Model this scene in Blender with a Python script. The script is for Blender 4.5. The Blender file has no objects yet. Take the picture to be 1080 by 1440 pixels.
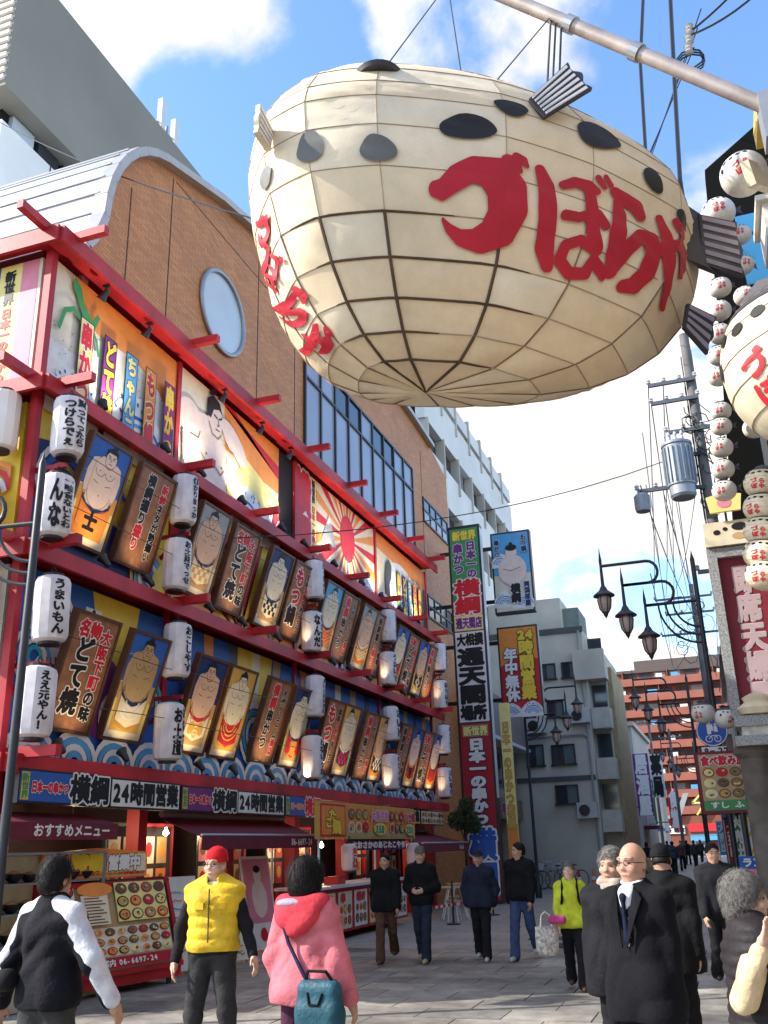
import bpy, math, random
import numpy as np
from mathutils import Vector, Matrix, Euler
from mathutils.geometry import tessellate_polygon

random.seed(7); np.random.seed(7)
sc = bpy.context.scene
COL = sc.collection
R = math.radians

# ------------------------------------------------------------------ camera
CAM_H = 1.65
cam_d = bpy.data.cameras.new("camera")
cam = bpy.data.objects.new("camera", cam_d)
COL.objects.link(cam)
right = Vector((0.9419, 0.3347, -0.0284)); down = Vector((-0.1391, 0.3111, -0.9401)); fwd = Vector((-0.3058, 0.8894, 0.3398))
m3 = Matrix((right, -down, -fwd)).transposed()
cam.matrix_world = Matrix.Translation((0, 0, CAM_H)) @ m3.to_4x4()
cam_d.sensor_fit = 'VERTICAL'; cam_d.sensor_height = 24.0; cam_d.sensor_width = 18.0
cam_d.lens = 1308.0 / 1440.0 * 24.0
cam_d.clip_start = 0.05; cam_d.clip_end = 3000
sc.camera = cam

# ------------------------------------------------------------------ sky and sun
SUN = Vector((-1.0, -0.47, 0.80)).normalized()
CLOUDS = [(-0.437,0.556,0.708,5,12,0.15), (-0.484,0.503,0.716,5,12,0.05), (-0.207,0.645,0.735,6,14,0.16), (-0.134,0.907,0.400,8,20,0.16), (-0.014,0.957,0.288,4,14,0.1), (-0.231,0.907,0.351,6,14,0.12), (-0.008,0.727,0.687,4,14,-0.16), (-0.364,0.599,0.714,4,10,-0.18), (-0.369,0.654,0.660,2,7,-0.1), (-0.086,0.969,0.232,2,6,-0.14), (-0.083,0.986,0.145,2,6,0.12), (-0.160,0.946,0.281,3,7,0.06), (-0.094,0.970,0.225,3,9,-0.16)]
world = bpy.data.worlds.new("World"); sc.world = world; world.use_nodes = True
wn = world.node_tree; wn.nodes.clear()
def WN(t, **k):
    n = wn.nodes.new(t)
    for a, b in k.items(): setattr(n, a, b)
    return n
w_out = WN('ShaderNodeOutputWorld'); w_bg = WN('ShaderNodeBackground'); w_bg.inputs[1].default_value = 0.15
sky = WN('ShaderNodeTexSky', sky_type='NISHITA', sun_disc=False)
sky.sun_elevation = math.asin(SUN.z); sky.sun_rotation = math.atan2(SUN.x, SUN.y)
sky.air_density = 1.0; sky.dust_density = 0.6; sky.ozone_density = 3.0
tc = WN('ShaderNodeTexCoord'); sep = WN('ShaderNodeSeparateXYZ')
wn.links.new(tc.outputs['Generated'], sep.inputs[0])
zz = WN('ShaderNodeMath', operation='ADD'); zz.inputs[1].default_value = 0.22; wn.links.new(sep.outputs[2], zz.inputs[0])
zm = WN('ShaderNodeMath', operation='MAXIMUM'); zm.inputs[1].default_value = 0.1; wn.links.new(zz.outputs[0], zm.inputs[0])
dv = WN('ShaderNodeVectorMath', operation='DIVIDE')
cmb = WN('ShaderNodeCombineXYZ')
for i in range(3): wn.links.new(zm.outputs[0], cmb.inputs[i])
wn.links.new(tc.outputs['Generated'], dv.inputs[0]); wn.links.new(cmb.outputs[0], dv.inputs[1])
mp = WN('ShaderNodeMapping'); mp.inputs['Location'].default_value = (1.35, 2.9, 0); mp.inputs['Scale'].default_value = (1.25, 1.25, 0.25)
wn.links.new(dv.outputs[0], mp.inputs[0])
nz = WN('ShaderNodeTexNoise'); nz.inputs['Scale'].default_value = 1.9; nz.inputs['Detail'].default_value = 9; nz.inputs['Roughness'].default_value = 0.55; nz.inputs['Distortion'].default_value = 0.25
wn.links.new(mp.outputs[0], nz.inputs[0])
# where the cloud banks of that day stand: directions that raise or lower the cover
bias = None
for (bx_, by_, bz_, c0, c1, amt) in CLOUDS:
    dt = WN('ShaderNodeVectorMath', operation='DOT_PRODUCT'); v_ = Vector((bx_, by_, bz_)).normalized(); dt.inputs[1].default_value = v_
    nrm_ = WN('ShaderNodeVectorMath', operation='NORMALIZE'); wn.links.new(tc.outputs['Generated'], nrm_.inputs[0]); wn.links.new(nrm_.outputs[0], dt.inputs[0])
    mr = WN('ShaderNodeMapRange', interpolation_type='SMOOTHSTEP'); mr.inputs['From Min'].default_value = math.cos(math.radians(c1)); mr.inputs['From Max'].default_value = math.cos(math.radians(c0)); mr.inputs['To Min'].default_value = 0; mr.inputs['To Max'].default_value = amt
    wn.links.new(dt.outputs['Value'], mr.inputs[0])
    if bias is None: bias = mr
    else:
        s_ = WN('ShaderNodeMath', operation='ADD'); wn.links.new(bias.outputs[0], s_.inputs[0]); wn.links.new(mr.outputs[0], s_.inputs[1]); bias = s_
ad = WN('ShaderNodeMath', operation='ADD'); wn.links.new(nz.outputs[0], ad.inputs[0]); wn.links.new(bias.outputs[0], ad.inputs[1])
hs = WN('ShaderNodeHueSaturation'); hs.inputs['Saturation'].default_value = 1.08; hs.inputs['Value'].default_value = 1.15; wn.links.new(sky.outputs[0], hs.inputs['Color'])
cr = WN('ShaderNodeValToRGB'); cr.color_ramp.elements[0].position = 0.49; cr.color_ramp.elements[1].position = 0.60
cr.color_ramp.interpolation = 'EASE'
wn.links.new(ad.outputs[0], cr.inputs[0])
nz2 = WN('ShaderNodeTexNoise'); nz2.inputs['Scale'].default_value = 3.0; nz2.inputs['Detail'].default_value = 5
wn.links.new(mp.outputs[0], nz2.inputs[0])
cc = WN('ShaderNodeValToRGB'); cc.color_ramp.elements[0].position = 0.35; cc.color_ramp.elements[0].color = (2.7, 2.62, 2.58, 1); cc.color_ramp.elements[1].position = 0.6; cc.color_ramp.elements[1].color = (3.7, 3.58, 3.42, 1)
wn.links.new(nz2.outputs[0], cc.inputs[0])
mx = WN('ShaderNodeMix', data_type='RGBA')
wn.links.new(cr.outputs[0], mx.inputs['Factor']); wn.links.new(hs.outputs[0], mx.inputs['A']); wn.links.new(cc.outputs[0], mx.inputs['B'])
wn.links.new(mx.outputs['Result'], w_bg.inputs[0]); wn.links.new(w_bg.outputs[0], w_out.inputs[0])

sun_d = bpy.data.lights.new("sun", 'SUN'); sun_d.energy = 3.1; sun_d.angle = R(0.53); sun_d.color = (1.0, 0.94, 0.84)
sun_o = bpy.data.objects.new("sun", sun_d); COL.objects.link(sun_o)
sun_o.rotation_euler = (-SUN).to_track_quat('-Z', 'Y').to_euler(); sun_o.location = (-20, -10, 30)

sc.view_settings.view_transform = 'Standard'; sc.view_settings.look = 'None'
sc.view_settings.exposure = 1.35; sc.view_settings.gamma = 1.0; sc.view_settings.use_curve_mapping = False
sc.cycles.max_bounces = 5; sc.cycles.diffuse_bounces = 3; sc.cycles.glossy_bounces = 3; sc.cycles.transmission_bounces = 4
sc.cycles.caustics_reflective = False; sc.cycles.caustics_refractive = False

# ------------------------------------------------------------------ materials
MATS = {}
def mat(name, rgb, rough=0.6, metal=0.0, spec=0.4, var=0.12, vscale=3.0, bump=0.0, bscale=40.0, emit=None, emit_s=0.0, detail=3):
    if name in MATS: return MATS[name]
    m = bpy.data.materials.new(name); m.use_nodes = True
    nt = m.node_tree; b = nt.nodes['Principled BSDF']
    b.inputs['Base Color'].default_value = (*rgb, 1); b.inputs['Roughness'].default_value = rough
    b.inputs['Metallic'].default_value = metal; b.inputs['Specular IOR Level'].default_value = spec
    if var > 0 or bump > 0:
        t = nt.nodes.new('ShaderNodeTexCoord')
    if var > 0:
        n = nt.nodes.new('ShaderNodeTexNoise'); n.inputs['Scale'].default_value = vscale; n.inputs['Detail'].default_value = detail
        nt.links.new(t.outputs['Object'], n.inputs[0])
        r = nt.nodes.new('ShaderNodeMapRange'); r.inputs['From Min'].default_value = 0.3; r.inputs['From Max'].default_value = 0.7
        r.inputs['To Min'].default_value = 1 - var; r.inputs['To Max'].default_value = 1 + var * 0.6
        nt.links.new(n.outputs[0], r.inputs[0])
        x = nt.nodes.new('ShaderNodeMix'); x.data_type = 'RGBA'; x.blend_type = 'MULTIPLY'; x.inputs['Factor'].default_value = 1
        x.inputs['A'].default_value = (*rgb, 1); nt.links.new(r.outputs[0], x.inputs['B'])
        nt.links.new(x.outputs['Result'], b.inputs['Base Color'])
    if bump > 0:
        n2 = nt.nodes.new('ShaderNodeTexNoise'); n2.inputs['Scale'].default_value = bscale; n2.inputs['Detail'].default_value = 4
        nt.links.new(t.outputs['Object'], n2.inputs[0])
        bp = nt.nodes.new('ShaderNodeBump'); bp.inputs['Strength'].default_value = bump; bp.inputs['Distance'].default_value = 0.02
        nt.links.new(n2.outputs[0], bp.inputs['Height']); nt.links.new(bp.outputs[0], b.inputs['Normal'])
    if emit:
        b.inputs['Emission Color'].default_value = (*emit, 1); b.inputs['Emission Strength'].default_value = emit_s
    MATS[name] = m; return m

def brick_mat(name, c1, c2, mortar, bw, bh, mort=0.012, rough=0.7, axes='YZ', bump=0.3, off=0.5):
    m = bpy.data.materials.new(name); m.use_nodes = True; nt = m.node_tree; b = nt.nodes['Principled BSDF']
    b.inputs['Roughness'].default_value = rough
    t = nt.nodes.new('ShaderNodeTexCoord'); s = nt.nodes.new('ShaderNodeSeparateXYZ'); c = nt.nodes.new('ShaderNodeCombineXYZ')
    nt.links.new(t.outputs['Object'], s.inputs[0])
    nt.links.new(s.outputs['XYZ'.index(axes[0])], c.inputs[0]); nt.links.new(s.outputs['XYZ'.index(axes[1])], c.inputs[1])
    k = nt.nodes.new('ShaderNodeTexBrick'); k.offset = off
    k.inputs['Color1'].default_value = (*c1, 1); k.inputs['Color2'].default_value = (*c2, 1); k.inputs['Mortar'].default_value = (*mortar, 1)
    k.inputs['Scale'].default_value = 1; k.inputs['Brick Width'].default_value = bw; k.inputs['Row Height'].default_value = bh; k.inputs['Mortar Size'].default_value = mort
    nt.links.new(c.outputs[0], k.inputs[0])
    n = nt.nodes.new('ShaderNodeTexNoise'); n.inputs['Scale'].default_value = 0.9; n.inputs['Detail'].default_value = 6; nt.links.new(c.outputs[0], n.inputs[0])
    r = nt.nodes.new('ShaderNodeMapRange'); r.inputs['To Min'].default_value = 0.7; r.inputs['To Max'].default_value = 1.25; nt.links.new(n.outputs[0], r.inputs[0])
    x = nt.nodes.new('ShaderNodeMix'); x.data_type = 'RGBA'; x.blend_type = 'MULTIPLY'; x.inputs['Factor'].default_value = 1
    nt.links.new(k.outputs[0], x.inputs['A']); nt.links.new(r.outputs[0], x.inputs['B']); nt.links.new(x.outputs['Result'], b.inputs['Base Color'])
    bp = nt.nodes.new('ShaderNodeBump'); bp.inputs['Strength'].default_value = bump; bp.inputs['Distance'].default_value = 0.01; bp.invert = True
    nt.links.new(k.outputs['Fac'], bp.inputs['Height']); nt.links.new(bp.outputs[0], b.inputs['Normal'])
    MATS[name] = m; return m

def stained_mat(name, rgb, rough=0.6, bump=0.15, dirt=0.45):
    m = bpy.data.materials.new(name); m.use_nodes = True; nt = m.node_tree; b = nt.nodes['Principled BSDF']; b.inputs['Specular IOR Level'].default_value = 0.35
    g = nt.nodes.new('ShaderNodeNewGeometry'); L = nt.links.new
    def nz_(sc_, det, ro=0.6):
        n = nt.nodes.new('ShaderNodeTexNoise'); n.inputs['Scale'].default_value = sc_; n.inputs['Detail'].default_value = det; n.inputs['Roughness'].default_value = ro; L(g.outputs['Position'], n.inputs[0]); return n
    def mr_(src, a, b_, c, d):
        r = nt.nodes.new('ShaderNodeMapRange'); r.inputs[1].default_value = a; r.inputs[2].default_value = b_; r.inputs[3].default_value = c; r.inputs[4].default_value = d; L(src, r.inputs[0]); return r.outputs[0]
    def mul(a, b_):
        q = nt.nodes.new('ShaderNodeMath'); q.operation = 'MULTIPLY'; L(a, q.inputs[0]); L(b_, q.inputs[1]); return q.outputs[0]
    f = mul(mul(mr_(nz_(0.55, 6).outputs[0], 0.35, 0.65, 1-dirt, 1.12), mr_(nz_(3.2, 8, 0.7).outputs[0], 0.42, 0.6, 1-dirt*0.4, 1.0+dirt*0.18)), mr_(nz_(55, 3).outputs[0], 0.3, 0.7, 1-dirt*0.22, 1+dirt*0.22))
    x = nt.nodes.new('ShaderNodeMix'); x.data_type = 'RGBA'; x.blend_type = 'MULTIPLY'; x.inputs['Factor'].default_value = 1; x.inputs['A'].default_value = (*rgb, 1); L(f, x.inputs['B']); L(x.outputs['Result'], b.inputs['Base Color'])
    L(mr_(nz_(1.3, 5).outputs[0], 0.35, 0.7, rough-0.18, rough+0.15), b.inputs['Roughness'])
    bp = nt.nodes.new('ShaderNodeBump'); bp.inputs['Strength'].default_value = bump; bp.inputs['Distance'].default_value = 0.01; L(nz_(40, 5).outputs[0], bp.inputs['Height']); L(bp.outputs[0], b.inputs['Normal'])
    MATS[name] = m; return m
def glass_mat(name, rgb, rough=0.05, spec=0.8):
    return mat(name, rgb, rough=rough, spec=spec, var=0.15, vscale=0.6)

# plain paints used for print and lettering
PAINT = dict(black=(0.012, 0.011, 0.012), white=(0.80, 0.78, 0.74), red=(0.62, 0.018, 0.03), dred=(0.42, 0.015, 0.03), orange=(0.82, 0.27, 0.05),
    yellow=(0.86, 0.60, 0.05), lyellow=(0.85, 0.72, 0.25), blue=(0.03, 0.12, 0.45), lblue=(0.10, 0.38, 0.66), navy=(0.02, 0.035, 0.14), cyan=(0.05, 0.40, 0.60),
    green=(0.06, 0.30, 0.10), purple=(0.20, 0.03, 0.20), skin=(0.72, 0.46, 0.32), pskin=(0.80, 0.62, 0.55), brown=(0.16, 0.075, 0.035), lbrown=(0.30, 0.17, 0.08),
    cream=(0.78, 0.68, 0.48), grey=(0.35, 0.35, 0.36), dgrey=(0.09, 0.09, 0.10), pink=(0.72, 0.25, 0.32), tan=(0.50, 0.33, 0.16), gold=(0.62, 0.36, 0.08), maroon=(0.20, 0.012, 0.03), ivory=(0.74, 0.66, 0.52))
def paint(k): return mat('paint_' + k, PAINT[k], rough=0.5, spec=0.3, var=0.10, vscale=5)

# ------------------------------------------------------------------ mesh builder
class MB:
    def __init__(s): s.v = []; s.f = []; s.m = []; s.mi = 0
    def add(s, vs, fs, m=None):
        o = len(s.v); s.v.extend([tuple(p) for p in vs]); mm = s.mi if m is None else m
        for f in fs: s.f.append(tuple(i + o for i in f)); s.m.append(mm)
        return s
    def box(s, x0, x1, y0, y1, z0, z1, m=None):
        v = [(x0,y0,z0),(x1,y0,z0),(x1,y1,z0),(x0,y1,z0),(x0,y0,z1),(x1,y0,z1),(x1,y1,z1),(x0,y1,z1)]
        return s.add(v, [(0,3,2,1),(4,5,6,7),(0,1,5,4),(1,2,6,5),(2,3,7,6),(3,0,4,7)], m)
    def obox(s, c, d, rot, m=None):          # oriented box: centre, size, Matrix/Euler
        M = rot.to_matrix() if not isinstance(rot, Matrix) else rot
        hx, hy, hz = [k/2 for k in d]; c = Vector(c)
        v = [c + M @ Vector(p) for p in [(-hx,-hy,-hz),(hx,-hy,-hz),(hx,hy,-hz),(-hx,hy,-hz),(-hx,-hy,hz),(hx,-hy,hz),(hx,hy,hz),(-hx,hy,hz)]]
        return s.add(v, [(0,3,2,1),(4,5,6,7),(0,1,5,4),(1,2,6,5),(2,3,7,6),(3,0,4,7)], m)
    def bar(s, a, b, w, h, m=None, up=(0,0,1)):
        a = Vector(a); b = Vector(b); d = (b-a); L = d.length; d.normalize()
        u = Vector(up); x = d.cross(u)
        if x.length < 1e-4: x = d.cross(Vector((1,0,0)))
        x.normalize(); z = x.cross(d)
        M = Matrix((x, d, z)).transposed()
        return s.obox((a+b)/2, (w, L, h), M, m)
    def tube(s, path, r, n=8, m=None, cap=True, closed=False):
        P = [Vector(p) for p in path]; k = len(P); rr = r if hasattr(r, '__len__') else [r]*k
        rings = []; pu = None
        for i in range(k):
            if closed: t = P[(i+1) % k] - P[i-1]
            else: t = P[min(i+1, k-1)] - P[max(i-1, 0)]
            t.normalize()
            if pu is None:
                pu = t.cross(Vector((0,0,1)))
                if pu.length < 1e-3: pu = t.cross(Vector((1,0,0)))
            pu = (pu - t*pu.dot(t)).normalized(); w = t.cross(pu)
            rings.append([P[i] + (pu*math.cos(2*math.pi*j/n) + w*math.sin(2*math.pi*j/n))*rr[i] for j in range(n)])
        vs = [p for q in rings for p in q]; fs = []
        for i in range(k if closed else k-1):
            i2 = (i+1) % k
            for j in range(n): fs.append((i*n+j, i*n+(j+1) % n, i2*n+(j+1) % n, i2*n+j))
        if cap and not closed:
            fs.append(tuple(reversed(range(n)))); fs.append(tuple((k-1)*n+j for j in range(n)))
        return s.add(vs, fs, m)
    def lathe(s, prof, c=(0,0,0), n=16, m=None, sx=1, sy=1, rot=None, phase=0):
        c = Vector(c); vs = []; fs = []; k = len(prof)
        for r, z in prof:
            for j in range(n):
                a = 2*math.pi*(j+phase)/n; p = Vector((r*math.cos(a)*sx, r*math.sin(a)*sy, z))
                if rot is not None: p = rot @ p
                vs.append(c + p)
        for i in range(k-1):
            for j in range(n): fs.append((i*n+j, i*n+(j+1) % n, (i+1)*n+(j+1) % n, (i+1)*n+j))
        if prof[0][0] > 1e-4: fs.append(tuple(reversed(range(n))))
        if prof[-1][0] > 1e-4: fs.append(tuple((k-1)*n+j for j in range(n)))
        return s.add(vs, fs, m)
    def poly(s, pts, m=None): return s.add(pts, [tuple(range(len(pts)))], m)
    def prism(s, pts, ext, m=None):          # planar polygon extruded by a vector
        n = len(pts); e = Vector(ext); a = [Vector(p) for p in pts]; b = [p+e for p in a]
        tris = tessellate_polygon([a])
        fs = [tuple(t) for t in tris] + [tuple(n+i for i in reversed(t)) for t in tris]
        fs += [(i, (i+1) % n, n+(i+1) % n, n+i) for i in range(n)]
        return s.add(a+b, fs, m)
    def build(s, name, mats, parent=None, base=None, smooth=False, angle=35, fix=True):
        me = bpy.data.meshes.new(name)
        V = s.v
        if base is not None: V = [(p[0]-base[0], p[1]-base[1], p[2]-base[2]) for p in V]
        me.from_pydata(V, [], s.f)
        if not isinstance(mats, (list, tuple)): mats = [mats]
        for k in mats: me.materials.append(k)
        if len(mats) > 1: me.polygons.foreach_set('material_index', s.m)
        if fix:
            import bmesh
            bm = bmesh.new(); bm.from_mesh(me); bmesh.ops.recalc_face_normals(bm, faces=bm.faces); bm.to_mesh(me); bm.free()
        if smooth:
            me.polygons.foreach_set('use_smooth', [True]*len(me.polygons)); me.set_sharp_from_angle(angle=R(angle))
        me.update()
        o = bpy.data.objects.new(name, me); COL.objects.link(o)
        if parent is not None: o.parent = parent
        elif base is not None: o.location = base
        return o

def tag(o, label=None, cat=None, group=None, kind=None):
    if label: o['label'] = label
    if cat: o['category'] = cat
    if group: o['group'] = group
    if kind: o['kind'] = kind
    return o
def thing(name, loc, label, cat, rz=0, group=None):
    o = bpy.data.objects.new(name, None); COL.objects.link(o); o.location = loc; o.rotation_euler = (0, 0, rz)
    o.empty_display_size = 0.2
    return tag(o, label, cat, group)
def dup(root, label=None, group=None):
    def cp(o, par):
        c = o.copy(); COL.objects.link(c); c.parent = par
        for ch in list(o.children): cp(ch, c)
        return c
    r = cp(root, None)
    if label: r['label'] = label
    if group: r['group'] = group
    return r
ORD = ['first','second','third','fourth','fifth','sixth','seventh','eighth','ninth','tenth','eleventh','twelfth','thirteenth','fourteenth','fifteenth','sixteenth','seventeenth','eighteenth']

# ------------------------------------------------------------------ lettering: outline font -> distance field -> filled cells
GRAW = {}; GF = {}
def glyph_raw(ch):
    if ch in GRAW: return GRAW[ch]
    cu = bpy.data.curves.new('t', 'FONT'); cu.body = ch; cu.size = 1; cu.resolution_u = 3; cu.fill_mode = 'FRONT'
    ob = bpy.data.objects.new('t', cu); COL.objects.link(ob)
    dg = bpy.context.evaluated_depsgraph_get(); me = bpy.data.meshes.new_from_object(ob.evaluated_get(dg))
    bpy.data.objects.remove(ob); bpy.data.curves.remove(cu)
    V = np.array([v.co[:2] for v in me.vertices], dtype=np.float32).reshape(-1, 2)
    cnt = {}
    for p in me.polygons:
        for e in p.edge_keys: cnt[e] = cnt.get(e, 0) + 1
    E = [e for e, c in cnt.items() if c == 1]
    bpy.data.meshes.remove(me)
    S = np.array([[V[a], V[b]] for a, b in E], dtype=np.float32) if len(E) else np.zeros((0, 2, 2), np.float32)
    GRAW[ch] = S; return S
def seg_dist(X, Y, S):
    d = np.full(X.shape, 1e9, np.float32); ins = np.zeros(X.shape, bool)
    for (ax, ay), (bx, by) in S:
        dx, dy = bx-ax, by-ay; L = dx*dx+dy*dy+1e-12
        t = np.clip(((X-ax)*dx+(Y-ay)*dy)/L, 0, 1)
        d = np.minimum(d, np.hypot(X-ax-t*dx, Y-ay-t*dy))
        if ay != by:
            c = ((ay > Y) != (by > Y)) & (X < dx*(Y-ay)/dy+ax); ins ^= c
    return np.where(ins, -d, d)
def ms_fill(F, xs, ys, maxrun=999):
    """filled region F>0 as polygons (runs of full cells merged)"""
    V = []; P = []; ny, nx = F.shape
    def add(pts): o = len(V); V.extend(pts); P.append(tuple(range(o, o+len(pts))))
    I = F > 0
    for j in range(ny-1):
        cnt = I[j,:-1].astype(int)+I[j,1:]+I[j+1,:-1]+I[j+1,1:]
        if not cnt.any(): continue
        i = 0
        while i < nx-1:
            c = cnt[i]
            if c == 4:
                k = i
                while k < nx-1 and cnt[k] == 4 and k-i < maxrun: k += 1
                add([(xs[i],ys[j]),(xs[k],ys[j]),(xs[k],ys[j+1]),(xs[i],ys[j+1])]); i = k; continue
            if c:
                q = [(i,j),(i+1,j),(i+1,j+1),(i,j+1)]; pts = []
                for n in range(4):
                    a = q[n]; b = q[(n+1) % 4]; fa = F[a[1],a[0]]; fb = F[b[1],b[0]]
                    if fa > 0: pts.append((xs[a[0]], ys[a[1]]))
                    if (fa > 0) != (fb > 0):
                        t = fa/(fa-fb); pts.append((xs[a[0]]+(xs[b[0]]-xs[a[0]])*t, ys[a[1]]+(ys[b[1]]-ys[a[1]])*t))
                if len(pts) > 2: add(pts)
            i += 1
    return V, P
def glyph(ch, wt, res):
    k = (ch, round(wt, 3), res)
    if k in GF: return GF[k]
    S = glyph_raw(ch)
    n = int(res*1.3); xs = np.linspace(-0.15, 1.15, n); ys = np.linspace(-0.27, 1.03, n)
    X, Y = np.meshgrid(xs.astype(np.float32), ys.astype(np.float32))
    if (ch, res) not in GF: GF[(ch, res)] = seg_dist(X, Y, S)
    g = ms_fill(wt - GF[(ch, res)], xs, ys)
    GF[k] = g; return g

class Decal:
    """flat print: coloured polygons in a local plane x right, y up, stacked in thin layers; mapped to 3D by fn(x,y,z)"""
    def __init__(s, dz=0.003): s.V = []; s.F = []; s.M = []; s.names = []; s.z = 0.0; s.dz = dz
    def mi(s, k):
        if k not in s.names: s.names.append(k)
        return s.names.index(k)
    def up(s): s.z += s.dz; return s
    def raw(s, V, P, k, z=None):
        if z is None: s.z += 0.0002
        o = len(s.V); zz = s.z if z is None else z; i = s.mi(k)
        s.V.extend([(p[0], p[1], zz) for p in V])
        for f in P: s.F.append(tuple(a+o for a in f)); s.M.append(i)
    def poly(s, pts, k, z=None):
        t = tessellate_polygon([[Vector((p[0], p[1], 0)) for p in pts]])
        s.raw(pts, t, k, z); return s
    def rect(s, x0, y0, x1, y1, k, z=None): s.raw([(x0,y0),(x1,y0),(x1,y1),(x0,y1)], [(0,1,2,3)], k, z); return s
    def ell(s, cx, cy, rx, ry, k, n=20, a0=0, a1=2*math.pi, rot=0, z=None):
        full = abs(a1-a0-2*math.pi) < 1e-6; pts = []
        for i in range(n if full else n+1):
            a = a0+(a1-a0)*i/n; x = rx*math.cos(a); y = ry*math.sin(a)
            pts.append((cx+x*math.cos(rot)-y*math.sin(rot), cy+x*math.sin(rot)+y*math.cos(rot)))
        s.raw(pts, [tuple(range(len(pts)))], k, z); return s
    def arc(s, cx, cy, r, w, k, a0, a1, n=14, z=None, ry=None):
        ry = ry or r; V = []; F = []
        for i in range(n+1):
            a = a0+(a1-a0)*i/n; c, d = math.cos(a), math.sin(a)
            V += [(cx+(r-w/2)*c, cy+(ry-w/2)*d), (cx+(r+w/2)*c, cy+(ry+w/2)*d)]
            if i: F.append((2*i-2, 2*i-1, 2*i+1, 2*i))
        s.raw(V, F, k, z); return s
    def line(s, pts, w, k, z=None):
        for a, b in zip(pts, pts[1:]):
            dx, dy = b[0]-a[0], b[1]-a[1]; L = math.hypot(dx, dy) or 1; nx, ny = -dy/L*w/2, dx/L*w/2; ex, ey = dx/L*w*0.3, dy/L*w*0.3
            s.raw([(a[0]+nx-ex,a[1]+ny-ey),(a[0]-nx-ex,a[1]-ny-ey),(b[0]-nx+ex,b[1]-ny+ey),(b[0]+nx+ex,b[1]+ny+ey)], [(0,1,2,3)], k, z)
        return s
    def ch(s, c, x, y, w, h, k, wt=0.035, out=None, ow=0.055, res=26, shear=0, rot=False):
        """one character in the box with lower left x,y"""
        s.z += 0.0001; layers = ([(out, wt+ow, s.z)] if out else []) + [(k, wt, s.z+s.dz)]
        for kk, ww, z in layers:
            V, P = glyph(c, ww, res)
            if rot: V = [(0.5+(b-0.38), 0.38-(a-0.5)) for a, b in V]
            s.raw([(x+(a+shear*(b-0.38))*w, y+(b+0.12)*h) for a, b in V], P, kk, z)
    def tv(s, t, cx, top, w, h, k, **kw):
        for i, c in enumerate(t):
            if c != ' ': s.ch(c, cx-w/2, top-(i+1)*h, w, h, k, rot=(c in 'ー〜'), **kw)
        return s
    def th(s, t, x, y, w, h, k, **kw):
        for i, c in enumerate(t):
            if c != ' ':
                a = 0.62 if ord(c) < 128 else 1.0
                s.ch(c, x, y, w, h, k, **kw); x += w*a
            else: x += w*0.5
        return s
    def build(s, name, parent, fn, smooth=False):
        V = [fn(*p) for p in s.V]
        me = bpy.data.meshes.new(name); me.from_pydata(V, [], s.F)
        for k in s.names: me.materials.append(k if not isinstance(k, str) else paint(k))
        me.polygons.foreach_set('material_index', s.M)
        if smooth: me.polygons.foreach_set('use_smooth', [True]*len(me.polygons))
        me.update()
        o = bpy.data.objects.new(name, me); COL.objects.link(o); o.parent = parent
        return o
# ------------------------------------------------------------------ ground, street
g = MB(); g.add([(-600,-200,0),(600,-200,0),(600,1500,0),(-600,1500,0)], [(0,1,2,3)])
tag(g.build('ground', mat('ground_asphalt', (0.07,0.07,0.072), rough=0.9, var=0.25, vscale=0.4)), kind='structure')
pave_m = brick_mat('street_paving', (0.27,0.255,0.23), (0.32,0.30,0.27), (0.13,0.12,0.11), 0.9, 0.6, mort=0.012, rough=0.62, axes='XY', bump=0.2)
g = MB(); g.add([(-30,-14,0.004),(1.6,-14,0.004),(1.6,7.8,0.004),(-30,7.8,0.004)], [(0,1,2,3)])
g.add([(-8.75,16.81,0.004),(1.6,16.81,0.004),(1.6,150,0.004),(-8.75,150,0.004)], [(0,1,2,3)])
g.add([(-30,7.8,0.004),(-8.75,7.8,0.004),(-8.75,9.3,0.004),(-30,9.3,0.004)], [(0,1,2,3)])
g.add([(-8.75,7.8,-0.004),(1.6,7.8,-0.004),(1.6,16.81,-0.004),(-8.75,16.81,-0.004)], [(0,1,2,3)])
street = tag(g.build('street', pave_m), kind='structure')
# individually laid slabs where their joints can be seen
slab_cols = [stained_mat('slab_%d' % i, c, dirt=0.6) for i, c in enumerate([(0.30,0.28,0.25),(0.35,0.325,0.285),(0.24,0.228,0.21),(0.38,0.34,0.28)])]
slab_me = []
for k in range(4):
    b = MB(); e = 0.007
    b.box(-0.45+e, 0.45-e, -0.3+e, 0.3-e, -0.05, 0.010); o = b.build('paving_slab', slab_cols[k]); slab_me.append(o.data); bpy.data.objects.remove(o)
row = 0; y = 7.8+0.3
while y < 16.8:
    x = -8.3 + (0.45 if row % 2 else 0)
    while x < 1.3:
        o = bpy.data.objects.new('paving_slab', slab_me[random.choice([0,0,1,1,2,3])]); COL.objects.link(o)
        o.location = (x, y, random.uniform(-0.002, 0.003)); o.rotation_euler = (random.uniform(-.002,.002), random.uniform(-.002,.002), 0); o.parent = street
        x += 0.9
    y += 0.6; row += 1
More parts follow.
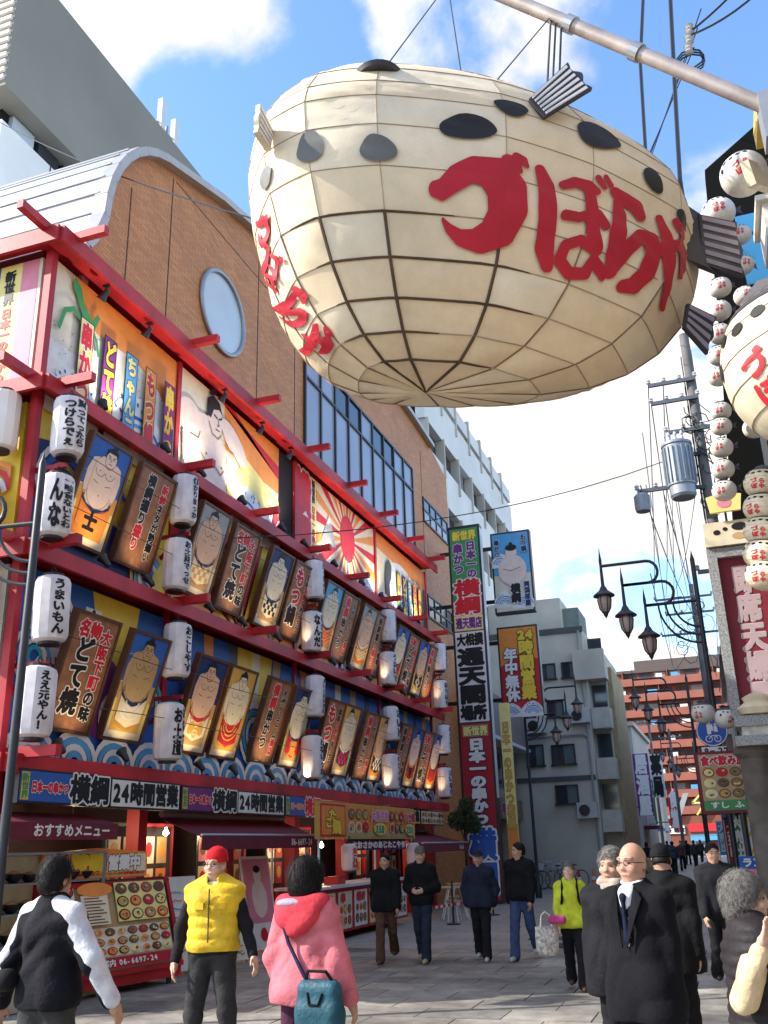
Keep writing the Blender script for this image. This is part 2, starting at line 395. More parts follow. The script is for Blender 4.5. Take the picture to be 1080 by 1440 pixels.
# manhole cover and an iron grating in the paving
mh = MB(); mh.lathe([(0.36,0.0),(0.36,0.016),(0.33,0.018),(0.33,0.014),(0.0,0.014)], (0,0,0), n=28)
for i in range(-3, 4):
    h = math.sqrt(max(0.3**2-(i*0.085)**2, 0)); mh.box(-h, h, i*0.085-0.018, i*0.085+0.018, 0.014, 0.019)
o = mh.build('manhole_cover', mat('cast_iron', (0.07,0.068,0.065), rough=0.5, metal=0.6)); o.location = (-3.0, 17.3, 0.006)
tag(o, 'round ribbed iron manhole cover set in the paving behind the walkers', 'manhole cover')
b = MB(); b.box(-0.9, 0.9, -0.25, 0.25, 0.0, 0.012)
for i in range(22): b.box(-0.86+i*0.08, -0.82+i*0.08, -0.22, 0.22, 0.012, 0.018)
o = b.build('drain_grating', MATS['cast_iron']); o.location = (-2.9, 18.6, 0.006)
tag(o, 'long dark iron drain grating across the paving in mid street', 'grating')

# ------------------------------------------------------------------ the red restaurant building on the left
YA, YB = 9.45, 28.2
ZT = [10.2, 7.79, 5.42, 2.74]
WX = -8.35
red = mat('red_beam', (0.50,0.020,0.028), rough=0.5, spec=0.4, var=0.45, vscale=1.3, detail=9, bump=0.08, bscale=30)
redd = mat('red_post', (0.42,0.016,0.026), rough=0.5, var=0.2)
tile = brick_mat('brown_tile', (0.54,0.185,0.045), (0.68,0.26,0.07), (0.30,0.12,0.05), 0.23, 0.068, mort=0.006, rough=0.55, axes='YZ', bump=0.25)
metal_w = mat('white_sheet', (0.70,0.72,0.75), rough=0.32, spec=0.5, var=0.06)
metal_g = mat('grey_metal', (0.34,0.35,0.37), rough=0.4, metal=0.5, var=0.1)
BASE = (-8.6, 9.45, 0)
rest = thing('restaurant_building', BASE, 'red-beamed restaurant building with painted murals, brown tile gable and round window', 'building')
def part(name, mb, mats, par=rest, base=BASE, **k): return mb.build(name, mats, par, base, **k)
# outline of the tiled gable in the Y-Z plane
out = [(10.35,9.6),(10.35,10.9),(10.55,11.2)]
for i in range(9):
    a = math.pi - i*(math.pi*0.40/8); out.append((13.2+2.45*math.cos(a)*1.0, 11.75+2.65*math.sin(a)))
out += [(14.6,14.95),(16.3,15.3),(19,15.65),(22,15.85),(25,15.9),(28,15.8),(30.5,15.6),(32.6,15.1),(32.6,0.0),(28.25,0.0),(28.25,9.6)]
# the gable is one wall with a real round opening
def circ(cy, cz, r, n): return [(cy+r*math.cos(2*math.pi*i/n), cz+r*math.sin(2*math.pi*i/n)) for i in range(n)]
RW = (14.97, 12.33, 0.88)
hole = circ(RW[0], RW[1], RW[2], 36)
w = MB()
loops = [[Vector((0,p[0],p[1])) for p in out], [Vector((0,p[0],p[1])) for p in hole]]
flat = [p for l in loops for p in l]
tr = tessellate_polygon(loops)
w.add([(-8.62,p.y,p.z) for p in flat], [tuple(t) for t in tr])
n = len(hole)
w.add([(-8.62,p[0],p[1]) for p in hole]+[(-8.95,p[0],p[1]) for p in hole], [(i,(i+1)%n,n+(i+1)%n,n+i) for i in range(n)])
w.add([(-8.62,32.6,0),(-8.62,32.6,15.1),(-18,32.6,15.1),(-18,32.6,0)], [(0,1,2,3)])
part('tiled_gable_wall', w, tile)
# panel joints ruled into the tiles
jm = mat('joint_dark', (0.06,0.035,0.025), var=0)
for yy in (11.6, 12.9, 16.6, 18.6, 29.2): j = MB(); j.box(-8.622,-8.612, yy-0.012, yy+0.012, 10.4, 14.9 if yy > 13 else (13.0 if yy < 12 else 14.2)); part('wall_joint', j, jm)
for zz_ in (10.7, 14.2): j = MB(); j.box(-8.622,-8.613, 13.0, 19.0, zz_-0.01, zz_+0.01); part('wall_joint', j, jm)
# barrel roof sheet behind and its rim
arch = out[:20]; arch = [p for p in out if p[1] > 9.5][:-1][:19]
rf = MB(); vs = []; fs = []
na = len(arch)
for i, p in enumerate(arch): vs += [(-8.58,p[0]-0.05 if i < 6 else p[0],p[1]+0.06), (-22,p[0]-0.05 if i < 6 else p[0],p[1]+0.06)]
for i in range(na-1): fs.append((2*i,2*i+1,2*i+3,2*i+2))
rf.add(vs, fs); roof = part('barrel_roof', rf, metal_w, smooth=True, angle=50)
rs = MB()
for i in range(1, na-1): rs.bar((-8.6,arch[i][0]-0.06,arch[i][1]+0.075),(-22,arch[i][0]-0.06,arch[i][1]+0.075),0.03,0.03)
o = rs.build('roof_seams', mat('seam_metal', (0.30,0.31,0.34), rough=0.5), roof)
for v in o.data.vertices: v.co = v.co - Vector(BASE)
rm = MB()
for a, b_ in zip(arch, arch[1:]): rm.bar((-8.56,a[0],a[1]+0.0),(-8.56,b_[0],b_[1]+0.0),0.16,0.26, up=(1,0,0))
part('roof_rim', rm, mat('rim_metal', (0.45,0.43,0.42), rough=0.35, metal=0.3))
# round window
rw = MB(); ring = [(-8.58, p[0], p[1]) for p in circ(RW[0], RW[1], RW[2]+0.02, 36)]
rw.tube(ring, 0.05, n=8, closed=True)
rwin = part('round_window', rw, metal_g, smooth=True)
q = MB(); q.poly([(-8.606,p[0],p[1]) for p in circ(RW[0], RW[1], RW[2], 36)])
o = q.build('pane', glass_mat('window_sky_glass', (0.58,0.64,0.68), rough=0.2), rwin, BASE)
# curtain wall of glass
gl = glass_mat('blue_glass', (0.34,0.34,0.40), rough=0.14, spec=0.5)
gl2 = glass_mat('dark_glass', (0.045,0.05,0.06), rough=0.06, spec=0.8)
fr = MB(); ys = [19.16+ (28.0-19.16)*i/9 for i in range(10)]
zs = [10.05, 12.95, 13.75]
for yy in ys: fr.box(-8.64,-8.55, yy-0.035, yy+0.035, zs[0], zs[2])
for zz_ in (zs[1], zs[2]): fr.box(-8.64,-8.555, ys[0], ys[-1], zz_-0.035, zz_+0.035)
cw = part('curtain_wall_frame', fr, mat('mullion', (0.03,0.032,0.036), rough=0.4))
for i in range(9):
    for k in range(2):
        p = MB(); p.box(-8.615,-8.60, ys[i]+0.035, ys[i+1]-0.035, zs[k]+0.03, zs[k+1]-0.03)
        part('window_pane', p, gl2 if (k == 1 and i in (2,3,5,6)) else gl, par=cw)
def win_strip(y0, y1, z0, z1, nx, nz, par=rest, X=-8.62, dark=False):
    f = MB()
    for i in range(nx+1): yy = y0+(y1-y0)*i/nx; f.box(X-0.02, X+0.05, yy-0.03, yy+0.03, z0, z1)
    for k in range(nz+1): zz_ = z0+(z1-z0)*k/nz; f.box(X-0.02, X+0.048, y0-0.03, y1+0.03, zz_-0.03, zz_+0.03)
    wf = part('window', f, MATS['mullion'])
    for i in range(nx):
        for k in range(nz):
            p = MB(); p.box(X, X+0.02, y0+(y1-y0)*i/nx+0.03, y0+(y1-y0)*(i+1)/nx-0.03, z0+(z1-z0)*k/nz+0.03, z0+(z1-z0)*(k+1)/nz-0.03)
            part('pane', p, gl2 if (k == 1 or dark) else gl, par=wf)
win_strip(29.25, 32.3, 12.3, 13.15, 4, 2)
win_strip(29.3, 32.3, 8.9, 9.65, 4, 2, dark=True)
# body behind the murals
b = MB(); b.box(-15,-8.55, YA+0.06, YB, 2.4, 10.25); b.box(-15,-9.75, YA+0.06, YB, 0, 2.4); b.box(-15.0,-8.63, YB, 32.55, 0.0, 9.4)
part('core_wall', b, mat('maroon_wall', (0.12,0.012,0.02), rough=0.55, var=0.2))
# tier beams with soffits; they wrap the street corner
for t, z in enumerate(ZT):
    o_ = -7.95; d = 0.11 if t else 0.13
    b = MB()
    b.box(o_-0.06, o_, YA-0.25, YB+0.15, z-d, z+d)                       # fascia on the street side
    b.box(-22, o_-0.062, YA-0.31, YA-0.25, z-d, z+d)                     # fascia on the side street
    b.box(-8.60, o_-0.062, YA-0.248, YB+0.15, z+d-0.07, z+d-0.02)        # decking
    b.box(-22, -8.602, YA-0.248, YA+0.05, z+d-0.07, z+d-0.02)
    bm_ = part('tier_beam', b, red)
    for i, yy in enumerate([9.55,12.9,15.45,18.08,20.52,22.95,25.4,27.6] if t < 3 else [9.5]):
        s_ = MB(); s_.bar((-8.4,yy,z+d+0.02),(-7.48,yy,z+d+0.02),0.11,0.13)
        part('rafter_end', s_, red, par=bm_)
    for xx in (-8.25, -11.2, -14.0):
        s_ = MB(); s_.bar((xx,YA+0.1,z+d+0.02),(xx,YA-0.85,z+d+0.02),0.11,0.13)
        part('rafter_end', s_, red, par=bm_)
for yy in (YA-0.02, 13.02, 18.05, 23.35, YB-0.05):
    b = MB(); b.box(WX-0.02, WX+0.10 if yy < 10 else WX+0.045, yy-0.06, yy+0.06, 2.85 if yy > 10 else 0.0, 10.1)
    part('post', b, redd)
for z in (ZT[2], ZT[3]):
    for yy in (9.55, 12.75, 18.05, 22.95, 27.7):                          # little brackets that carry lanterns
        b = MB(); b.bar((WX,yy,z+1.22),(-7.8,yy,z+1.22),0.06,0.06); b.bar((WX,yy,z+0.85),(-7.98,yy,z+1.2),0.05,0.05)
        part('lantern_bracket', b, redd)

# ---- mural pictures
def fx(y0, z0, X=WX): return lambda x, y, z: (X+z-BASE[0], y0+x-BASE[1], z0+y-BASE[2])
def panel(name, y0, y1, z0, z1, bg, X=WX):
    b = MB(); b.box(X-0.03, X, y0, y1, z0, z1); return part(name, b, paint(bg))
def wave(D, cx, cy, s, flip=1, seed=0, k1='blue', k2='white', k3='lblue'):
    """a plain stylised breaking wave: a rounded crest with claws of foam and blue stripes"""
    rnd = random.Random(seed)
    pts = []
    for i in range(17):
        t = i/16; pts.append((cx+flip*s*(-1.0+2.0*t), cy+s*(0.15+0.85*math.sin(math.pi*t)**0.8*(1-0.25*t)) + (s*0.05 if i % 2 else 0)))
    D.poly([(cx-flip*s, cy-s*0.5)]+pts+[(cx+flip*s, cy-s*0.5)], k2); D.up()
    for r in range(4):
        D.arc(cx-flip*0.1*s, cy-s*0.35, s*(0.35+0.16*r), s*0.075, k1 if r % 2 else k3, 0.3, math.pi-0.35, n=12); 
    for i in range(14):
        a = rnd.uniform(0.4, 2.6); rr = s*rnd.uniform(0.75, 1.0)
        D.ell(cx+rr*math.cos(a), cy-0.1*s+rr*math.sin(a)*0.95, s*0.05, s*0.035, k1 if i % 3 else k3, n=7, rot=a)
    D.up()
def speckle(D, x0, y0, x1, y1, n, k, r, seed):
    rnd = random.Random(seed)
    for i in range(n): D.ell(rnd.uniform(x0,x1), rnd.uniform(y0,y1), r*rnd.uniform(.5,1.3), r*rnd.uniform(.4,1), k, n=6, rot=rnd.uniform(0,3))
def banner(D, x, y0, y1, w, bg, t, k, out='black', ink=None):
    D.rect(x-w/2-0.02, y0-0.02, x+w/2+0.02, y1+0.02, 'black'); D.up(); D.rect(x-w/2, y0, x+w/2, y1, bg); D.up()
    h = (y1-y0-0.06)/len(t); D.tv(t, x, y1-0.03, min(w*0.92, h*1.05), h, k, wt=0.05, out=out, ow=0.05, res=22); D.up()
def big_wrestler(D, cx, by, s, face=1):
    S = 'pskin'
    D.poly([(cx-0.95*s,by),(cx-1.0*s,by+0.9*s),(cx-0.85*s,by+1.35*s),(cx-0.45*s,by+1.55*s),(cx-0.1*s,by+1.6*s),(cx+0.25*s,by+1.45*s),(cx+0.55*s,by+1.1*s),(cx+0.62*s,by+0.5*s),(cx+0.7*s,by)], S)
    D.ell(cx-0.78*s, by+1.3*s, 0.42*s, 0.36*s, S); D.ell(cx+0.95*s, by+1.45*s, 0.62*s, 0.26*s, S, rot=-0.5); D.up()
    D.ell(cx+0.16*s, by+1.62*s, 0.27*s, 0.37*s, S); D.up()
    D.poly([(cx-0.18*s,by+1.65*s),(cx-0.16*s,by+1.98*s),(cx+0.06*s,by+2.12*s),(cx+0.30*s,by+2.05*s),(cx+0.42*s,by+1.85*s),(cx+0.28*s,by+1.9*s),(cx+0.08*s,by+1.82*s),(cx-0.02*s,by+1.6*s)], 'black')
    D.ell(cx+0.06*s, by+2.2*s, 0.16*s, 0.07*s, 'black', rot=0.5); D.up()
    L = 'brown'; wd = 0.022*s
    D.line([(cx+0.1*s,by+1.72*s),(cx+0.22*s,by+1.69*s)], wd*1.6, 'black'); D.line([(cx+0.3*s,by+1.7*s),(cx+0.4*s,by+1.75*s)], wd*1.6, 'black')
    D.line([(cx+0.25*s,by+1.68*s),(cx+0.31*s,by+1.56*s),(cx+0.24*s,by+1.54*s)], wd, L); D.line([(cx+0.18*s,by+1.44*s),(cx+0.32*s,by+1.45*s)], wd, 'dred')
    D.line([(cx-0.08*s,by+1.5*s),(cx+0.05*s,by+1.3*s),(cx+0.28*s,by+1.27*s),(cx+0.4*s,by+1.4*s)], wd, L)
    D.line([(cx-0.75*s,by+0.98*s),(cx-0.45*s,by+1.0*s),(cx-0.4*s,by+1.15*s)], wd, L); D.line([(cx-0.35*s,by+0.75*s),(cx-0.1*s,by+0.62*s),(cx+0.2*s,by+0.66*s),(cx+0.42*s,by+0.56*s),(cx+0.55*s,by+0.7*s)], wd, L)
    D.line([(cx-1.0*s,by+0.9*s),(cx-0.95*s,by+0.4*s),(cx-0.85*s,by+0.05*s)], wd, L); D.line([(cx+0.5*s,by+1.25*s),(cx+0.9*s,by+1.2*s),(cx+1.3*s,by+0.95*s)], wd, L); D.line([(cx+0.62*s,by+1.0*s),(cx+0.66*s,by+0.3*s)], wd, L)
    D.ell(cx-0.15*s, by+0.8*s, 0.03*s, 0.025*s, L, n=8); D.ell(cx+0.45*s, by+0.72*s, 0.03*s, 0.025*s, L, n=8); D.up()

z0 = ZT[1]+0.11; z1 = ZT[0]-0.13; H = z1-z0
p = panel('mural_panel', YA+0.05, 12.96, z0, z1, 'ivory')
D = Decal(); D.z = 0.004; x0 = YA+0.05; Wd = 12.96-x0
D.poly([(0.55,H),(Wd,H),(Wd,0.45*H),(Wd*0.75,0.62*H),(0.95,0.70*H),(0.75,0.8*H)], 'orange'); D.rect(0, 0, Wd, 0.40*H, 'white'); D.up()
D.ell(1.95, 0.42*H, 1.25, 0.62, 'white', n=28); D.up(); speckle(D, 0.05, 0.05, 3.2, 0.62*H, 130, 'grey', 0.016, 3)
wave(D, 0.7, 0.02, 0.62, 1, 4); wave(D, 2.3, 0.12, 0.85, -1, 5)
D.poly([(0.45,H*0.97),(0.62,H*0.92),(0.72,H*0.80),(0.95,H*0.74),(1.05,H*0.82),(1.12,H*0.80),(1.0,H*0.66),(0.72,H*0.70),(0.55,H*0.82),(0.42,H*0.88)], 'green')
D.line([(0.2,H*0.5),(0.3,H*0.66),(0.5,H*0.72),(0.75,H*0.66),(0.9,H*0.72)], 0.075, 'green'); D.line([(0.9,H*0.70),(1.08,H*0.6),(1.15,H*0.5)], 0.06, 'green'); D.up()
for (x, bg, t, k, ou) in ((0.83,'lyellow','串かつ','red','white'),(1.42,'purple','どて焼','yellow','black'),(2.0,'lblue','ちゃんこ','lyellow','blue'),(2.55,'orange','もつ鍋','red','lyellow'),(3.12,'purple','串かつ','yellow','red')):
    banner(D, x, -0.0+0.04, 1.52, 0.30, bg, t, k, ou)
D.build('mural_picture', p, fx(x0, z0))
p = panel('mural_panel', 13.08, 17.2, z0, z1, 'ivory')
D = Decal(); D.z = 0.004; x0 = 13.08; Wd = 17.2-x0
D.poly([(Wd*0.42,0.55*H),(Wd*0.40,H),(Wd,H),(Wd,0.5*H)], 'orange'); D.poly([(0,0.82*H),(0,H),(Wd*0.4,H),(Wd*0.3,0.9*H)], 'cream'); D.poly([(Wd*0.35,H),(Wd*0.5,H),(Wd,0.66*H),(Wd,0.8*H)], 'red'); D.up()
D.poly([(Wd*0.42,0.15*H),(Wd*0.62,0.62*H),(Wd,0.42*H),(Wd,0.0),(Wd*0.42,0)], 'lyellow'); D.up()
wave(D, 2.75, 0.05, 0.75, 1, 8); wave(D, 3.55, 0.0, 0.62, -1, 9); big_wrestler(D, 1.1, 0.0, 0.99)
D.ell(3.95, 0.30, 0.16, 0.3, 'red', n=14); D.up(); D.line([(3.85,0.2),(4.05,0.42)], 0.03, 'white')
D.build('mural_picture', p, fx(x0, z0))
b = MB(); b.box(WX-0.3, WX-0.03, 17.22, 18.0, z0, z1); part('doorway', b, mat('doorway_black', (0.01,0.008,0.01), rough=0.9, var=0))
def name_banner(y0, y1, X=WX):
    p = panel('mural_panel', y0, y1, z0, z1, 'blue', X); D = Decal(); D.z = 0.004; W_ = y1-y0
    D.rect(W_*0.72, 0, W_, H, 'lyellow'); D.poly([(0,0),(0.3*W_,0),(0.1*W_,0.5*H),(0.25*W_,H),(0,H)], 'red'); D.up()
    D.tv('横綱', W_*0.37, H-0.04, W_*0.72, H*0.49, 'red', wt=0.075, out='white', ow=0.05, res=36)
    D.tv('新世界', W_*0.86, H-0.06, 0.2, 0.2, 'black', wt=0.05, res=20); D.tv('日本一の串かつ', W_*0.86, H-0.72, 0.19, 0.185, 'red', wt=0.05, res=20)
    return p, D
p, D = name_banner(18.05, 19.28); D.build('mural_picture', p, fx(18.05, z0))
p = panel('mural_panel', 19.3, 23.3, z0, z1, 'cream')
D = Decal(); D.z = 0.004; x0 = 19.3; Wd = 4.0; c = (2.0, 1.28)
def clipray(c, a, W_, H_):
    dx, dy = math.cos(a), math.sin(a); t = min([(W_-c[0])/dx if dx > 1e-6 else 1e9, -c[0]/dx if dx < -1e-6 else 1e9, (H_-c[1])/dy if dy > 1e-6 else 1e9, -c[1]/dy if dy < -1e-6 else 1e9])
    return (c[0]+dx*t, c[1]+dy*t)
for i in range(24):
    a = 2*math.pi*i/24; D.poly([c, clipray(c, a-0.065, Wd, H), clipray(c, a+0.065, Wd, H)], 'red' if i % 2 == 0 else 'orange')
D.up(); D.ell(c[0], c[1], 0.5, 0.62, 'red', n=32); D.up()
D.poly([(0.25,0.75),(0.75,1.55),(1.2,0.8)], 'grey'); D.up(); D.poly([(0.58,1.28),(0.75,1.55),(0.9,1.3),(0.78,1.36),(0.7,1.26)], 'white'); D.up()
wave(D, 3.3, 0.05, 0.6, -1, 11); D.build('mural_picture', p, fx(x0, z0))
p = panel('mural_panel', 23.42, 28.1, z0, z1, 'cream')
D = Decal(); D.z = 0.004; x0 = 23.42; Wd = 4.68
D.poly([(0,H),(Wd,H),(Wd,0.7*H),(0,0.8*H)], 'orange'); D.ell(2.2, 0.9, 1.5, 0.85, 'white', n=28); D.up()
wave(D, 0.4, 0.0, 0.55, 1, 12); wave(D, 2.4, 0.35, 0.95, -1, 13)
D.poly([(0.75,0.55),(0.7,1.0),(0.8,1.45),(1.05,1.62),(1.3,1.5),(1.25,1.1),(1.1,0.9),(1.15,0.5)], 'dgrey'); D.up()
for (x, bg, t, k, ou) in ((1.9,'green','串かつ','yellow','red'),(2.4,'purple','どて焼','yellow','black'),(2.9,'lblue','ちゃんこ','lyellow','blue'),(3.4,'orange','もつ鍋','red','lyellow'),(3.85,'purple','串かつ','yellow','red')):
    banner(D, x, 0.04, 1.45, 0.30, bg, t, k, ou)
D.rect(4.15, 0, 4.4, 1.5, 'black'); D.build('mural_picture', p, fx(x0, z0))

# middle tier: yellow ground with red rays and blue scrolls; lower tier: blue ground with foam scrolls
def scrolls(D, x0, x1, seed, cols, n, H_):
    rnd = random.Random(seed)
    for i in range(n):
        cx = x0+(x1-x0)*(i+0.5)/n+rnd.uniform(-.15,.15); cy = rnd.uniform(0.05, H_*0.75); r = rnd.uniform(0.38, 0.62); a0 = rnd.uniform(-0.4, 0.8)
        ok = lambda a: True
        for q in range(4):
            rr = r*(1-q*0.23)
            if rr > 0.08:
                pts = []
                for s_ in range(13):
                    a = a0+(math.pi*1.25)*s_/12; pts.append((min(max(cx+rr*math.cos(a), x0+0.03), x1-0.03), min(max(cy+rr*math.sin(a), 0.03), H_-0.03)))
                D.line(pts, r*0.16, cols[(q+i) % len(cols)])
        D.up()
for t, (z0b, z1b, bg) in enumerate(((ZT[2]+0.11, ZT[1]-0.11, 'yellow'), (ZT[3]+0.11, ZT[2]-0.11, 'blue'))):
    for k, (y0, y1) in enumerate(((YA+0.05,12.96),(13.08,17.99),(18.11,23.29),(23.41,28.1))):
        H2 = z1b-z0b; Wd = y1-y0
        p = panel('mural_panel', y0, y1, z0b, z1b, bg); D = Decal(0.0015); D.z = 0.004
        if t == 0:
            if k == 0: D.poly([(0,0),(0,H2*0.75),(0.5,H2*0.8),(1.1,H2*0.7),(1.6,H2*0.45),(2.2,H2*0.42),(2.6,H2*0.15),(2.7,0)], 'navy'); D.up()
            else:
                c = (Wd*0.5, -0.6)
                for i in range(9):
                    a = math.pi*(0.06+0.88*i/8)
                    P = [(c[0]+math.cos(a-.07)*0.7, c[1]+math.sin(a-.07)*0.7), (c[0]+math.cos(a+.07)*0.7, c[1]+math.sin(a+.07)*0.7), clipray((c[0],0.01), a+.1, Wd, H2), clipray((c[0],0.01), a-.1, Wd, H2)]
                    P = [(x, max(y, 0.01)) for x, y in P]
                    if k < 3 or i % 2: D.poly([P[2], P[3], (c[0]-.05, 0.01), (c[0]+.05, 0.01)], 'red' if i % 2 else 'orange')
                D.up()
            scrolls(D, 0, Wd, 20+k, ['white','blue','gold','lblue'] if k != 1 else ['dgrey','white','grey'], 3, H2)
        else:
            if k in (0,1): D.poly([(Wd*0.45,H2),(Wd*0.8,H2),(Wd*0.75,H2*0.6),(Wd*0.55,H2*0.55)], 'yellow'); D.up()
            if k == 0: D.ell(0.75, 1.85, 0.36, 0.42, 'pink'); D.up(); D.arc(0.75, 1.85, 0.42, 0.07, 'white', 0, 6.28, ry=0.48, n=22); D.ell(0.9, 0.95, 0.5, 0.42, 'red'); D.up(); D.arc(0.9, 0.95, 0.5, 0.08, 'white', 0.2, 3.0); D.ell(2.0, 0.95, 0.5, 0.6, 'purple'); D.up(); D.rect(1.42, 1.35, 1.8, 2.2, 'white'); D.up(); D.tv('串か', 1.61, 2.18, 0.36, 0.4, 'black', wt=0.06, res=24); D.up()
            if k >= 1:
                for i in range(5): D.poly([(Wd*(0.05+0.19*i),H2),(Wd*(0.12+0.19*i),H2),(Wd*(0.15+0.17*i),H2*0.45),(Wd*(0.10+0.17*i),H2*0.45)], ['tan','navy','orange','dgrey','cream'][(i+k) % 5])
                D.up()
            scrolls(D, 0, Wd, 40+k, ['white','lblue','white','cyan'], 4, H2*0.8)
            for i in range(int(Wd/0.9)+1):                              # striped waves along the foot
                cx = 0.45+i*0.9
                for q in range(4):
                    rr = 0.46-q*0.11; pts = [(min(max(cx+rr*math.cos(a), 0.02), Wd-0.02), 0.02+rr*math.sin(a)*0.8) for a in [math.pi*s_/10 for s_ in range(11)]]
                    D.line(pts, 0.085, 'white' if q % 2 == 0 else 'lblue')
            D.up()
        D.build('mural_picture', p, fx(y0, z0b))
# side-street wall: name sign above, boards below
fs_ = lambda x0, z0: (lambda x, y, z: (x0+x-BASE[0], YA-z-BASE[1], z0+y-BASE[2]))
for (z0b, z1b, bg) in ((ZT[1]+0.11, ZT[0]-0.13, 'ivory'), (ZT[2]+0.11, ZT[1]-0.11, 'yellow'), (ZT[3]+0.11, ZT[2]-0.11, 'ivory')):
    b = MB(); b.box(-15, WX-0.14, YA+0.0, YA+0.05, z0b, z1b); sp = part('side_panel', b, paint(bg))
    if bg == 'ivory' and z0b > 7:
        D = Decal(); D.z = 0.004; H3 = z1b-z0b; X0 = -10.6
        D.rect(0.0, 0, 1.35, H3, 'blue'); D.rect(1.35, 0, 1.75, H3, 'lyellow'); D.rect(1.75, 0, 2.05, H3, 'pink'); D.up()
        D.tv('横綱', 0.78, H3-0.25, 0.95, 0.9, 'red', wt=0.075, out='white', ow=0.05, res=36); D.tv('新世界', 1.55, H3-0.1, 0.2, 0.2, 'black', wt=0.05, res=20); D.tv('日本一の串かつ', 1.55, H3-0.75, 0.19, 0.18, 'red', wt=0.05, res=20)
        D.build('side_picture', sp, fs_(X0, z0b))
    else:
        D = Decal(0.0015); D.z = 0.004; scrolls(D, 0, 4.0, 66, ['white','orange','red'], 5, z1b-z0b); D.build('side_picture', sp, fs_(-12.6, z0b))
# ------------------------------------------------------------------ hanging boards (sumo pictures and brown menu boards)
BW, BH = 1.0, 1.62
wood = mat('board_wood', (0.32,0.145,0.075), rough=0.5, var=0.35, vscale=6)
woodf = mat('board_frame', (0.12,0.05,0.025), rough=0.45, var=0.3, vscale=6)
def board_root(label):
    r = thing('hanging_board', (0,0,0), label, 'board'); b = MB(); t = 0.09
    b.box(-BW/2+0.04, BW/2-0.04, 0.0, t, -BH/2+0.04, BH/2-0.04)
    b.build('panel', wood, r)
    f = MB(); w = 0.045
    f.box(-BW/2, BW/2, -0.02, t, BH/2-w, BH/2); f.box(-BW/2, BW/2, -0.02, t, -BH/2, -BH/2+w)
    f.box(-BW/2, -BW/2+w, -0.02, t, -BH/2+w, BH/2-w); f.box(BW/2-w, BW/2, -0.02, t, -BH/2+w, BH/2-w)
    f.build('frame', woodf, r)
    return r
bf = lambda x, y, z: (x, -z, y)
def text_board(main, mk, side, sk, top=None):
    r = board_root('x'); D = Decal(0.002); D.z = 0.004
    n = len(main); h = 1.24/n; tp = BH/2-0.10
    if top: D.th(top[0], -0.36, tp-0.24, 0.24, 0.24, top[1], wt=0.06, out='white', ow=0.05, res=24); D.up(); tp -= 0.22; h = 1.06/n
    y = tp
    for c, k in zip(main, mk): D.ch(c, -0.14-min(h,0.42)/2+0.0, y-h, min(h*1.05,0.42), h, k, wt=0.05, out='white', ow=0.055, res=36); y -= h
    D.up(); n = len(side); h = 1.28/n; y = BH/2-0.16
    for c, k in zip(side, sk): D.ch(c, 0.24-min(h,0.26)/2, y-h, min(h*1.1,0.26), h, k, wt=0.05, out='white', ow=0.05, res=22); y -= h
    D.build('lettering', r, bf); return r
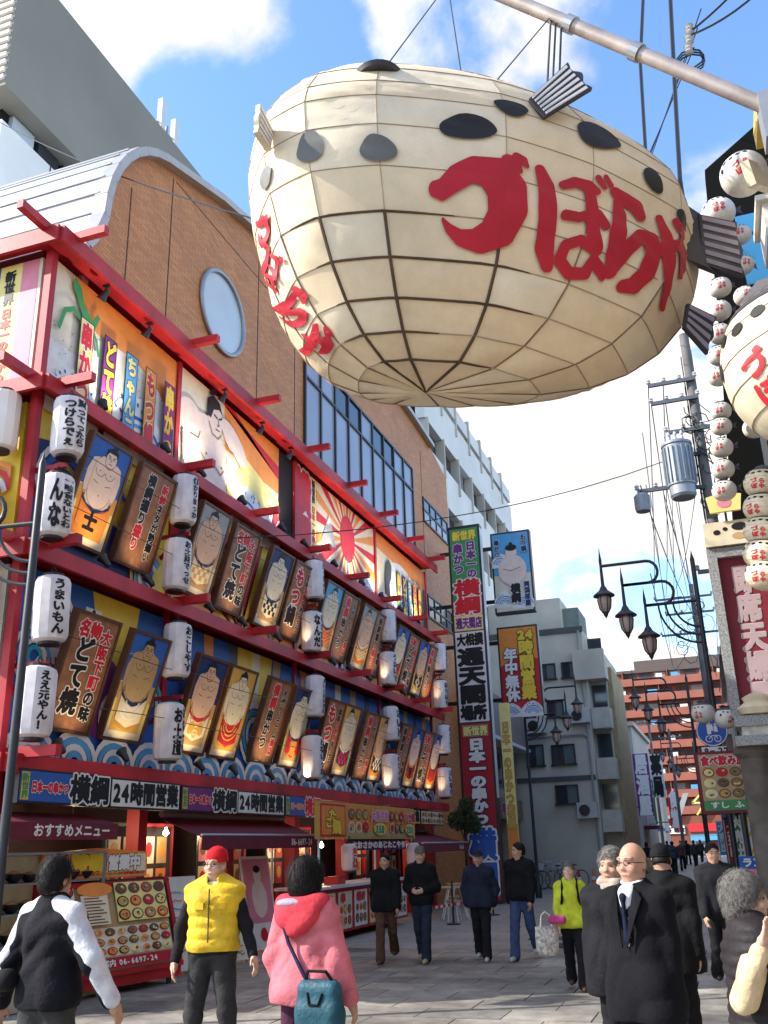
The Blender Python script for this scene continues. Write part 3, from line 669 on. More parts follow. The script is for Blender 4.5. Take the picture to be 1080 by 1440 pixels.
def sumo_board(seed):
    """plain wrestler figure with a coloured apron, drawn like a woodblock print; every board differs"""
    q = random.Random(seed); r = board_root('x'); D = Decal(0.0012); D.z = 0.004; w = BW/2-0.05; hh = BH/2-0.05
    bgt = q.choice(['navy','blue','lblue','grey','gold']); S = q.choice(['skin','ivory','cream','pskin','tan']); ap = q.choice(['red','cream','black','dred','navy','gold','orange']); st = q.choice([c for c in ('red','cream','black','gold','white') if c != ap]); L = q.choice(['brown','black','maroon']); lw = 0.009
    D.rect(-w, -hh, w, hh, q.choice(['tan','gold','lyellow','cream'])); D.rect(-w, 0.05, w, hh, bgt); D.poly([(-w,0.02),(-w*0.5,0.10),(0,0.03),(w*0.5,0.11),(w,0.04),(w,-0.2),(-w,-0.2)], q.choice(['tan','gold','grey'])); D.rect(-w, -hh, w, -hh+0.17, 'cream'); D.poly([(-0.36,-0.66),(-0.40,-0.1),(0.40,-0.1),(0.36,-0.66)], q.choice(['orange','gold','tan']))
    for i in range(5): D.line([(q.uniform(-w,w*0.6),0.15+0.1*i),(q.uniform(-w*0.6,w),0.17+0.1*i)], 0.012, q.choice(['blue','grey','dgrey','navy']))
    b = q.uniform(0.27,0.33); t = q.uniform(-0.03,0.03); hx = q.uniform(-0.06,0.06)
    for sx in (-1,1):                                                    # arms
        e = q.uniform(0.36,0.41); D.poly([(sx*0.20,0.52),(sx*0.33,0.47),(sx*e,0.28),(sx*(e-0.01),0.06),(sx*(e-0.05),-0.08),(sx*(e-0.13),-0.08),(sx*(e-0.13),0.1),(sx*0.24,0.26)], S)
        D.line([(sx*0.33,0.47),(sx*e,0.28),(sx*(e-0.01),0.06),(sx*(e-0.05),-0.08),(sx*(e-0.13),-0.08),(sx*(e-0.13),0.1),(sx*0.25,0.24)], lw, L)
        for f in range(3): D.line([(sx*(e-0.06-0.02*f),-0.03),(sx*(e-0.06-0.02*f),-0.09)], lw*0.8, L)
    D.poly([(-0.28,-0.12),(-b,0.08),(-0.26,0.3),(-0.25,0.45),(-0.14,0.55),(0.14,0.55),(0.25,0.45),(0.26,0.3),(b,0.08),(0.28,-0.12),(0.12,-0.24),(-0.12,-0.24)], S); D.ell(0, 0.05, b, 0.28, S, n=22)
    D.arc(0, 0.05, b, lw, L, math.pi*1.05, math.pi*1.95, n=14, ry=0.27); D.arc(-0.11+t, 0.36, 0.11, lw, L, math.pi*1.05, math.pi*1.9, n=8); D.arc(0.11+t, 0.36, 0.11, lw, L, math.pi*1.1, math.pi*1.95, n=8); D.ell(-0.12, 0.33, 0.014, 0.012, L, n=7); D.ell(0.13, 0.33, 0.014, 0.012, L, n=7); D.ell(t, -0.02, 0.012, 0.016, L, n=7)
    D.line([(-0.2,0.17),(-0.08,0.14)], lw, L); D.line([(0.2,0.17),(0.08,0.14)], lw, L)
    D.ell(hx, 0.56, 0.125, 0.15, S, n=18); D.arc(hx, 0.50, 0.10, lw, L, math.pi*1.15, math.pi*1.85, n=8); D.arc(hx, 0.55, 0.125, lw, L, math.pi*0.9, math.pi*2.1, n=14, ry=0.15)
    D.poly([(hx-0.135,0.57),(hx-0.125,0.68),(hx,0.735),(hx+0.125,0.68),(hx+0.135,0.57),(hx+0.085,0.64),(hx-0.085,0.64)], 'black'); D.ell(hx+0.02, 0.725, 0.06, 0.022, 'black', n=10, rot=q.uniform(-.3,.3))
    for sx in (-1,1): D.line([(hx+sx*0.03,0.585),(hx+sx*0.085,0.60)], 0.014, 'black'); D.line([(hx+sx*0.03,0.56),(hx+sx*0.075,0.562)], 0.011, 'black')
    D.line([(hx,0.57),(hx-0.018,0.525),(hx+0.015,0.52)], lw, L); D.line([(hx-0.04,0.478),(hx+0.04,0.48)], 0.012, 'dred')
    D.poly([(-0.33,-0.08),(-0.2,-0.19),(0,-0.23),(0.2,-0.19),(0.33,-0.08),(0.32,-0.16),(0,-0.30),(-0.32,-0.16)], q.choice(['white','red','navy','gold']))
    D.poly([(-0.32,-0.15),(-0.2,-0.24),(0,-0.29),(0.2,-0.24),(0.32,-0.15),(0.31,-0.5),(0,-0.60),(-0.31,-0.5)], ap)
    k = q.randrange(6)
    if k == 0:
        for i in range(3): D.arc(0, -0.16, 0.17+0.075*i, 0.025, st, math.pi*1.1, math.pi*1.9, n=12)
    elif k == 1:
        for i in range(6):
            for j in range(3):
                if (i+j) % 2: D.rect(-0.27+i*0.09, -0.52+j*0.09, -0.18+i*0.09, -0.43+j*0.09, st)
    elif k == 2:
        for z in (0.17,0.10): D.line([(0,-0.42+z),(z,-0.42),(0,-0.42-z),(-z,-0.42),(0,-0.42+z)], 0.025, st)
    elif k == 3:
        for sx in (-1,1): D.ell(sx*0.14, -0.38, 0.09, 0.12, st, rot=0.5*sx, n=12); D.line([(sx*0.05,-0.5),(sx*0.2,-0.3),(sx*0.24,-0.22)], 0.02, st)
        for i in range(4): D.rect(-0.05, -0.54+i*0.065, 0.05, -0.50+i*0.065, st)
    elif k == 4: D.ch(q.choice('荒大力勝富士山鶴'), -0.15, -0.56, 0.3, 0.3, st, wt=0.06, res=26)
    else:
        for i in range(3): D.line([(-0.29,-0.26-0.08*i),(0,-0.40-0.08*i),(0.29,-0.26-0.08*i)], 0.028, st)
    for i in range(14): x = -0.29+i*0.045; D.line([(x,-0.50-0.09*(1-abs(x)/0.32)),(x,-0.56-0.09*(1-abs(x)/0.32))], 0.012, 'gold' if ap != 'gold' else 'red')
    D.build('picture', r, bf); return r
K = lambda s: [dict(b='black', r='red')[c] for c in s]
TB = [text_board('どて焼', K('bbb'), '大阪下町の味', K('rrrrbb'), ('名物','red')),
      text_board('横綱握り盛り', K('bbbbrr'), '新鮮ネタが勢揃い', K('rrbbbbbb')),
      text_board('もつ鍋', K('rrb'), '国産牛使用あっさり', K('bbrrrbbbb')),
      text_board('横綱串かつ', K('rrbbb'), '大ボリューム満点', K('bbbbbbrr'))]
TBN = ['brown board lettered どて焼', 'brown board lettered 握り盛り', 'brown board lettered もつ鍋', 'brown board lettered 横綱串かつ']
usedb = set()
def put_board(kind, i, loc, lean, label, group):
    if kind == 't': o = TB[i] if (kind, i) not in usedb else dup(TB[i]); usedb.add((kind, i))
    else: o = sumo_board(100+len(usedb)*7+int(loc[1]*10)+int(loc[2]*100))
    o.location = loc; o.rotation_euler = Euler((lean, 0, R(90)), 'XYZ'); tag(o, label, 'board', group)
BY = [10.70,11.95,13.85,15.02,16.55,17.70,19.40,20.38,21.72,22.66,24.42,25.42,26.46,27.42]
lay_b = ['s0','t1','s1','t0','s5','t2','s2','t3','s5','t1','s3','t0','s1','t3']
lay_c = ['t0','s3','s4','s2','t3','s2','t2','s5','t3','s4','t1','s5','t0','s3']
lean = R(16.5)
for tier, lay, zc in (('yellow tier', lay_b, 6.62), ('blue tier', lay_c, 3.99)):
    for k, code in enumerate(lay):
        nm = TBN[int(code[1])] if code[0] == 't' else 'sumo wrestler picture board'
        put_board(code[0], int(code[1]), (-8.05, BY[k]*0.992+random.uniform(-.03,.03), zc+random.uniform(-.02,.02)), lean+random.uniform(-.02,.02), '%s, %s from the street corner on the %s' % (nm, ORD[k], tier), 'tilted boards on the restaurant front')

# ------------------------------------------------------------------ paper-white lanterns on the front
lant_m = mat('lantern_white', (0.80,0.74,0.75), rough=0.4, spec=0.35, var=0.22, vscale=3.5, detail=8)
cap_m = mat('lantern_cap', (0.02,0.018,0.02), rough=0.5, var=0.0)
def lantern(texts, h=0.86, r=0.225, tm='black', wt=0.05, label='x', body=lant_m):
    o = thing('lantern', (0,0,0), label, 'lantern'); b = MB()
    b.lathe([(r*0.62,-h/2),(r*0.9,-h/2+0.03),(r,-h/2+0.09),(r,h/2-0.09),(r*0.9,h/2-0.03),(r*0.62,h/2)], n=12); b.build('shade', body, o, smooth=True, angle=28)
    c = MB(); c.lathe([(r*0.62,-h/2-0.035),(r*0.62,-h/2-0.002)], n=12); c.build('bottom_cap', cap_m, o); c = MB(); c.lathe([(r*0.6,h/2+0.002),(r*0.6,h/2+0.03)], n=12); c.build('top_cap', cap_m, o)
    w_ = MB(); w_.tube([(0,0,h/2+0.03),(0.03,0,h/2+0.09),(0,0,h/2+0.14),(-0.03,0,h/2+0.09),(0,0,h/2+0.03)], 0.008, n=5); w_.build('hanger', cap_m, o)
    D = Decal(0.001); D.z = 0.004
    if len(texts) == 1:
        n = len(texts[0]); hh = (h-0.14)/n; D.tv(texts[0], 0, h/2-0.07, min(0.26,hh*1.15), hh, tm, wt=wt, res=22)
    else:
        for q, t in enumerate(texts): n = len(t); hh = (h-0.16)/n; D.tv(t, 0.085 if q == 0 else -0.085, h/2-0.07-(0.02*q), 0.165, hh, tm, wt=wt, res=20)
    D.build('lettering', o, lambda x, y, z: ((r+z)*math.sin(x/r), -(r+z)*math.cos(x/r), y)); return o
LT = [[['買ってったら','つけらでぇ'],['儲かりまっか'],['らっしゃい'],['まいどあり'],['おおきに']],
      [['一味食ないとわ','んな'],['お土産でっせ'],['ひまだな','なんだ'],['うまいで'],['ぼちぼち']],
      [['うまいもん'],['おこしやす'],['まいどおおきに'],['まいど'],['ほんまやで']],
      [['ええ元やん！'],['おまっせ','お土産'],['どないっか'],['なんでやねん'],['さいなら']]]
LY = [9.52, 12.62, 18.02, 22.9, 27.75]; LZ = [7.2, 6.02, 4.66, 3.43]
rown = ['top row under second beam','row just above third beam','row just under third beam','lowest row above shop signs']
for rrow in range(4):
    for c in range(5):
        o = lantern(LT[rrow][c]); o.location = (-7.86 if c else -7.8, LY[c]-(0.12 if rrow in (1,3) else 0), LZ[rrow]+random.uniform(-.03,.03)); o.rotation_euler = (random.uniform(-.03,.03), random.uniform(-.03,.03), R(90+random.uniform(-14,14)) if c else R(62))
        tag(o, 'white lantern with black lettering, %s from the corner, %s' % (ORD[c], rown[rrow]), 'lantern', 'lanterns on the restaurant front')
for i, (xx, zz_, t) in enumerate(((-8.62,7.28,['めっちゃ！']),(-8.85,6.05,['うまい']),(-8.78,4.72,['いらっしゃい']),(-9.6,7.28,['まいど']),(-9.7,4.75,['安い']))):
    o = lantern(t, body=mat('lantern_sunlit_tint', (0.85,0.80,0.74), rough=0.4, var=0.05)); o.location = (xx, YA-0.28, zz_); o.rotation_euler = (0, 0, R(-8))  # sunlight on this wall is put into the paler, warmer lantern colour
    tag(o, 'sunlit lantern lettered %s on the side-street wall, %s' % (t[0], ('nearest the corner','above the ring lamp','low beside the corner','high and farther left','low and farther left')[i]), 'lantern', 'lanterns on the side-street wall')

# ------------------------------------------------------------------ clip-on spotlights along the beams
blk = mat('black_metal', (0.015,0.015,0.016), rough=0.4, spec=0.5, var=0)
alum = mat('lamp_alu', (0.55,0.55,0.56), rough=0.35, metal=0.7, var=0.05)
def spot():
    o = thing('spotlight', (0,0,0), 'x', 'spotlight')
    b = MB(); b.box(-0.035,0.035,-0.05,0.05,0,0.03); b.tube([(0,0,0.03),(0,-0.02,0.13)], 0.014, n=6); b.build('clamp', blk, o)
    h = MB(); M = Euler((R(40),0,0)).to_matrix(); h.lathe([(0.03,-0.10),(0.045,-0.07),(0.05,0.0),(0.085,0.09)], (0,-0.03,0.17), n=12, rot=M); h.build('head', blk, o, smooth=True)
    l = MB(); l.lathe([(0.0,0.075),(0.075,0.08),(0.0,0.081)], (0,-0.03,0.17), n=12, rot=M); l.build('bulb', alum, o)
    return o
sp0 = spot(); first = True; cnt = {}
for z, nm, ysl in ((ZT[1]+0.09,'second',[10.6,12.3,13.5,15.1,16.8,18.0,19.7,21.5,23.0,24.6,26.2]), (ZT[2]+0.09,'third',[10.85,12.1,14.0,15.2,16.7,17.85,19.5,20.6,21.9,23.4,24.6,25.7]), (ZT[3]+0.09,'fourth',[10.3,11.7,13.75,15.0,16.4,17.6,19.3,20.5,21.6,22.6,24.4,25.5,26.6])):
    for k, yy in enumerate(ysl):
        o = sp0 if first else dup(sp0); first = False
        o.location = (-8.02, yy+random.uniform(-.06,.06), z); o.rotation_euler = (0,0,R(-90+random.uniform(-25,25)))
        tag(o, 'small black clip-on spotlight on the %s red beam down, %s from corner' % (nm, ORD[k]), 'spotlight', 'spotlights along the red beams')
for k, yy in enumerate((10.4,11.6,14.2,15.8,17.2)):
    o = dup(sp0); o.location = (-8.05, yy, ZT[0]-0.14); o.rotation_euler = (R(180),0,R(90))
    tag(o, 'small black spotlight under the topmost red beam, %s from the corner' % ORD[k], 'spotlight', 'spotlights along the red beams')
# they are switched on: warm lamps at the foot of the boards
rl = random.Random(9)
for z in (2.98, 5.64):
    for k, yy in enumerate(BY):
        l = bpy.data.lights.new('spotlight_lamp', 'SPOT'); l.energy = rl.choice([6,9,14]); l.color = (1.0,0.74,0.42); l.spot_size = R(95); l.spot_blend = 0.9; l.shadow_soft_size = 0.04
        o = bpy.data.objects.new('spotlight_lamp', l); COL.objects.link(o); o.location = (-7.85, yy*0.992+rl.uniform(-.1,.1), z)
        o.rotation_euler = (Vector((-8.1, yy*0.992, z+0.8))-Vector(o.location)).to_track_quat('-Z','Y').to_euler()
for k, yy in enumerate((10.9, 13.4, 15.2, 17.0, 19.8, 21.4, 23.2, 25.0, 26.8)):      # floodlights washing the top murals
    l = bpy.data.lights.new('spotlight_lamp', 'SPOT'); l.energy = 60; l.color = (1.0,0.86,0.66); l.spot_size = R(110); l.spot_blend = 1.0; l.shadow_soft_size = 0.05
    o = bpy.data.objects.new('spotlight_lamp', l); COL.objects.link(o); o.location = (-7.9, yy, ZT[1]+0.3)
    o.rotation_euler = (Vector((-8.35, yy, ZT[1]+1.5))-Vector(o.location)).to_track_quat('-Z','Y').to_euler()

for z in (6.15, 6.95, 3.55, 4.35):                                   # tie wires strung across the boards
    k = MB(); rz_ = random.Random(int(z*100)); k.tube([(-7.80+rz_.uniform(-.02,.02), 9.5+i*0.93, z+rz_.uniform(-.035,.035)) for i in range(21)], 0.006, n=4); part('tie_wire', k, blk)
# ------------------------------------------------------------------ shop front under the lowest beam
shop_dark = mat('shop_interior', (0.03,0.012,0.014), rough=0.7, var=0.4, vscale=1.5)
maroon = mat('awning_maroon', (0.14,0.012,0.028), rough=0.7, var=0.2, vscale=4)
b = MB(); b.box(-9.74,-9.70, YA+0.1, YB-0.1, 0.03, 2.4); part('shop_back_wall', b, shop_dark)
for i, yy in enumerate((9.62, 12.75, 15.5, 18.3, 21.0, 23.4, 25.8, 28.0)):
    c = MB(); c.box(-8.6,-8.38, yy-0.11, yy+0.11, 0.011, 2.4); part('shop_post', c, redd)
for i, (y0, y1) in enumerate(((12.95,13.9),(13.92,14.9),(15.7,16.6),(16.65,17.6),(18.5,19.6),(19.7,20.8),(23.6,24.6),(26.0,27.2))):
    f = MB(); X = -9.2; w_ = 0.05
    f.box(X-0.03,X+0.03,y0,y0+w_,0.02,2.15); f.box(X-0.03,X+0.03,y1-w_,y1,0.02,2.15); f.box(X-0.03,X+0.03,y0+w_,y1-w_,2.1,2.15); f.box(X-0.03,X+0.03,y0+w_,y1-w_,0.02,0.25)
    d_ = part('shop_door', f, redd if i % 2 else MATS['mullion'])
    p = MB(); p.box(X-0.008,X+0.008,y0+w_,y1-w_,0.25,2.1); part('pane', p, gl2, par=d_)
    D = Decal(0.002); D.z = 0.012; H4 = 1.4
    for r_ in range(3):
        D.rect(0.1, 0.5+r_*0.5, 0.42, 0.92+r_*0.5, random.choice(['cream','ivory','pink','red'])); D.rect(0.5, 0.5+r_*0.5, 0.8, 0.92+r_*0.5, random.choice(['tan','white','orange','dred']))
    D.up()
    for r_ in range(3):
        for q in range(2): D.ell(0.26+q*0.39, 0.72+r_*0.5, 0.10, 0.12, random.choice(['brown','orange','red','gold']), n=12)
    D.build('posters', d_, fx(y0, 0.02, X))
def light_sign(name, y0, y1, z0, z1, X, bg, draw, label, depth=0.14, frame=None):
    r = thing(name, (X, (y0+y1)/2, z0), label, 'sign'); bb = (X, (y0+y1)/2, z0)
    k = MB(); k.box(X-depth, X-0.004, y0, y1, z0, z1); k.build('box', frame or blk, r, bb)
    k = MB(); k.box(X-0.01, X, y0+0.025, y1-0.025, z0+0.025, z1-0.025); k.build('face', paint(bg), r, bb)
    D = Decal(0.002); D.z = 0.003; draw(D, y1-y0, z1-z0); D.build('lettering', r, lambda x, y, z: (z, y0+x-bb[1], y)); return r
def d_name(D, W, H_, main='black', k1='red'):
    D.rect(0.04, 0.04, 0.18, H_-0.04, 'yellow'); D.up(); D.tv('新世界', 0.11, H_-0.05, 0.13, (H_-0.1)/3, 'green', wt=0.05, res=20); D.up()
    w_ = (W*0.5-0.2)/7; D.th('日本一の串かつ', 0.22, H_*0.5-w_*0.75, w_, w_*1.4, k1, wt=0.07, out='white', ow=0.06, res=22)
    D.th('横綱', W*0.5+0.05, 0.02, W*0.235, H_-0.03, main, wt=0.04, out='white', ow=0.06, res=44)
def d_24(D, W, H_):
    w_ = (W-0.1)/5.3; D.th('24時間営業', 0.06, 0.05, w_, H_-0.08, 'black', wt=0.05, res=40)
SX = -7.93
light_sign('name_sign', 9.40, 11.20, 2.28, 2.68, SX, 'blue', d_name, 'blue name sign with red and black lettering at the street corner')
light_sign('hours_sign', 11.24, 13.02, 2.27, 2.67, SX, 'white', d_24, 'white sign lettered 24時間営業, nearer one, beside the blue corner sign')
light_sign('name_sign', 13.06, 14.86, 2.27, 2.66, SX, 'purple', lambda D, W, H_: d_name(D, W, H_, 'black'), 'purple name sign between the two white 24-hour signs')
light_sign('hours_sign', 14.9, 16.75, 2.27, 2.66, SX, 'white', d_24, 'white sign lettered 24時間営業, farther one, past the purple sign')
light_sign('name_sign', 16.8, 18.45, 2.27, 2.66, SX, 'blue', lambda D, W, H_: d_name(D, W, H_, 'red', 'orange'), 'blue name sign with red end characters beside the snack stall')
light_sign('hours_sign', 23.2, 25.3, 2.22, 2.6, SX, 'lyellow', d_24, 'small yellowish 24-hour sign past the snack stall')
def food(D, x0, y0, x1, y1, nx, ny, seed, bg=None):
    rnd = random.Random(seed); cw_ = (x1-x0)/nx; ch_ = (y1-y0)/ny
    if bg: D.rect(x0, y0, x1, y1, bg); D.up()
    for i in range(nx):
        for k in range(ny):
            cx = x0+(i+0.5)*cw_; cy = y0+(k+0.5)*ch_; D.ell(cx, cy, cw_*0.46, ch_*0.44, rnd.choice(['white','dred','black','brown','cream','dgrey']), n=12)
    D.up()
    for i in range(nx):
        for k in range(ny):
            cx = x0+(i+0.5)*cw_; cy = y0+(k+0.5)*ch_
            D.ell(cx, cy, cw_*0.36, ch_*0.34, rnd.choice(['tan','orange','gold','brown','lbrown','red','lyellow']), n=10)
            for q in range(3): D.ell(cx+rnd.uniform(-.18,.18)*cw_, cy+rnd.uniform(-.15,.15)*ch_, cw_*0.11, ch_*0.10, rnd.choice(['red','green','cream','orange','brown','lyellow']), n=6, z=D.z+D.dz)
    D.up(); D.up()
light_sign('picture_sign', 25.4, 27.6, 2.22, 2.6, SX, 'cream', lambda D, W, H_: food(D, 0.05, 0.03, W-0.05, H_-0.03, 8, 2, 3), 'small food picture sign at the far end of the shop sign row')
# awnings
def awning(y0, y1, z, label, text=None, X0=-8.38, out_=0.75, drop=0.30, rail=True):
    r = thing('awning', (X0, (y0+y1)/2, z-drop), label, 'awning'); bb = (X0, (y0+y1)/2, z-drop)
    k = MB(); k.add([(X0,y0,z),(X0,y1,z),(X0+out_,y1,z-drop),(X0+out_,y0,z-drop),(X0,y0,z-0.02),(X0,y1,z-0.02),(X0+out_,y1,z-drop-0.02),(X0+out_,y0,z-drop-0.02)], [(0,1,2,3),(7,6,5,4),(0,3,7,4),(1,5,6,2),(0,4,5,1)])
    k.build('canopy', maroon, r, bb)
    k = MB(); k.box(X0+out_, X0+out_+0.015, y0, y1, z-drop-0.2, z-drop); vp = k.build('valance', maroon, r, bb)
    if rail:
        k = MB(); k.tube([(X0+0.02,y0,z+0.05),(X0+0.02,y1,z+0.05)], 0.05, n=10); k.tube([(X0+out_,y0,z-drop+0.02),(X0+out_,y1,z-drop+0.02)], 0.022, n=8)
        k.build('roller', metal_g, r, bb, smooth=True)
    if text:
        D = Decal(0.002); D.z = 0.018; n = len(text[0]); w_ = text[1]; D.th(text[0], text[2], 0.03, w_, 0.16, 'white', wt=0.03, res=22)
        D.build('lettering', r, lambda x, y, z_: (X0+out_+z_-bb[0], y0+x-bb[1], z-drop-0.2+y-bb[2]))
    return r
awning(9.0, 11.25, 2.2, 'maroon awning lettered おすすめメニュー over the food showcase', ('おすすめメニュー', 0.19, 0.55), X0=-8.3, out_=0.5, drop=0.14, rail=False)
awning(13.2, 17.6, 2.2, 'long maroon roller awning over the middle shop entrance', ('06-6697-24', 0.15, 3.2))
awning(23.0, 27.4, 2.02, 'maroon awning over the far tables past the stall', ('06-66', 0.13, 3.4), out_=1.2)
# food showcase
r = thing('food_showcase', (-8.1,10.2,0), 'glazed food showcase under the corner awning', 'showcase'); bb = (-8.1,10.2,0)
k = MB(); k.box(-8.36,-8.30,9.2,11.2,0.02,1.72); k.box(-8.30,-7.9,9.2,11.2,0.02,0.42); k.build('cabinet', mat('cabinet_ivory', (0.55,0.50,0.40), rough=0.5), r, bb)
k = MB()
for yy in (9.2, 11.17): k.box(-7.93,-7.9,yy,yy+0.03,0.42,1.72)
k.box(-8.30,-7.9,9.23,11.17,1.69,1.72); k.build('frame', metal_g, r, bb)
for i, z in enumerate((0.72, 1.05, 1.38)):
    k = MB(); k.box(-8.29,-7.95,9.24,11.16,z-0.02,z); k.build('shelf', metal_g, r, bb)
k = MB(); k.box(-8.298,-8.29,9.24,11.16,0.44,1.68); k.build('back_picture', paint('cream'), r, bb)
bowl = thing('food_bowl', (0,0,0), 'x', 'bowl')
k = MB(); k.lathe([(0.04,0),(0.05,0.01),(0.10,0.06),(0.115,0.10),(0.105,0.10),(0.09,0.06)], n=14); k.build('bowl_shell', paint('black'), bowl, smooth=True)
k = MB(); k.lathe([(0.10,0.085),(0.07,0.11),(0.03,0.13),(0.0,0.135)], n=10); k.build('food', mat('fried_food', (0.45,0.22,0.06), rough=0.6, var=0.5, vscale=14), bowl, smooth=True)
q = 0
for i, z in enumerate((0.42, 0.72, 1.05, 1.38)):
    for c in range(7):
        o = bowl if q == 0 else dup(bowl); q += 1; o.location = (-8.1, 9.4+c*0.27, z+0.001); s_ = random.uniform(.9,1.1); o.scale = (s_,s_,s_)
        tag(o, 'model food bowl in the showcase, %s shelf from below, %s from left' % (ORD[i], ORD[c]), 'bowl', 'food models in the showcase')
# tilted menu stand with the 24-hour plaque
r = thing('menu_stand', (-7.6,11.25,0), 'red framed slanting menu stand full of food pictures by the showcase', 'menu stand', rz=0)
r.rotation_euler = (0,0,R(78)); Wm = 2.2
k = MB(); k.box(-Wm/2, Wm/2, 0.0, 0.6, 0.10, 0.26); k.prism([(-Wm/2,0,0.26),(-Wm/2,0.6,0.26),(-Wm/2,0.6,1.36),(-Wm/2,0.36,1.36)], (0.05,0,0)); k.prism([(Wm/2-0.05,0,0.26),(Wm/2-0.05,0.6,0.26),(Wm/2-0.05,0.6,1.36),(Wm/2-0.05,0.36,1.36)], (0.05,0,0))
k.build('body', red, r)
an = math.atan2(0.36, 1.10); M_ = lambda x, y, z: (x, 0.0+math.sin(an)*y-math.cos(an)*z, 0.26+math.cos(an)*y+math.sin(an)*z)
D = Decal(0.003); D.z = 0.0; L_ = 1.157
D.rect(-Wm/2+0.05, 0, Wm/2-0.05, L_, 'black'); D.up(); D.rect(-Wm/2+0.1, 0.02, Wm/2-0.1, L_-0.03, 'tan'); D.up()
food(D, -0.98, 0.2, 0.98, 0.55, 10, 3, 11, 'cream'); food(D, -0.98, 0.6, -0.62, 1.1, 2, 3, 12, 'white'); food(D, 0.05, 0.6, 0.98, 1.1, 4, 3, 13, 'lyellow'); D.rect(-0.55, 0.58, -0.1, 0.95, 'cream'); D.up()
for i in range(9): D.rect(-0.5, 0.6+i*0.038, -0.15-0.05*(i % 3), 0.615+i*0.038, 'brown')
D.ell(-0.3, 1.02, 0.3, 0.09, 'orange', n=14); D.rect(-0.98, 0.04, 0.98, 0.17, 'dred'); D.up(); D.th('新世界店舗案内 06-6697-24', -0.9, 0.06, 0.11, 0.09, 'white', wt=0.03, res=18)
D.build('menu_panel', r, M_)
k = MB()
for a_ in ((0,0),(0,1.1)): k.bar((-Wm/2,-0.012+math.sin(an)*a_[1],0.26+math.cos(an)*a_[1]),(Wm/2,-0.012+math.sin(an)*a_[1],0.26+math.cos(an)*a_[1]),0.06,0.06)
for sx in (-1,1): k.bar((sx*(Wm/2-0.03),-0.012,0.26),(sx*(Wm/2-0.03),0.36-0.012,1.36),0.06,0.05)
k.build('frame', red, r)
for sx in (-0.95,0.95):
    for yy in (0.08,0.52): k = MB(); k.lathe([(0.035,0.01),(0.035,0.10)], (sx,yy,0), n=10); k.build('foot', blk, r)
k = MB(); k.prism([(-1.05,0.40,1.38),(0.75,0.40,1.38),(0.75,0.40,1.70),(-0.15,0.40,1.76),(-1.05,0.40,1.70)], (0,0.05,0)); pl = k.build('plaque', paint('orange'), r)
D = Decal(0.003); D.z = 0.003; D.rect(-1.02, 1.40, 0.72, 1.68, 'cream'); D.up(); D.th('24時間', -0.98, 1.46, 0.3, 0.24, 'yellow', wt=0.07, out='red', ow=0.06, res=30); D.th('営業中', 0.02, 1.47, 0.2, 0.2, 'white', wt=0.06, out='brown', ow=0.06, res=26); D.rect(-1.0, 1.41, 0.7, 1.455, 'gold'); D.up()
D.th('朝5時から朝ごはんセット好評販売中', -0.95, 1.413, 0.1, 0.04, 'red', wt=0.03, res=14)
D.build('lettering', pl, lambda x, y, z: (x, 0.40-z, y))
# white leaning board behind, A-boards
def stand_board(loc, rz, w_, h_, bg, draw, label, tilt=12):
    r = thing('sign_board', loc, label, 'sign board', rz); M2 = Euler((R(-tilt),0,0)).to_matrix()
    f = lambda x, y, z: tuple(M2 @ Vector((x, -z, y)))
    k = MB(); k.add([f(*p) for p in [(-w_/2,0.05,-0.02),(w_/2,0.05,-0.02),(w_/2,h_,-0.02),(-w_/2,h_,-0.02),(-w_/2,0.05,0.01),(w_/2,0.05,0.01),(w_/2,h_,0.01),(-w_/2,h_,0.01)]], [(0,3,2,1),(4,5,6,7),(0,1,5,4),(1,2,6,5),(2,3,7,6),(3,0,4,7)])
    k.build('panel', paint(bg), r)
    k = MB()
    for sx in (-1,1): k.bar(f(sx*(w_/2-0.03),0.0,-0.03), f(sx*(w_/2-0.03),h_,-0.03), 0.035, 0.03); k.bar((sx*(w_/2-0.03),0.5,0.01), f(sx*(w_/2-0.03),h_*0.9,-0.05), 0.03, 0.025)
    k.build('leg_frame', metal_g, r)
    D = Decal(0.003); D.z = 0.013; draw(D, w_, h_); D.build('print', r, f); return r
def scribble(D, w_, h_, seed=1, k='blue'):
    rnd = random.Random(seed)
    for i in range(9):
        y_ = h_*(0.15+0.085*i); D.line([(-w_*0.4+j*w_*0.05, y_+rnd.uniform(-.02,.02)) for j in range(int(rnd.uniform(8,16)))], 0.012, rnd.choice([k,'dgrey','red']))
stand_board((-7.75,13.05,0.01), R(80), 0.95, 1.35, 'white', lambda D, w_, h_: scribble(D, w_, h_), 'white hand-lettered board leaning behind the menu stand')
def d_wr(D, w_, h_):
    D.rect(-w_*0.45, h_*0.3, w_*0.45, h_*0.97, 'pink'); D.up(); D.ell(0, h_*0.55, w_*0.26, h_*0.2, 'pskin'); D.ell(0, h_*0.8, w_*0.14, h_*0.08, 'pskin'); D.up(); D.ell(0, h_*0.86, w_*0.12, h_*0.04, 'black'); D.ell(0, h_*0.18, w_*0.12, h_*0.07, 'red', n=14)
stand_board((-7.9,16.0,0.01), R(75), 0.75, 1.6, 'white', d_wr, 'tall poster board with a wrestler picture beside the shop entrance')
stand_board((-7.6,14.35,0.01), R(60), 0.5, 1.05, 'ivory', lambda D, w_, h_: (food(D, -w_*0.42, h_*0.45, w_*0.42, h_*0.92, 2, 3, 5), scribble(D, w_, h_*0.42, 4)), 'small food picture board next to the man in the yellow vest')
stand_board((-7.95,15.2,0.01), R(85), 0.45, 1.25, 'dred', lambda D, w_, h_: D.tv('串かつ', 0, h_-0.1, 0.34, 0.34, 'lyellow', wt=0.05, res=24), 'narrow dark red board lettered 串かつ at the shop entrance')

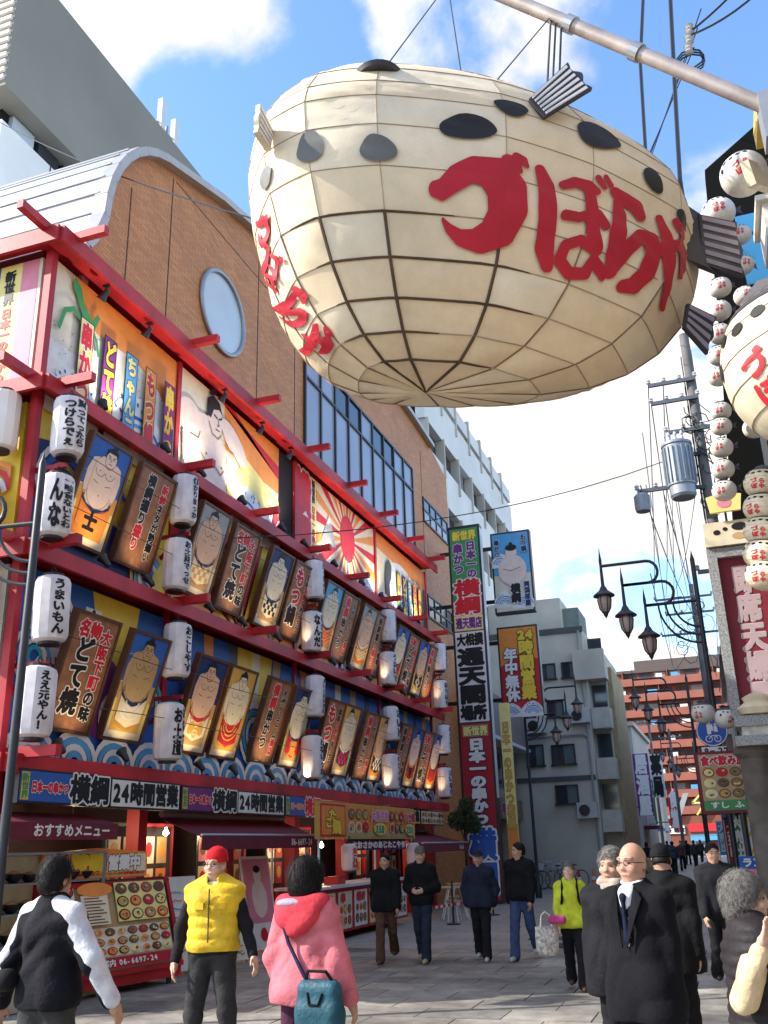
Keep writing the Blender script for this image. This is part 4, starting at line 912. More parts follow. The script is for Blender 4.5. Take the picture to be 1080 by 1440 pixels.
# ------------------------------------------------------------------ snack stall
S0 = (-7.6, 19.6, 0)
st = thing('snack_stall', S0, 'takoyaki snack stall with picture sign on poles', 'stall')
def sp_(name, mb, m, **k): return mb.build(name, m, st, S0, **k)
k = MB(); k.box(-7.3,-7.2,16.72,22.5,1.84,2.52); sg = sp_('sign_box', k, paint('gold'))
D = Decal(0.003); D.z = 0.003
D.rect(0.04, 0.04, 1.3, 0.64, 'red'); D.rect(1.36, 0.04, 5.74, 0.64, 'orange'); D.up(); D.rect(0.09, 0.08, 1.25, 0.60, 'orange'); D.rect(1.36, 0.04, 5.74, 0.18, 'tan'); D.up()
D.ch('た', 0.42, 0.30, 0.42, 0.26, 'yellow', wt=0.055, out='black', ow=0.05, res=38); D.ch('こ', 0.25, 0.20, 0.34, 0.2, 'yellow', wt=0.08, out='black', ow=0.05, res=30); D.ch('焼', 0.6, 0.09, 0.45, 0.26, 'yellow', wt=0.07, out='black', ow=0.05, res=34)
food(D, 1.42, 0.1, 2.6, 0.6, 3, 2, 31); food(D, 3.9, 0.1, 4.9, 0.6, 3, 2, 33)
D.th('大阪名物', 2.7, 0.36, 0.28, 0.22, 'pink', wt=0.06, out='white', ow=0.06, res=24); D.ell(3.25, 0.2, 0.42, 0.13, 'yellow', n=16); D.up(); D.th('350', 2.95, 0.1, 0.3, 0.2, 'green', wt=0.07, out='white', ow=0.05, res=24)
D.th('いか焼', 4.92, 0.36, 0.26, 0.22, 'red', wt=0.06, out='white', ow=0.06, res=24); D.ell(5.3, 0.2, 0.36, 0.13, 'yellow', n=16); D.up(); D.th('250', 5.03, 0.1, 0.28, 0.2, 'green', wt=0.07, out='white', ow=0.05, res=24)
D.build('sign_print', sg, lambda x, y, z: (-7.2+z-S0[0], 16.72+x-S0[1], 1.84+y))
for xx, yy in ((-7.25,16.8),(-7.25,22.4),(-8.2,16.8),(-8.2,22.4)): k = MB(); k.tube([(xx,yy,0.01),(xx,yy,1.84)], 0.025, n=8); sp_('pole', k, metal_w, smooth=True)
k = MB(); k.box(-8.2,-7.28,16.9,22.3,0.95,1.0); sp_('counter', k, metal_w)
k = MB(); k.box(-8.15,-7.35,17.0,22.2,0.15,0.95); fr_ = sp_('counter_front', k, paint('dred'))
D = Decal(0.003); D.z = 0.003
for i in range(6): D.rect(0.1+i*0.86, 0.05, 0.82+i*0.86, 0.72, ['cream','ivory','white','lyellow','tan','white'][i])
D.up()
for i in range(6): food(D, 0.14+i*0.86, 0.1, 0.78+i*0.86, 0.5, 3, 2, 50+i); D.th(['たこ','串','焼き','団子','氷','茶'][i], 0.2+i*0.86, 0.52, 0.25, 0.18, 'red', wt=0.06, res=20); D.z = 0.006
D.build('front_posters', fr_, lambda x, y, z: (-7.35+z-S0[0], 17.0+x-S0[1], 0.15+y))
k = MB(); k.add([(-7.26,18.3,1.84),(-7.26,21.9,1.84),(-7.24,21.9,1.62),(-7.24,18.3,1.62)], [(0,1,2,3)]); cu_ = sp_('noren_curtain', k, paint('navy'))
D = Decal(0.002); D.z = 0.012; D.th('おおさかのあじたこやき', 0.1, 0.03, 0.31, 0.15, 'white', wt=0.05, out='red', ow=0.04, res=20)
D.build('curtain_print', cu_, lambda x, y, z: (-7.24+z-S0[0], 18.3+x-S0[1], 1.62+y))
for i, yy in enumerate((17.95, 22.0)):
    o = lantern(['たこ焼'], h=0.5, r=0.16, tm='red', wt=0.07, body=mat('lantern_rose', (0.75,0.55,0.5), rough=0.5)); o.location = (-7.1, yy, 1.5); o.rotation_euler = (0,0,R(70))
    tag(o, 'small pink lantern lettered in red on the stall, %s end' % ('near','far')[i], 'lantern', 'lanterns on the stall')
k = MB(); k.box(-7.75,-7.45,18.2,18.6,1.0,1.13); k.box(-7.72,-7.48,18.23,18.57,1.13,1.15); o = k.build('red_crate', mat('red_plastic', (0.55,0.03,0.03), rough=0.4)); tag(o, 'small red plastic box on the stall counter', 'box')
# ------------------------------------------------------------------ tables, stools and barrier by the stall's far end
def table(loc, label, w_=0.7, d_=0.6, h_=0.72):
    r = thing('folding_table', loc, label, 'table', R(20)); k = MB(); k.box(-w_/2,w_/2,-d_/2,d_/2,h_-0.03,h_); k.build('table_top', mat('pale_wood', (0.50,0.36,0.2), rough=0.5, var=0.25), r)
    for sx in (-1,1):
        for sy in (-1,1): k = MB(); k.bar((sx*w_*0.44,sy*d_*0.42,0.0),(sx*w_*0.2,sy*d_*0.40,h_-0.03),0.03,0.03); k.build('leg', metal_w, r)
table((-6.6,23.6,0.005), 'pale folding table beyond the stall, behind the man in the cap'); table((-7.0,25.6,0.005), 'farther pale folding table under the far awning')
def stool(loc, label):
    r = thing('stool', loc, label, 'stool'); k = MB(); k.lathe([(0.17,0.42),(0.17,0.46),(0.0,0.465)], n=16); k.build('seat', MATS['pale_wood'], r)
    for a in range(4): k = MB(); c_, s_ = math.cos(a*math.pi/2+.78), math.sin(a*math.pi/2+.78); k.bar((c_*0.17,s_*0.17,0),(c_*0.12,s_*0.12,0.42),0.025,0.025); k.build('leg', metal_w, r)
stool((-6.35,22.6,0.005), 'round pale stool beside the nearer folding table'); stool((-6.9,24.5,0.005), 'round pale stool between the two folding tables')
for i, (xx, yy) in enumerate(((-6.5,20.6),(-6.15,21.8),(-5.9,24.6))):
    r = thing('stanchion', (xx,yy,0.005), 'black barrier post by the stall, %s one' % ('nearest','middle','farthest')[i], 'barrier post', group='barrier posts'); k = MB(); k.lathe([(0.16,0),(0.16,0.02),(0.03,0.035),(0.022,0.05)], n=16); k.build('foot_plate', blk, r); k = MB(); k.lathe([(0.022,0.05),(0.022,0.85),(0.03,0.86),(0.03,0.9),(0,0.91)], n=10); k.build('post', blk, r, smooth=True)
k = MB()
P_ = [(-6.5,20.6,0.42),(-6.32,21.2,0.40),(-6.15,21.8,0.42),(-6.02,23.2,0.39),(-5.9,24.6,0.42)]
for i, (a, b_) in enumerate(zip(P_, P_[1:])):
    for t in range(6): A = Vector(a).lerp(Vector(b_), t/6); B = Vector(a).lerp(Vector(b_), (t+1)/6); k.bar(A, B, 0.006, 0.06, m=t % 2)
tag(k.build('barrier_tape', [paint('red'), paint('white')]), 'red and white striped tape strung between barrier posts', 'tape')

# ------------------------------------------------------------------ tall vertical sign and two hanging signs
X0, X1, YV = -7.72, -6.62, 29.0
r = thing('vertical_sign', (-7.17,YV,0.02), 'towering vertical name sign at the far end of the restaurant', 'sign'); bb = (-7.17,YV,0.02)
k = MB(); k.box(X0,X1,YV,YV+0.35,0.02,11.82); k.build('box', blk, r, bb)
k = MB(); k.box(X1,X1+0.004,YV+0.02,YV+0.33,3.0,11.7); k.build('side_panel', metal_w, r, bb)
D = Decal(0.004); D.z = 0.004; W = X1-X0
D.rect(0.07, 8.22, W-0.07, 11.72, 'green'); D.rect(0.07, 5.3, W-0.07, 8.18, 'white'); D.rect(0.07, 0.1, W-0.07, 5.26, 'dred'); D.up()
D.poly([(0.07,8.22),(W-0.07,8.22),(W-0.07,9.6),(0.07,9.2)], 'orange'); D.rect(0.07, 8.22, W-0.07, 8.72, 'lyellow'); D.up()
D.th('新世界', 0.16, 11.3, 0.27, 0.34, 'yellow', wt=0.06, out='green', ow=0.05, res=24); D.tv('日本一の', 0.76, 11.25, 0.34, 0.32, 'purple', wt=0.06, out='white', ow=0.05, res=24); D.tv('串かつ', 0.32, 11.2, 0.34, 0.36, 'purple', wt=0.06, out='white', ow=0.05, res=24)
D.tv('横綱', 0.56, 9.95, 0.88, 0.6, 'red', wt=0.045, out='white', ow=0.055, res=44); D.th('通天閣店', 0.12, 8.28, 0.22, 0.38, 'purple', wt=0.05, out='white', ow=0.04, res=24)
D.th('大相撲', 0.12, 7.72, 0.29, 0.4, 'black', wt=0.06, res=28); D.tv('通天閣', 0.55, 7.66, 0.86, 0.6, 'black', wt=0.06, res=46); D.th('場所', 0.12, 5.36, 0.42, 0.46, 'black', wt=0.07, res=30)
D.rect(0.14, 4.85, W-0.14, 5.2, 'tan'); D.up(); D.th('新世界', 0.17, 4.87, 0.26, 0.3, 'lyellow', wt=0.06, out='brown', ow=0.05, res=24); D.tv('日本一の串かつ', 0.56, 4.8, 0.5, 0.37, 'white', wt=0.075, out='black', ow=0.06, res=30); D.tv('横綱', 0.58, 2.15, 0.85, 0.95, 'blue', wt=0.04, out='white', ow=0.06, res=44)
D.build('lettering', r, lambda x, y, z: (X0+x-bb[0], YV-z-bb[1], y-bb[2]))
r = thing('strip_sign', (-6.35,29.6,0.02), 'narrow yellow and orange strip sign right of the towering sign', 'sign'); bb = (-6.35,29.6,0.02)
k = MB(); k.box(-6.5,-6.18,29.6,29.75,0.02,5.9); k.build('box', paint('lyellow'), r, bb); D = Decal(0.003); D.z = 0.004; D.rect(0.0, 0.0, 0.32, 2.2, 'orange'); D.rect(0,0,0.32,0.9,'pink',z=0.006); D.up(); D.tv('日本一の串かつ横綱', 0.16, 5.3, 0.24, 0.36, 'gold', wt=0.05, out='brown', ow=0.03, res=22)
D.build('lettering', r, lambda x, y, z: (-6.5+x-bb[0], 29.6-z-bb[1], y))
def hang_sign(z0, z1, bg, draw, label):
    r = thing('hanging_sign', (-6.0,31,z0), label, 'sign'); bb = (-6.0,31,z0); k = MB(); k.box(-6.70,-5.30,31,31.3,z0,z1); k.build('box', blk, r, bb)
    k = MB(); k.box(-6.64,-5.36,30.985,30.999,z0+0.07,z1-0.07); k.build('face', paint(bg), r, bb)
    for zz_ in (z0+0.5, z1-0.5): k = MB(); k.bar((-8.6,31.15,zz_),(-6.7,31.15,zz_),0.1,0.12); k.build('bracket', blk, r, bb)
    D = Decal(0.003); D.z = 0.018; draw(D); D.build('lettering', r, lambda x, y, z: (-6.64+x-bb[0], 31-z-bb[1], 0.07+y)); return r
def dh1(D):
    D.rect(0,0,1.28,2.8,'ivory'); D.rect(0,1.3,1.28,2.8,'lblue',z=D.z+0.001); D.up(); wave(D, 0.35, 0.35, 0.4, 1, 71); wave(D, 0.95, 0.25, 0.38, -1, 72); wave(D, 0.3, 1.75, 0.35, 1, 73)
    D.ell(0.66, 1.45, 0.5, 0.55, 'pskin'); D.ell(0.66, 2.1, 0.2, 0.24, 'pskin'); D.up(); D.ell(0.66, 2.26, 0.2, 0.12, 'black'); D.ell(0.66, 2.4, 0.06, 0.06, 'black'); D.line([(0.35,1.5),(0.6,1.42),(0.95,1.52)], 0.02, 'brown'); D.up()
    D.tv('もつ鍋', 1.12, 2.72, 0.2, 0.22, 'navy', wt=0.05, out='white', ow=0.05, res=20); D.tv('串かつ', 0.16, 2.6, 0.2, 0.22, 'navy', wt=0.05, out='white', ow=0.05, res=20); D.tv('横綱', 0.72, 0.95, 0.34, 0.34, 'black', wt=0.07, out='white', ow=0.05, res=26); D.tv('両国部屋', 1.12, 1.0, 0.2, 0.22, 'navy', wt=0.05, out='white', ow=0.05, res=20)
hang_sign(9.12, 12.06, 'ivory', dh1, 'upper hanging sign with a wrestler picture and blue waves')
def dh2(D):
    D.rect(0,0,1.28,2.8,'red'); D.poly([(0,1.5),(0.6,1.9),(1.28,1.7),(1.28,2.8),(0,2.8)], 'orange', z=D.z+0.002); D.up(); D.up(); wave(D, 0.3, -0.02, 0.32, 1, 75); wave(D, 0.95, -0.02, 0.36, -1, 76)
    D.th('24', 0.66, 2.35, 0.44, 0.4, 'yellow', wt=0.08, out='black', ow=0.05, res=30); D.tv('時間営業', 0.9, 2.36, 0.5, 0.5, 'yellow', wt=0.055, out='black', ow=0.05, res=38); D.tv('年中無休', 0.36, 2.12, 0.46, 0.45, 'white', wt=0.055, out='black', ow=0.05, res=38)
hang_sign(5.72, 8.66, 'red', dh2, 'lower hanging orange sign lettered 24時間営業 年中無休')
# shrub on a pole of its own beside the sign
leafm = mat('shrub_leaf', (0.045,0.075,0.025), rough=0.6, var=0.4, vscale=6)
def leaf_cloud(mb, c, rx, ry, rz, n, s, seed):
    rnd = random.Random(seed)
    for i in range(n):
        while True:
            p = Vector((rnd.uniform(-1,1),rnd.uniform(-1,1),rnd.uniform(-1,1)))
            if 0.15 < p.length < 1: break
        p = Vector((c[0]+p.x*rx, c[1]+p.y*ry, c[2]+p.z*rz)); M2 = Euler((rnd.uniform(0,6),rnd.uniform(0,6),rnd.uniform(0,6))).to_matrix(); a = s*rnd.uniform(.6,1.3)
        mb.add([p+M2@Vector(q) for q in ((-a,0,0),(0,-a*0.45,0.02),(a,0,0),(0,a*0.45,0.02))], [(0,1,2,3)])
r = thing('small_tree', (-7.35,27.9,0.005), 'small dark green shrub tree at the foot of the towering sign', 'tree')
k = MB(); k.tube([(0,0,0),(0.03,0.02,0.9),(-0.02,0.0,1.7),(0.02,0,2.3)], [0.06,0.05,0.04,0.02], n=8); k.tube([(0,0,1.5),(0.2,0.05,2.2)], [0.03,0.012], n=6); k.tube([(0,0,1.6),(-0.2,-0.05,2.3)], [0.03,0.012], n=6); k.build('trunk', mat('bark', (0.09,0.06,0.04), rough=0.9, var=0.4), r, smooth=True)
k = MB(); 
for i, (cx, cy, cz, rr) in enumerate(((0,0,2.4,0.38),(0.22,0,2.2,0.26),(-0.25,0,2.35,0.3),(0.05,0,2.75,0.25))): leaf_cloud(k, (cx,cy,cz), rr, rr, rr, 420, 0.05, i)
k.build('crown', leafm, r, fix=False)

# bulbs lit inside the shop
for i, (y, z) in enumerate(((11.8,2.05),(14.3,2.0),(16.4,2.0),(18.8,2.0),(20.9,1.75),(24.5,2.0))):
    r = thing('ceiling_bulb', (-8.95,y,z), 'lit bulb hanging inside the shop front, %s from the corner' % ORD[i], 'bulb', group='bulbs in the shop front'); k = MB(); k.lathe([(0,-0.06),(0.045,-0.03),(0.05,0.0),(0.02,0.05),(0.02,0.08)], n=12); k.build('glass', mat('bulb_glow', (1,0.85,0.6), emit=(1.0,0.72,0.4), emit_s=10, var=0), r, smooth=True); k = MB(); k.tube([(0,0,0.08),(0,0,2.4-z)], 0.008, n=5); k.build('cord', blk, r)
    l = bpy.data.lights.new('bulb_light', 'POINT'); l.energy = 9; l.color = (1.0,0.72,0.42); l.shadow_soft_size = 0.06; o = bpy.data.objects.new('bulb_light', l); COL.objects.link(o); o.location = (-8.82,y,z-0.05)
# ------------------------------------------------------------------ buildings behind and along the street
conc = mat('concrete_grey', (0.62,0.56,0.46), rough=0.85, var=0.25, vscale=0.5, detail=8)
conc2 = mat('concrete_white', (0.88,0.84,0.77), rough=0.7, var=0.12, vscale=0.4, detail=8)
olive = mat('olive_panel', (0.30,0.275,0.22), rough=0.75, var=0.12, vscale=0.25, detail=7)
B0 = (-18,15.6,0)
tb = thing('tall_grey_building', B0, 'tall grey building with overhanging windowless top storey behind the restaurant', 'building')
def tp(name, mb, m, **k): return mb.build(name, m, tb, B0, **k)
k = MB(); k.box(-40,-16,15.6,70,21.7,26.5); tp('top_storey', k, olive)
k = MB(); k.box(-40,-16.3,15.95,70,0,20.9); tp('wall', k, conc2)
k = MB(); k.box(-40,-16.7,16.3,70,20.9,21.7); tp('recess', k, MATS['doorway_black'])
for i in range(14):
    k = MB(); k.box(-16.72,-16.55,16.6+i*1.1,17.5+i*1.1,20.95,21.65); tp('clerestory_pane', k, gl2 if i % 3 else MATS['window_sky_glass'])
k = MB()
for i in range(17): k.box(-30,-16.05,15.52,15.6,21.9+i*0.27,22.02+i*0.27)
tp('louvre', k, conc2)['kind'] = 'stuff'
for zz_ in (18.6, 19.4, 20.2): k = MB(); k.box(-16.3,-16.285,18.1,40,zz_-0.02,zz_+0.02); tp('panel_joint', k, MATS['mullion'])
for yy in (18.0, 22.5): k = MB(); k.box(-16.3,-16.284,yy-0.02,yy+0.02,10,20.9); tp('panel_joint', k, MATS['mullion'])
k = MB(); pts = [(-16.27,17.0,14.5),(-16.27,20.9,14.5),(-16.27,20.9,16.6),(-16.27,20.2,17.5),(-16.27,17.6,17.5),(-16.27,17.0,17.0)]; k.prism(pts, (0.03,0,0)); wn_ = tp('window', k, MATS['mullion'])
k = MB(); k.prism([(-16.24,p[1]+(0.15 if p[1] < 18 else -0.15),p[2]-0.12) for p in pts], (0.02,0,0)); k.build('pane', glass_mat('blue_window', (0.10,0.16,0.26)), wn_, B0)
k = MB(); pts = [(-22,15.93,14.5),(-17.2,15.93,14.5),(-17.2,15.93,17.5),(-22,15.93,17.5)]; k.prism(pts, (0,-0.03,0)); k2_ = tp('window', k, MATS['blue_window'])
an_ = thing('roof_antenna', (-16.2,23.6,26.5), 'pair of white cellular antenna panels on the tall grey building roof', 'antenna'); bb = (-16.2,23.6,26.5)
for dy, dz in ((-0.35,0.1),(0.55,-0.1)):
    k = MB(); k.box(-16.3,-16.1,23.45+dy,23.75+dy,26.6+dz,27.9+dz); k.build('panel', MATS['white_sheet'], an_, bb)
k = MB(); k.tube([(-16.25,23.0,26.9),(-16.25,24.3,26.9)], 0.05, n=6); k.tube([(-16.25,23.7,26.4),(-16.25,23.7,27.2)], 0.06, n=6); k.build('bracket', metal_g, an_, bb)
# white banded building
B0 = (-9.5,41,0); wb = thing('white_banded_building', B0, 'tall white building with dark window bands beyond the tiled gable', 'building')
k = MB(); k.box(-24,-9.9,33.2,50,0,20.4); k.build('wall', MATS['doorway_black'], wb, B0)
k = MB(); k.box(-9.9,-9.5,33.1,50.1,20.2,20.9); k.build('parapet', conc2, wb, B0)
for f in range(6):
    z = 3.4+f*2.95
    k = MB(); k.box(-9.9,-9.5,33.1,50.1,z,z+1.75); k.build('spandrel_band', conc2, wb, B0)
    for i in range(7):
        y0 = 33.3+i*2.4; k = MB(); k.box(-9.9,-9.82,y0+0.1,y0+2.2,z+1.78,z+2.92); k.build('window_pane', gl2 if (i+f) % 3 else gl, wb, B0)
        k = MB(); k.box(-9.82,-9.42,y0-0.08,y0+0.06,z+1.2,z+3.0); k.build('fin', conc, wb, B0)
# low beige shop building next along
B0 = (-8.2,37,0); lb = thing('low_shop_building', B0, 'low beige shop building with dark open front beyond the towering sign', 'building')
k = MB(); k.box(-9.85,-8.2,32.7,39.8,2.9,7.2); k.box(-9.85,-9.2,32.7,39.8,0,2.9); k.build('wall', mat('beige_wall', (0.34,0.30,0.25), rough=0.8, var=0.2), lb, B0)
k = MB(); k.box(-8.2,-7.6,32.8,39.7,5.35,6.9); k.build('upper_fascia', mat('taupe_panel', (0.22,0.18,0.17), rough=0.6), lb, B0)
k = MB(); k.box(-8.2,-7.5,32.8,39.7,5.22,5.34); k.build('canopy_edge', MATS['white_sheet'], lb, B0)
for i in range(5): k = MB(); k.box(-8.22,-8.16,33.2+i*1.3,34.2+i*1.3,3.7,5.0); k.build('window', gl2, lb, B0)
for i in range(4): k = MB(); k.box(-8.6,-8.1,32.75+i*2.2,33.0+i*2.2,0,2.9); k.build('column', mat('column_tan', (0.42,0.36,0.28), rough=0.7), lb, B0)
k = MB(); k.box(-8.19,-8.0,33.0,39.6,2.55,3.3); sg_ = k.build('shop_sign', mat('sign_olive', (0.20,0.17,0.10), rough=0.6), lb, B0)
D = Decal(0.004); D.z = 0.004; D.th('カラオケ喫茶 通天', 0.3, 0.1, 0.62, 0.5, 'purple', wt=0.05, out='lyellow', ow=0.03, res=22); D.build('sign_print', sg_, lambda x, y, z: (-8.0+z-B0[0], 33+x-B0[1], 2.55+y))
# grey apartment house
B0 = (-6.2,40,0); gb = thing('grey_apartment_house', B0, 'grey concrete apartment house with sliding windows and side balconies', 'building')
def gp(name, mb, m, par=None): return mb.build(name, m, par or gb, B0)
k = MB(); k.box(-9.4,-4.95,40,46,0,10.3); gp('wall', k, conc)
k = MB(); k.box(-4.95,-4.25,41.2,46,0,9.4); gp('side_wing', k, conc)
k = MB(); k.box(-9.2,-5.9,41,46,10.3,12.0); gp('penthouse', k, conc)
k = MB(); k.box(-6.3,-5.2,41.5,44,10.3,11.6); gp('stair_head', k, mat('concrete_green', (0.20,0.24,0.21), rough=0.85, var=0.2))
k = MB(); k.box(-9.45,-4.9,39.94,40.0,10.15,10.4); gp('cornice', k, mat('concrete_dark', (0.10,0.10,0.10), rough=0.8))
k = MB(); k.box(-9.4,-4.97,39.92,40.0,4.05,4.22); gp('string_course', k, MATS['concrete_dark'])
for (x0, x1, z0, z1) in ((-6.68,-5.70,4.66,5.5),(-7.7,-7.0,4.66,5.55),(-6.66,-5.72,3.1,3.88),(-6.7,-6.0,6.6,7.3),(-7.9,-7.2,6.6,7.4),(-5.95,-5.25,8.2,8.9),(-7.0,-6.2,8.2,8.9)):
    f = MB(); w_ = 0.05
    f.box(x0,x1,39.9,40.0,z1-w_,z1); f.box(x0-0.05,x1+0.05,39.86,40.0,z0,z0+w_); f.box(x0,x0+w_,39.9,40.0,z0+w_,z1-w_); f.box(x1-w_,x1,39.9,40.0,z0+w_,z1-w_); f.box((x0+x1)/2-0.02,(x0+x1)/2+0.02,39.92,40.0,z0+w_,z1-w_)
    wd = gp('window', f, MATS['mullion'])
    for a, b_ in ((x0+w_,(x0+x1)/2-0.02),((x0+x1)/2+0.02,x1-w_)): k = MB(); k.box(a,b_,39.96,39.99,z0+w_,z1-w_); gp('pane', k, gl2 if a == x0+w_ else glass_mat('curtained_glass', (0.12,0.16,0.17), rough=0.2), wd)
for f in range(4):
    z = 2.0+f*2.05
    k = MB(); k.box(-4.93,-4.15,40.3,41.2,z,z+0.85); gp('balcony', k, mat('balcony_grey', (0.56,0.52,0.43), rough=0.8, var=0.15))
    k = MB(); k.box(-4.9,-4.3,41.17,41.19,z+0.9,z+1.9); gp('balcony_window', k, gl2)
k = MB(); k.box(-5.4,-4.1,39.6,40.0,8.05,9.3); gp('projecting_box', k, conc)
k = MB(); k.tube([(-5.1,39.9,0.0),(-5.1,39.9,10.2)], 0.05, n=6); k.tube([(-9.0,39.9,5.85),(-5.3,39.9,5.85),(-5.1,39.9,5.7)], 0.04, n=6); gp('pipe', k, mat('pipe_grey', (0.33,0.33,0.32)))
k = MB(); k.box(-4.248,-4.05,41.5,46.5,0,8.8); k.build('end_wall', mat('ochre_wall', (0.42,0.30,0.16), rough=0.8, var=0.2), gb, B0)
for i, (x, z) in enumerate(((-5.4,2.55),(-7.2,6.0),(-5.35,6.3))):
    k = MB(); k.box(x-0.4,x+0.4,39.62,39.98,z,z+0.6); ac_ = gp('air_conditioner', k, mat('ac_ivory', (0.55,0.54,0.5), rough=0.6)); k = MB(); k.lathe([(0.0,0.0),(0.22,0.0),(0.22,0.02),(0,0.02)], (x-0.1,39.6,z+0.3), n=16, rot=Euler((R(90),0,0)).to_matrix()); gp('fan_grille', k, blk, ac_)
# roofs of two smaller buildings filling the gap beyond
for i, (x0, x1, y0, y1, h, c, lab) in enumerate(((-9,-5.2,62,75,8.5,(0.45,0.42,0.38),'pale narrow house far along the left side of the street'),(-9,-6.0,80,96,6.5,(0.55,0.48,0.36),'cream coloured low house far along the left side'),(-9,-7.0,100,120,8.8,(0.4,0.32,0.28),'brownish house farthest along the left side'))):
    B0 = ((x0+x1)/2,y0,0); h_ = thing('far_house', B0, lab, 'building'); m_ = mat('far_wall_%d' % i, c, rough=0.8, var=0.15, vscale=0.5)
    k = MB(); k.box(x0,x1,y0,y1,0,h); k.build('wall', m_, h_, B0); k = MB(); k.box(x0-0.2,x1+0.2,y0-0.2,y1,h,h+0.25); k.build('roof', conc, h_, B0)
    for f in range(int(h/3)):
        for q in range(2): k = MB(); k.box(x0+0.5+q*(x1-x0)*0.45,x0+0.5+q*(x1-x0)*0.45+(x1-x0)*0.3,y0-0.05,y0,1.0+f*2.7,2.4+f*2.7); k.build('window', gl2, h_, B0)
    k = MB(); k.box(x1,x1+0.9,y0+1,y0+5,2.3,2.5); k.build('shop_awning', [maroon,paint('lblue'),paint('dred')][i], h_, B0)
# red balcony apartment block at the end of the street
B0 = (-5,160,0); rb = thing('red_apartment_block', B0, 'red-brown apartment block with stacked balconies closing the street', 'building')
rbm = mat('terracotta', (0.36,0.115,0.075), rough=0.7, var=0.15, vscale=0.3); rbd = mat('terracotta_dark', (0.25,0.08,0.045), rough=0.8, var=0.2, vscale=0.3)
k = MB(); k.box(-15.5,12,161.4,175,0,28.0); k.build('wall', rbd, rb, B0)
k = MB(); k.box(-15.7,12.2,161,175.2,28.0,28.5); k.box(-12,9,163,174,28.5,30.3); k.build('roof', mat('roof_dark', (0.12,0.09,0.08), rough=0.7), rb, B0)
rnd = random.Random(5)
for f in range(10):
    z = 2.9+f*2.55; ins_ = 1.6 if f == 9 else 0
    k = MB(); k.box(-15.8+ins_,12.2,159.9,160.05,z-0.15,z+1.05); k.box(-15.8+ins_,12.2,160.05,161.4,z-0.15,z); k.build('balcony', rbm, rb, B0)
    for i in range(11):
        x0 = -15.2+i*2.4+ins_
        k = MB(); k.box(x0,x0+1.8,161.33,161.39,z+0.15,z+2.05); k.build('window', mat('far_glass', (0.05,0.05,0.055), rough=0.5, spec=0.2) if rnd.random() < .6 else mat('far_curtain', (0.30,0.29,0.27), rough=0.7), rb, B0)
        if rnd.random() < .45: k = MB(); k.box(x0+0.3,x0+1.1+rnd.random()*0.8,160.3,160.34,z+0.9,z+1.7); k.build('laundry', paint(rnd.choice(['white','white','ivory','lblue'])), rb, B0)
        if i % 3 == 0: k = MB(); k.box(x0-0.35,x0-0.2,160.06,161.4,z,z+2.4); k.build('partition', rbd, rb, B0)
# shop row at its foot
B0 = (-4,149,0); sr = thing('far_shop_row', B0, 'low shop row with blue awning at the end of the street', 'building')
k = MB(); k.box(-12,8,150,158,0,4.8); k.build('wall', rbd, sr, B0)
k = MB(); k.box(-5.9,-1.0,148.6,150,2.0,2.15); k.box(-5.9,-1.0,148.6,148.66,1.4,2.05); k.build('blue_awning', paint('lblue'), sr, B0)
k = MB(); k.box(-6.0,-1.0,149.8,150,2.6,3.7); k.build('red_sign', mat('lit_red', (0.7,0.03,0.03), rough=0.5), sr, B0)  # one even, strong red for the sign
k = MB(); k.box(-10.2,-6.6,149.8,150,2.4,3.5); sg_ = k.build('white_sign', paint('white'), sr, B0); D = Decal(0.01); D.z = 0.02; D.th('喫茶 軽食', 0.2, 0.15, 0.75, 0.8, 'black', wt=0.05, res=18); D.ell(2.9, 0.55, 0.3, 0.3, 'red'); D.build('sign_print', sg_, lambda x, y, z: (-10.2+x-B0[0], 149.8-z-B0[1], 2.4+y))
k = MB(); k.prism([(-11.5,149.5,5.0),(-7.6,149.5,5.0),(-6.2,149.5,8.0),(-5.4,149.5,8.0),(-7.0,149.5,4.5),(-11.5,149.5,4.5)], (0,0.6,0)); k.build('slanted_roof_sign', MATS['pipe_grey'], sr, B0)
k = MB(); k.bar((-3.3,149.4,8.2),(-5.0,149.4,6.6),0.3,0.25); k.bar((-5.0,149.4,6.6),(-3.4,149.4,6.5),0.3,0.25); k.bar((-3.4,149.4,6.5),(-4.6,149.4,4.9),0.3,0.25); k.build('zigzag_sign', mat('sign_yellow', (0.85,0.65,0.15), rough=0.5), sr, B0)
# vertical shop signs on the left between the grey house and the red block
for i, (x, y, z0, z1, c, t) in enumerate(((-4.7,60,3.0,6.6,'purple','居酒屋'),(-5.0,66,2.6,5.4,'green','麻雀'),(-4.6,72,4.5,7.5,'white','薬局'),(-4.3,84,2.5,5.6,'red','食堂'))):
    r = thing('shop_blade_sign', (x,y,z0), '%s vertical shop sign far along the left side' % ('purple','green','white','red')[i], 'sign'); k = MB(); k.box(-0.45,0.45,0,0.25,0,z1-z0); k.build('box', paint(c), r); D = Decal(0.004); D.z = 0.006; h_ = (z1-z0)/len(t); D.tv(t, 0, z1-z0, 0.75, h_, 'black' if c == 'white' else 'white', wt=0.05, res=20); D.build('lettering', r, lambda x, y, z: (x, -z, y)); k = MB(); k.bar((-0.45,0.12,0.5),(-1.6,0.12,0.5),0.08,0.08); k.build('bracket', blk, r)
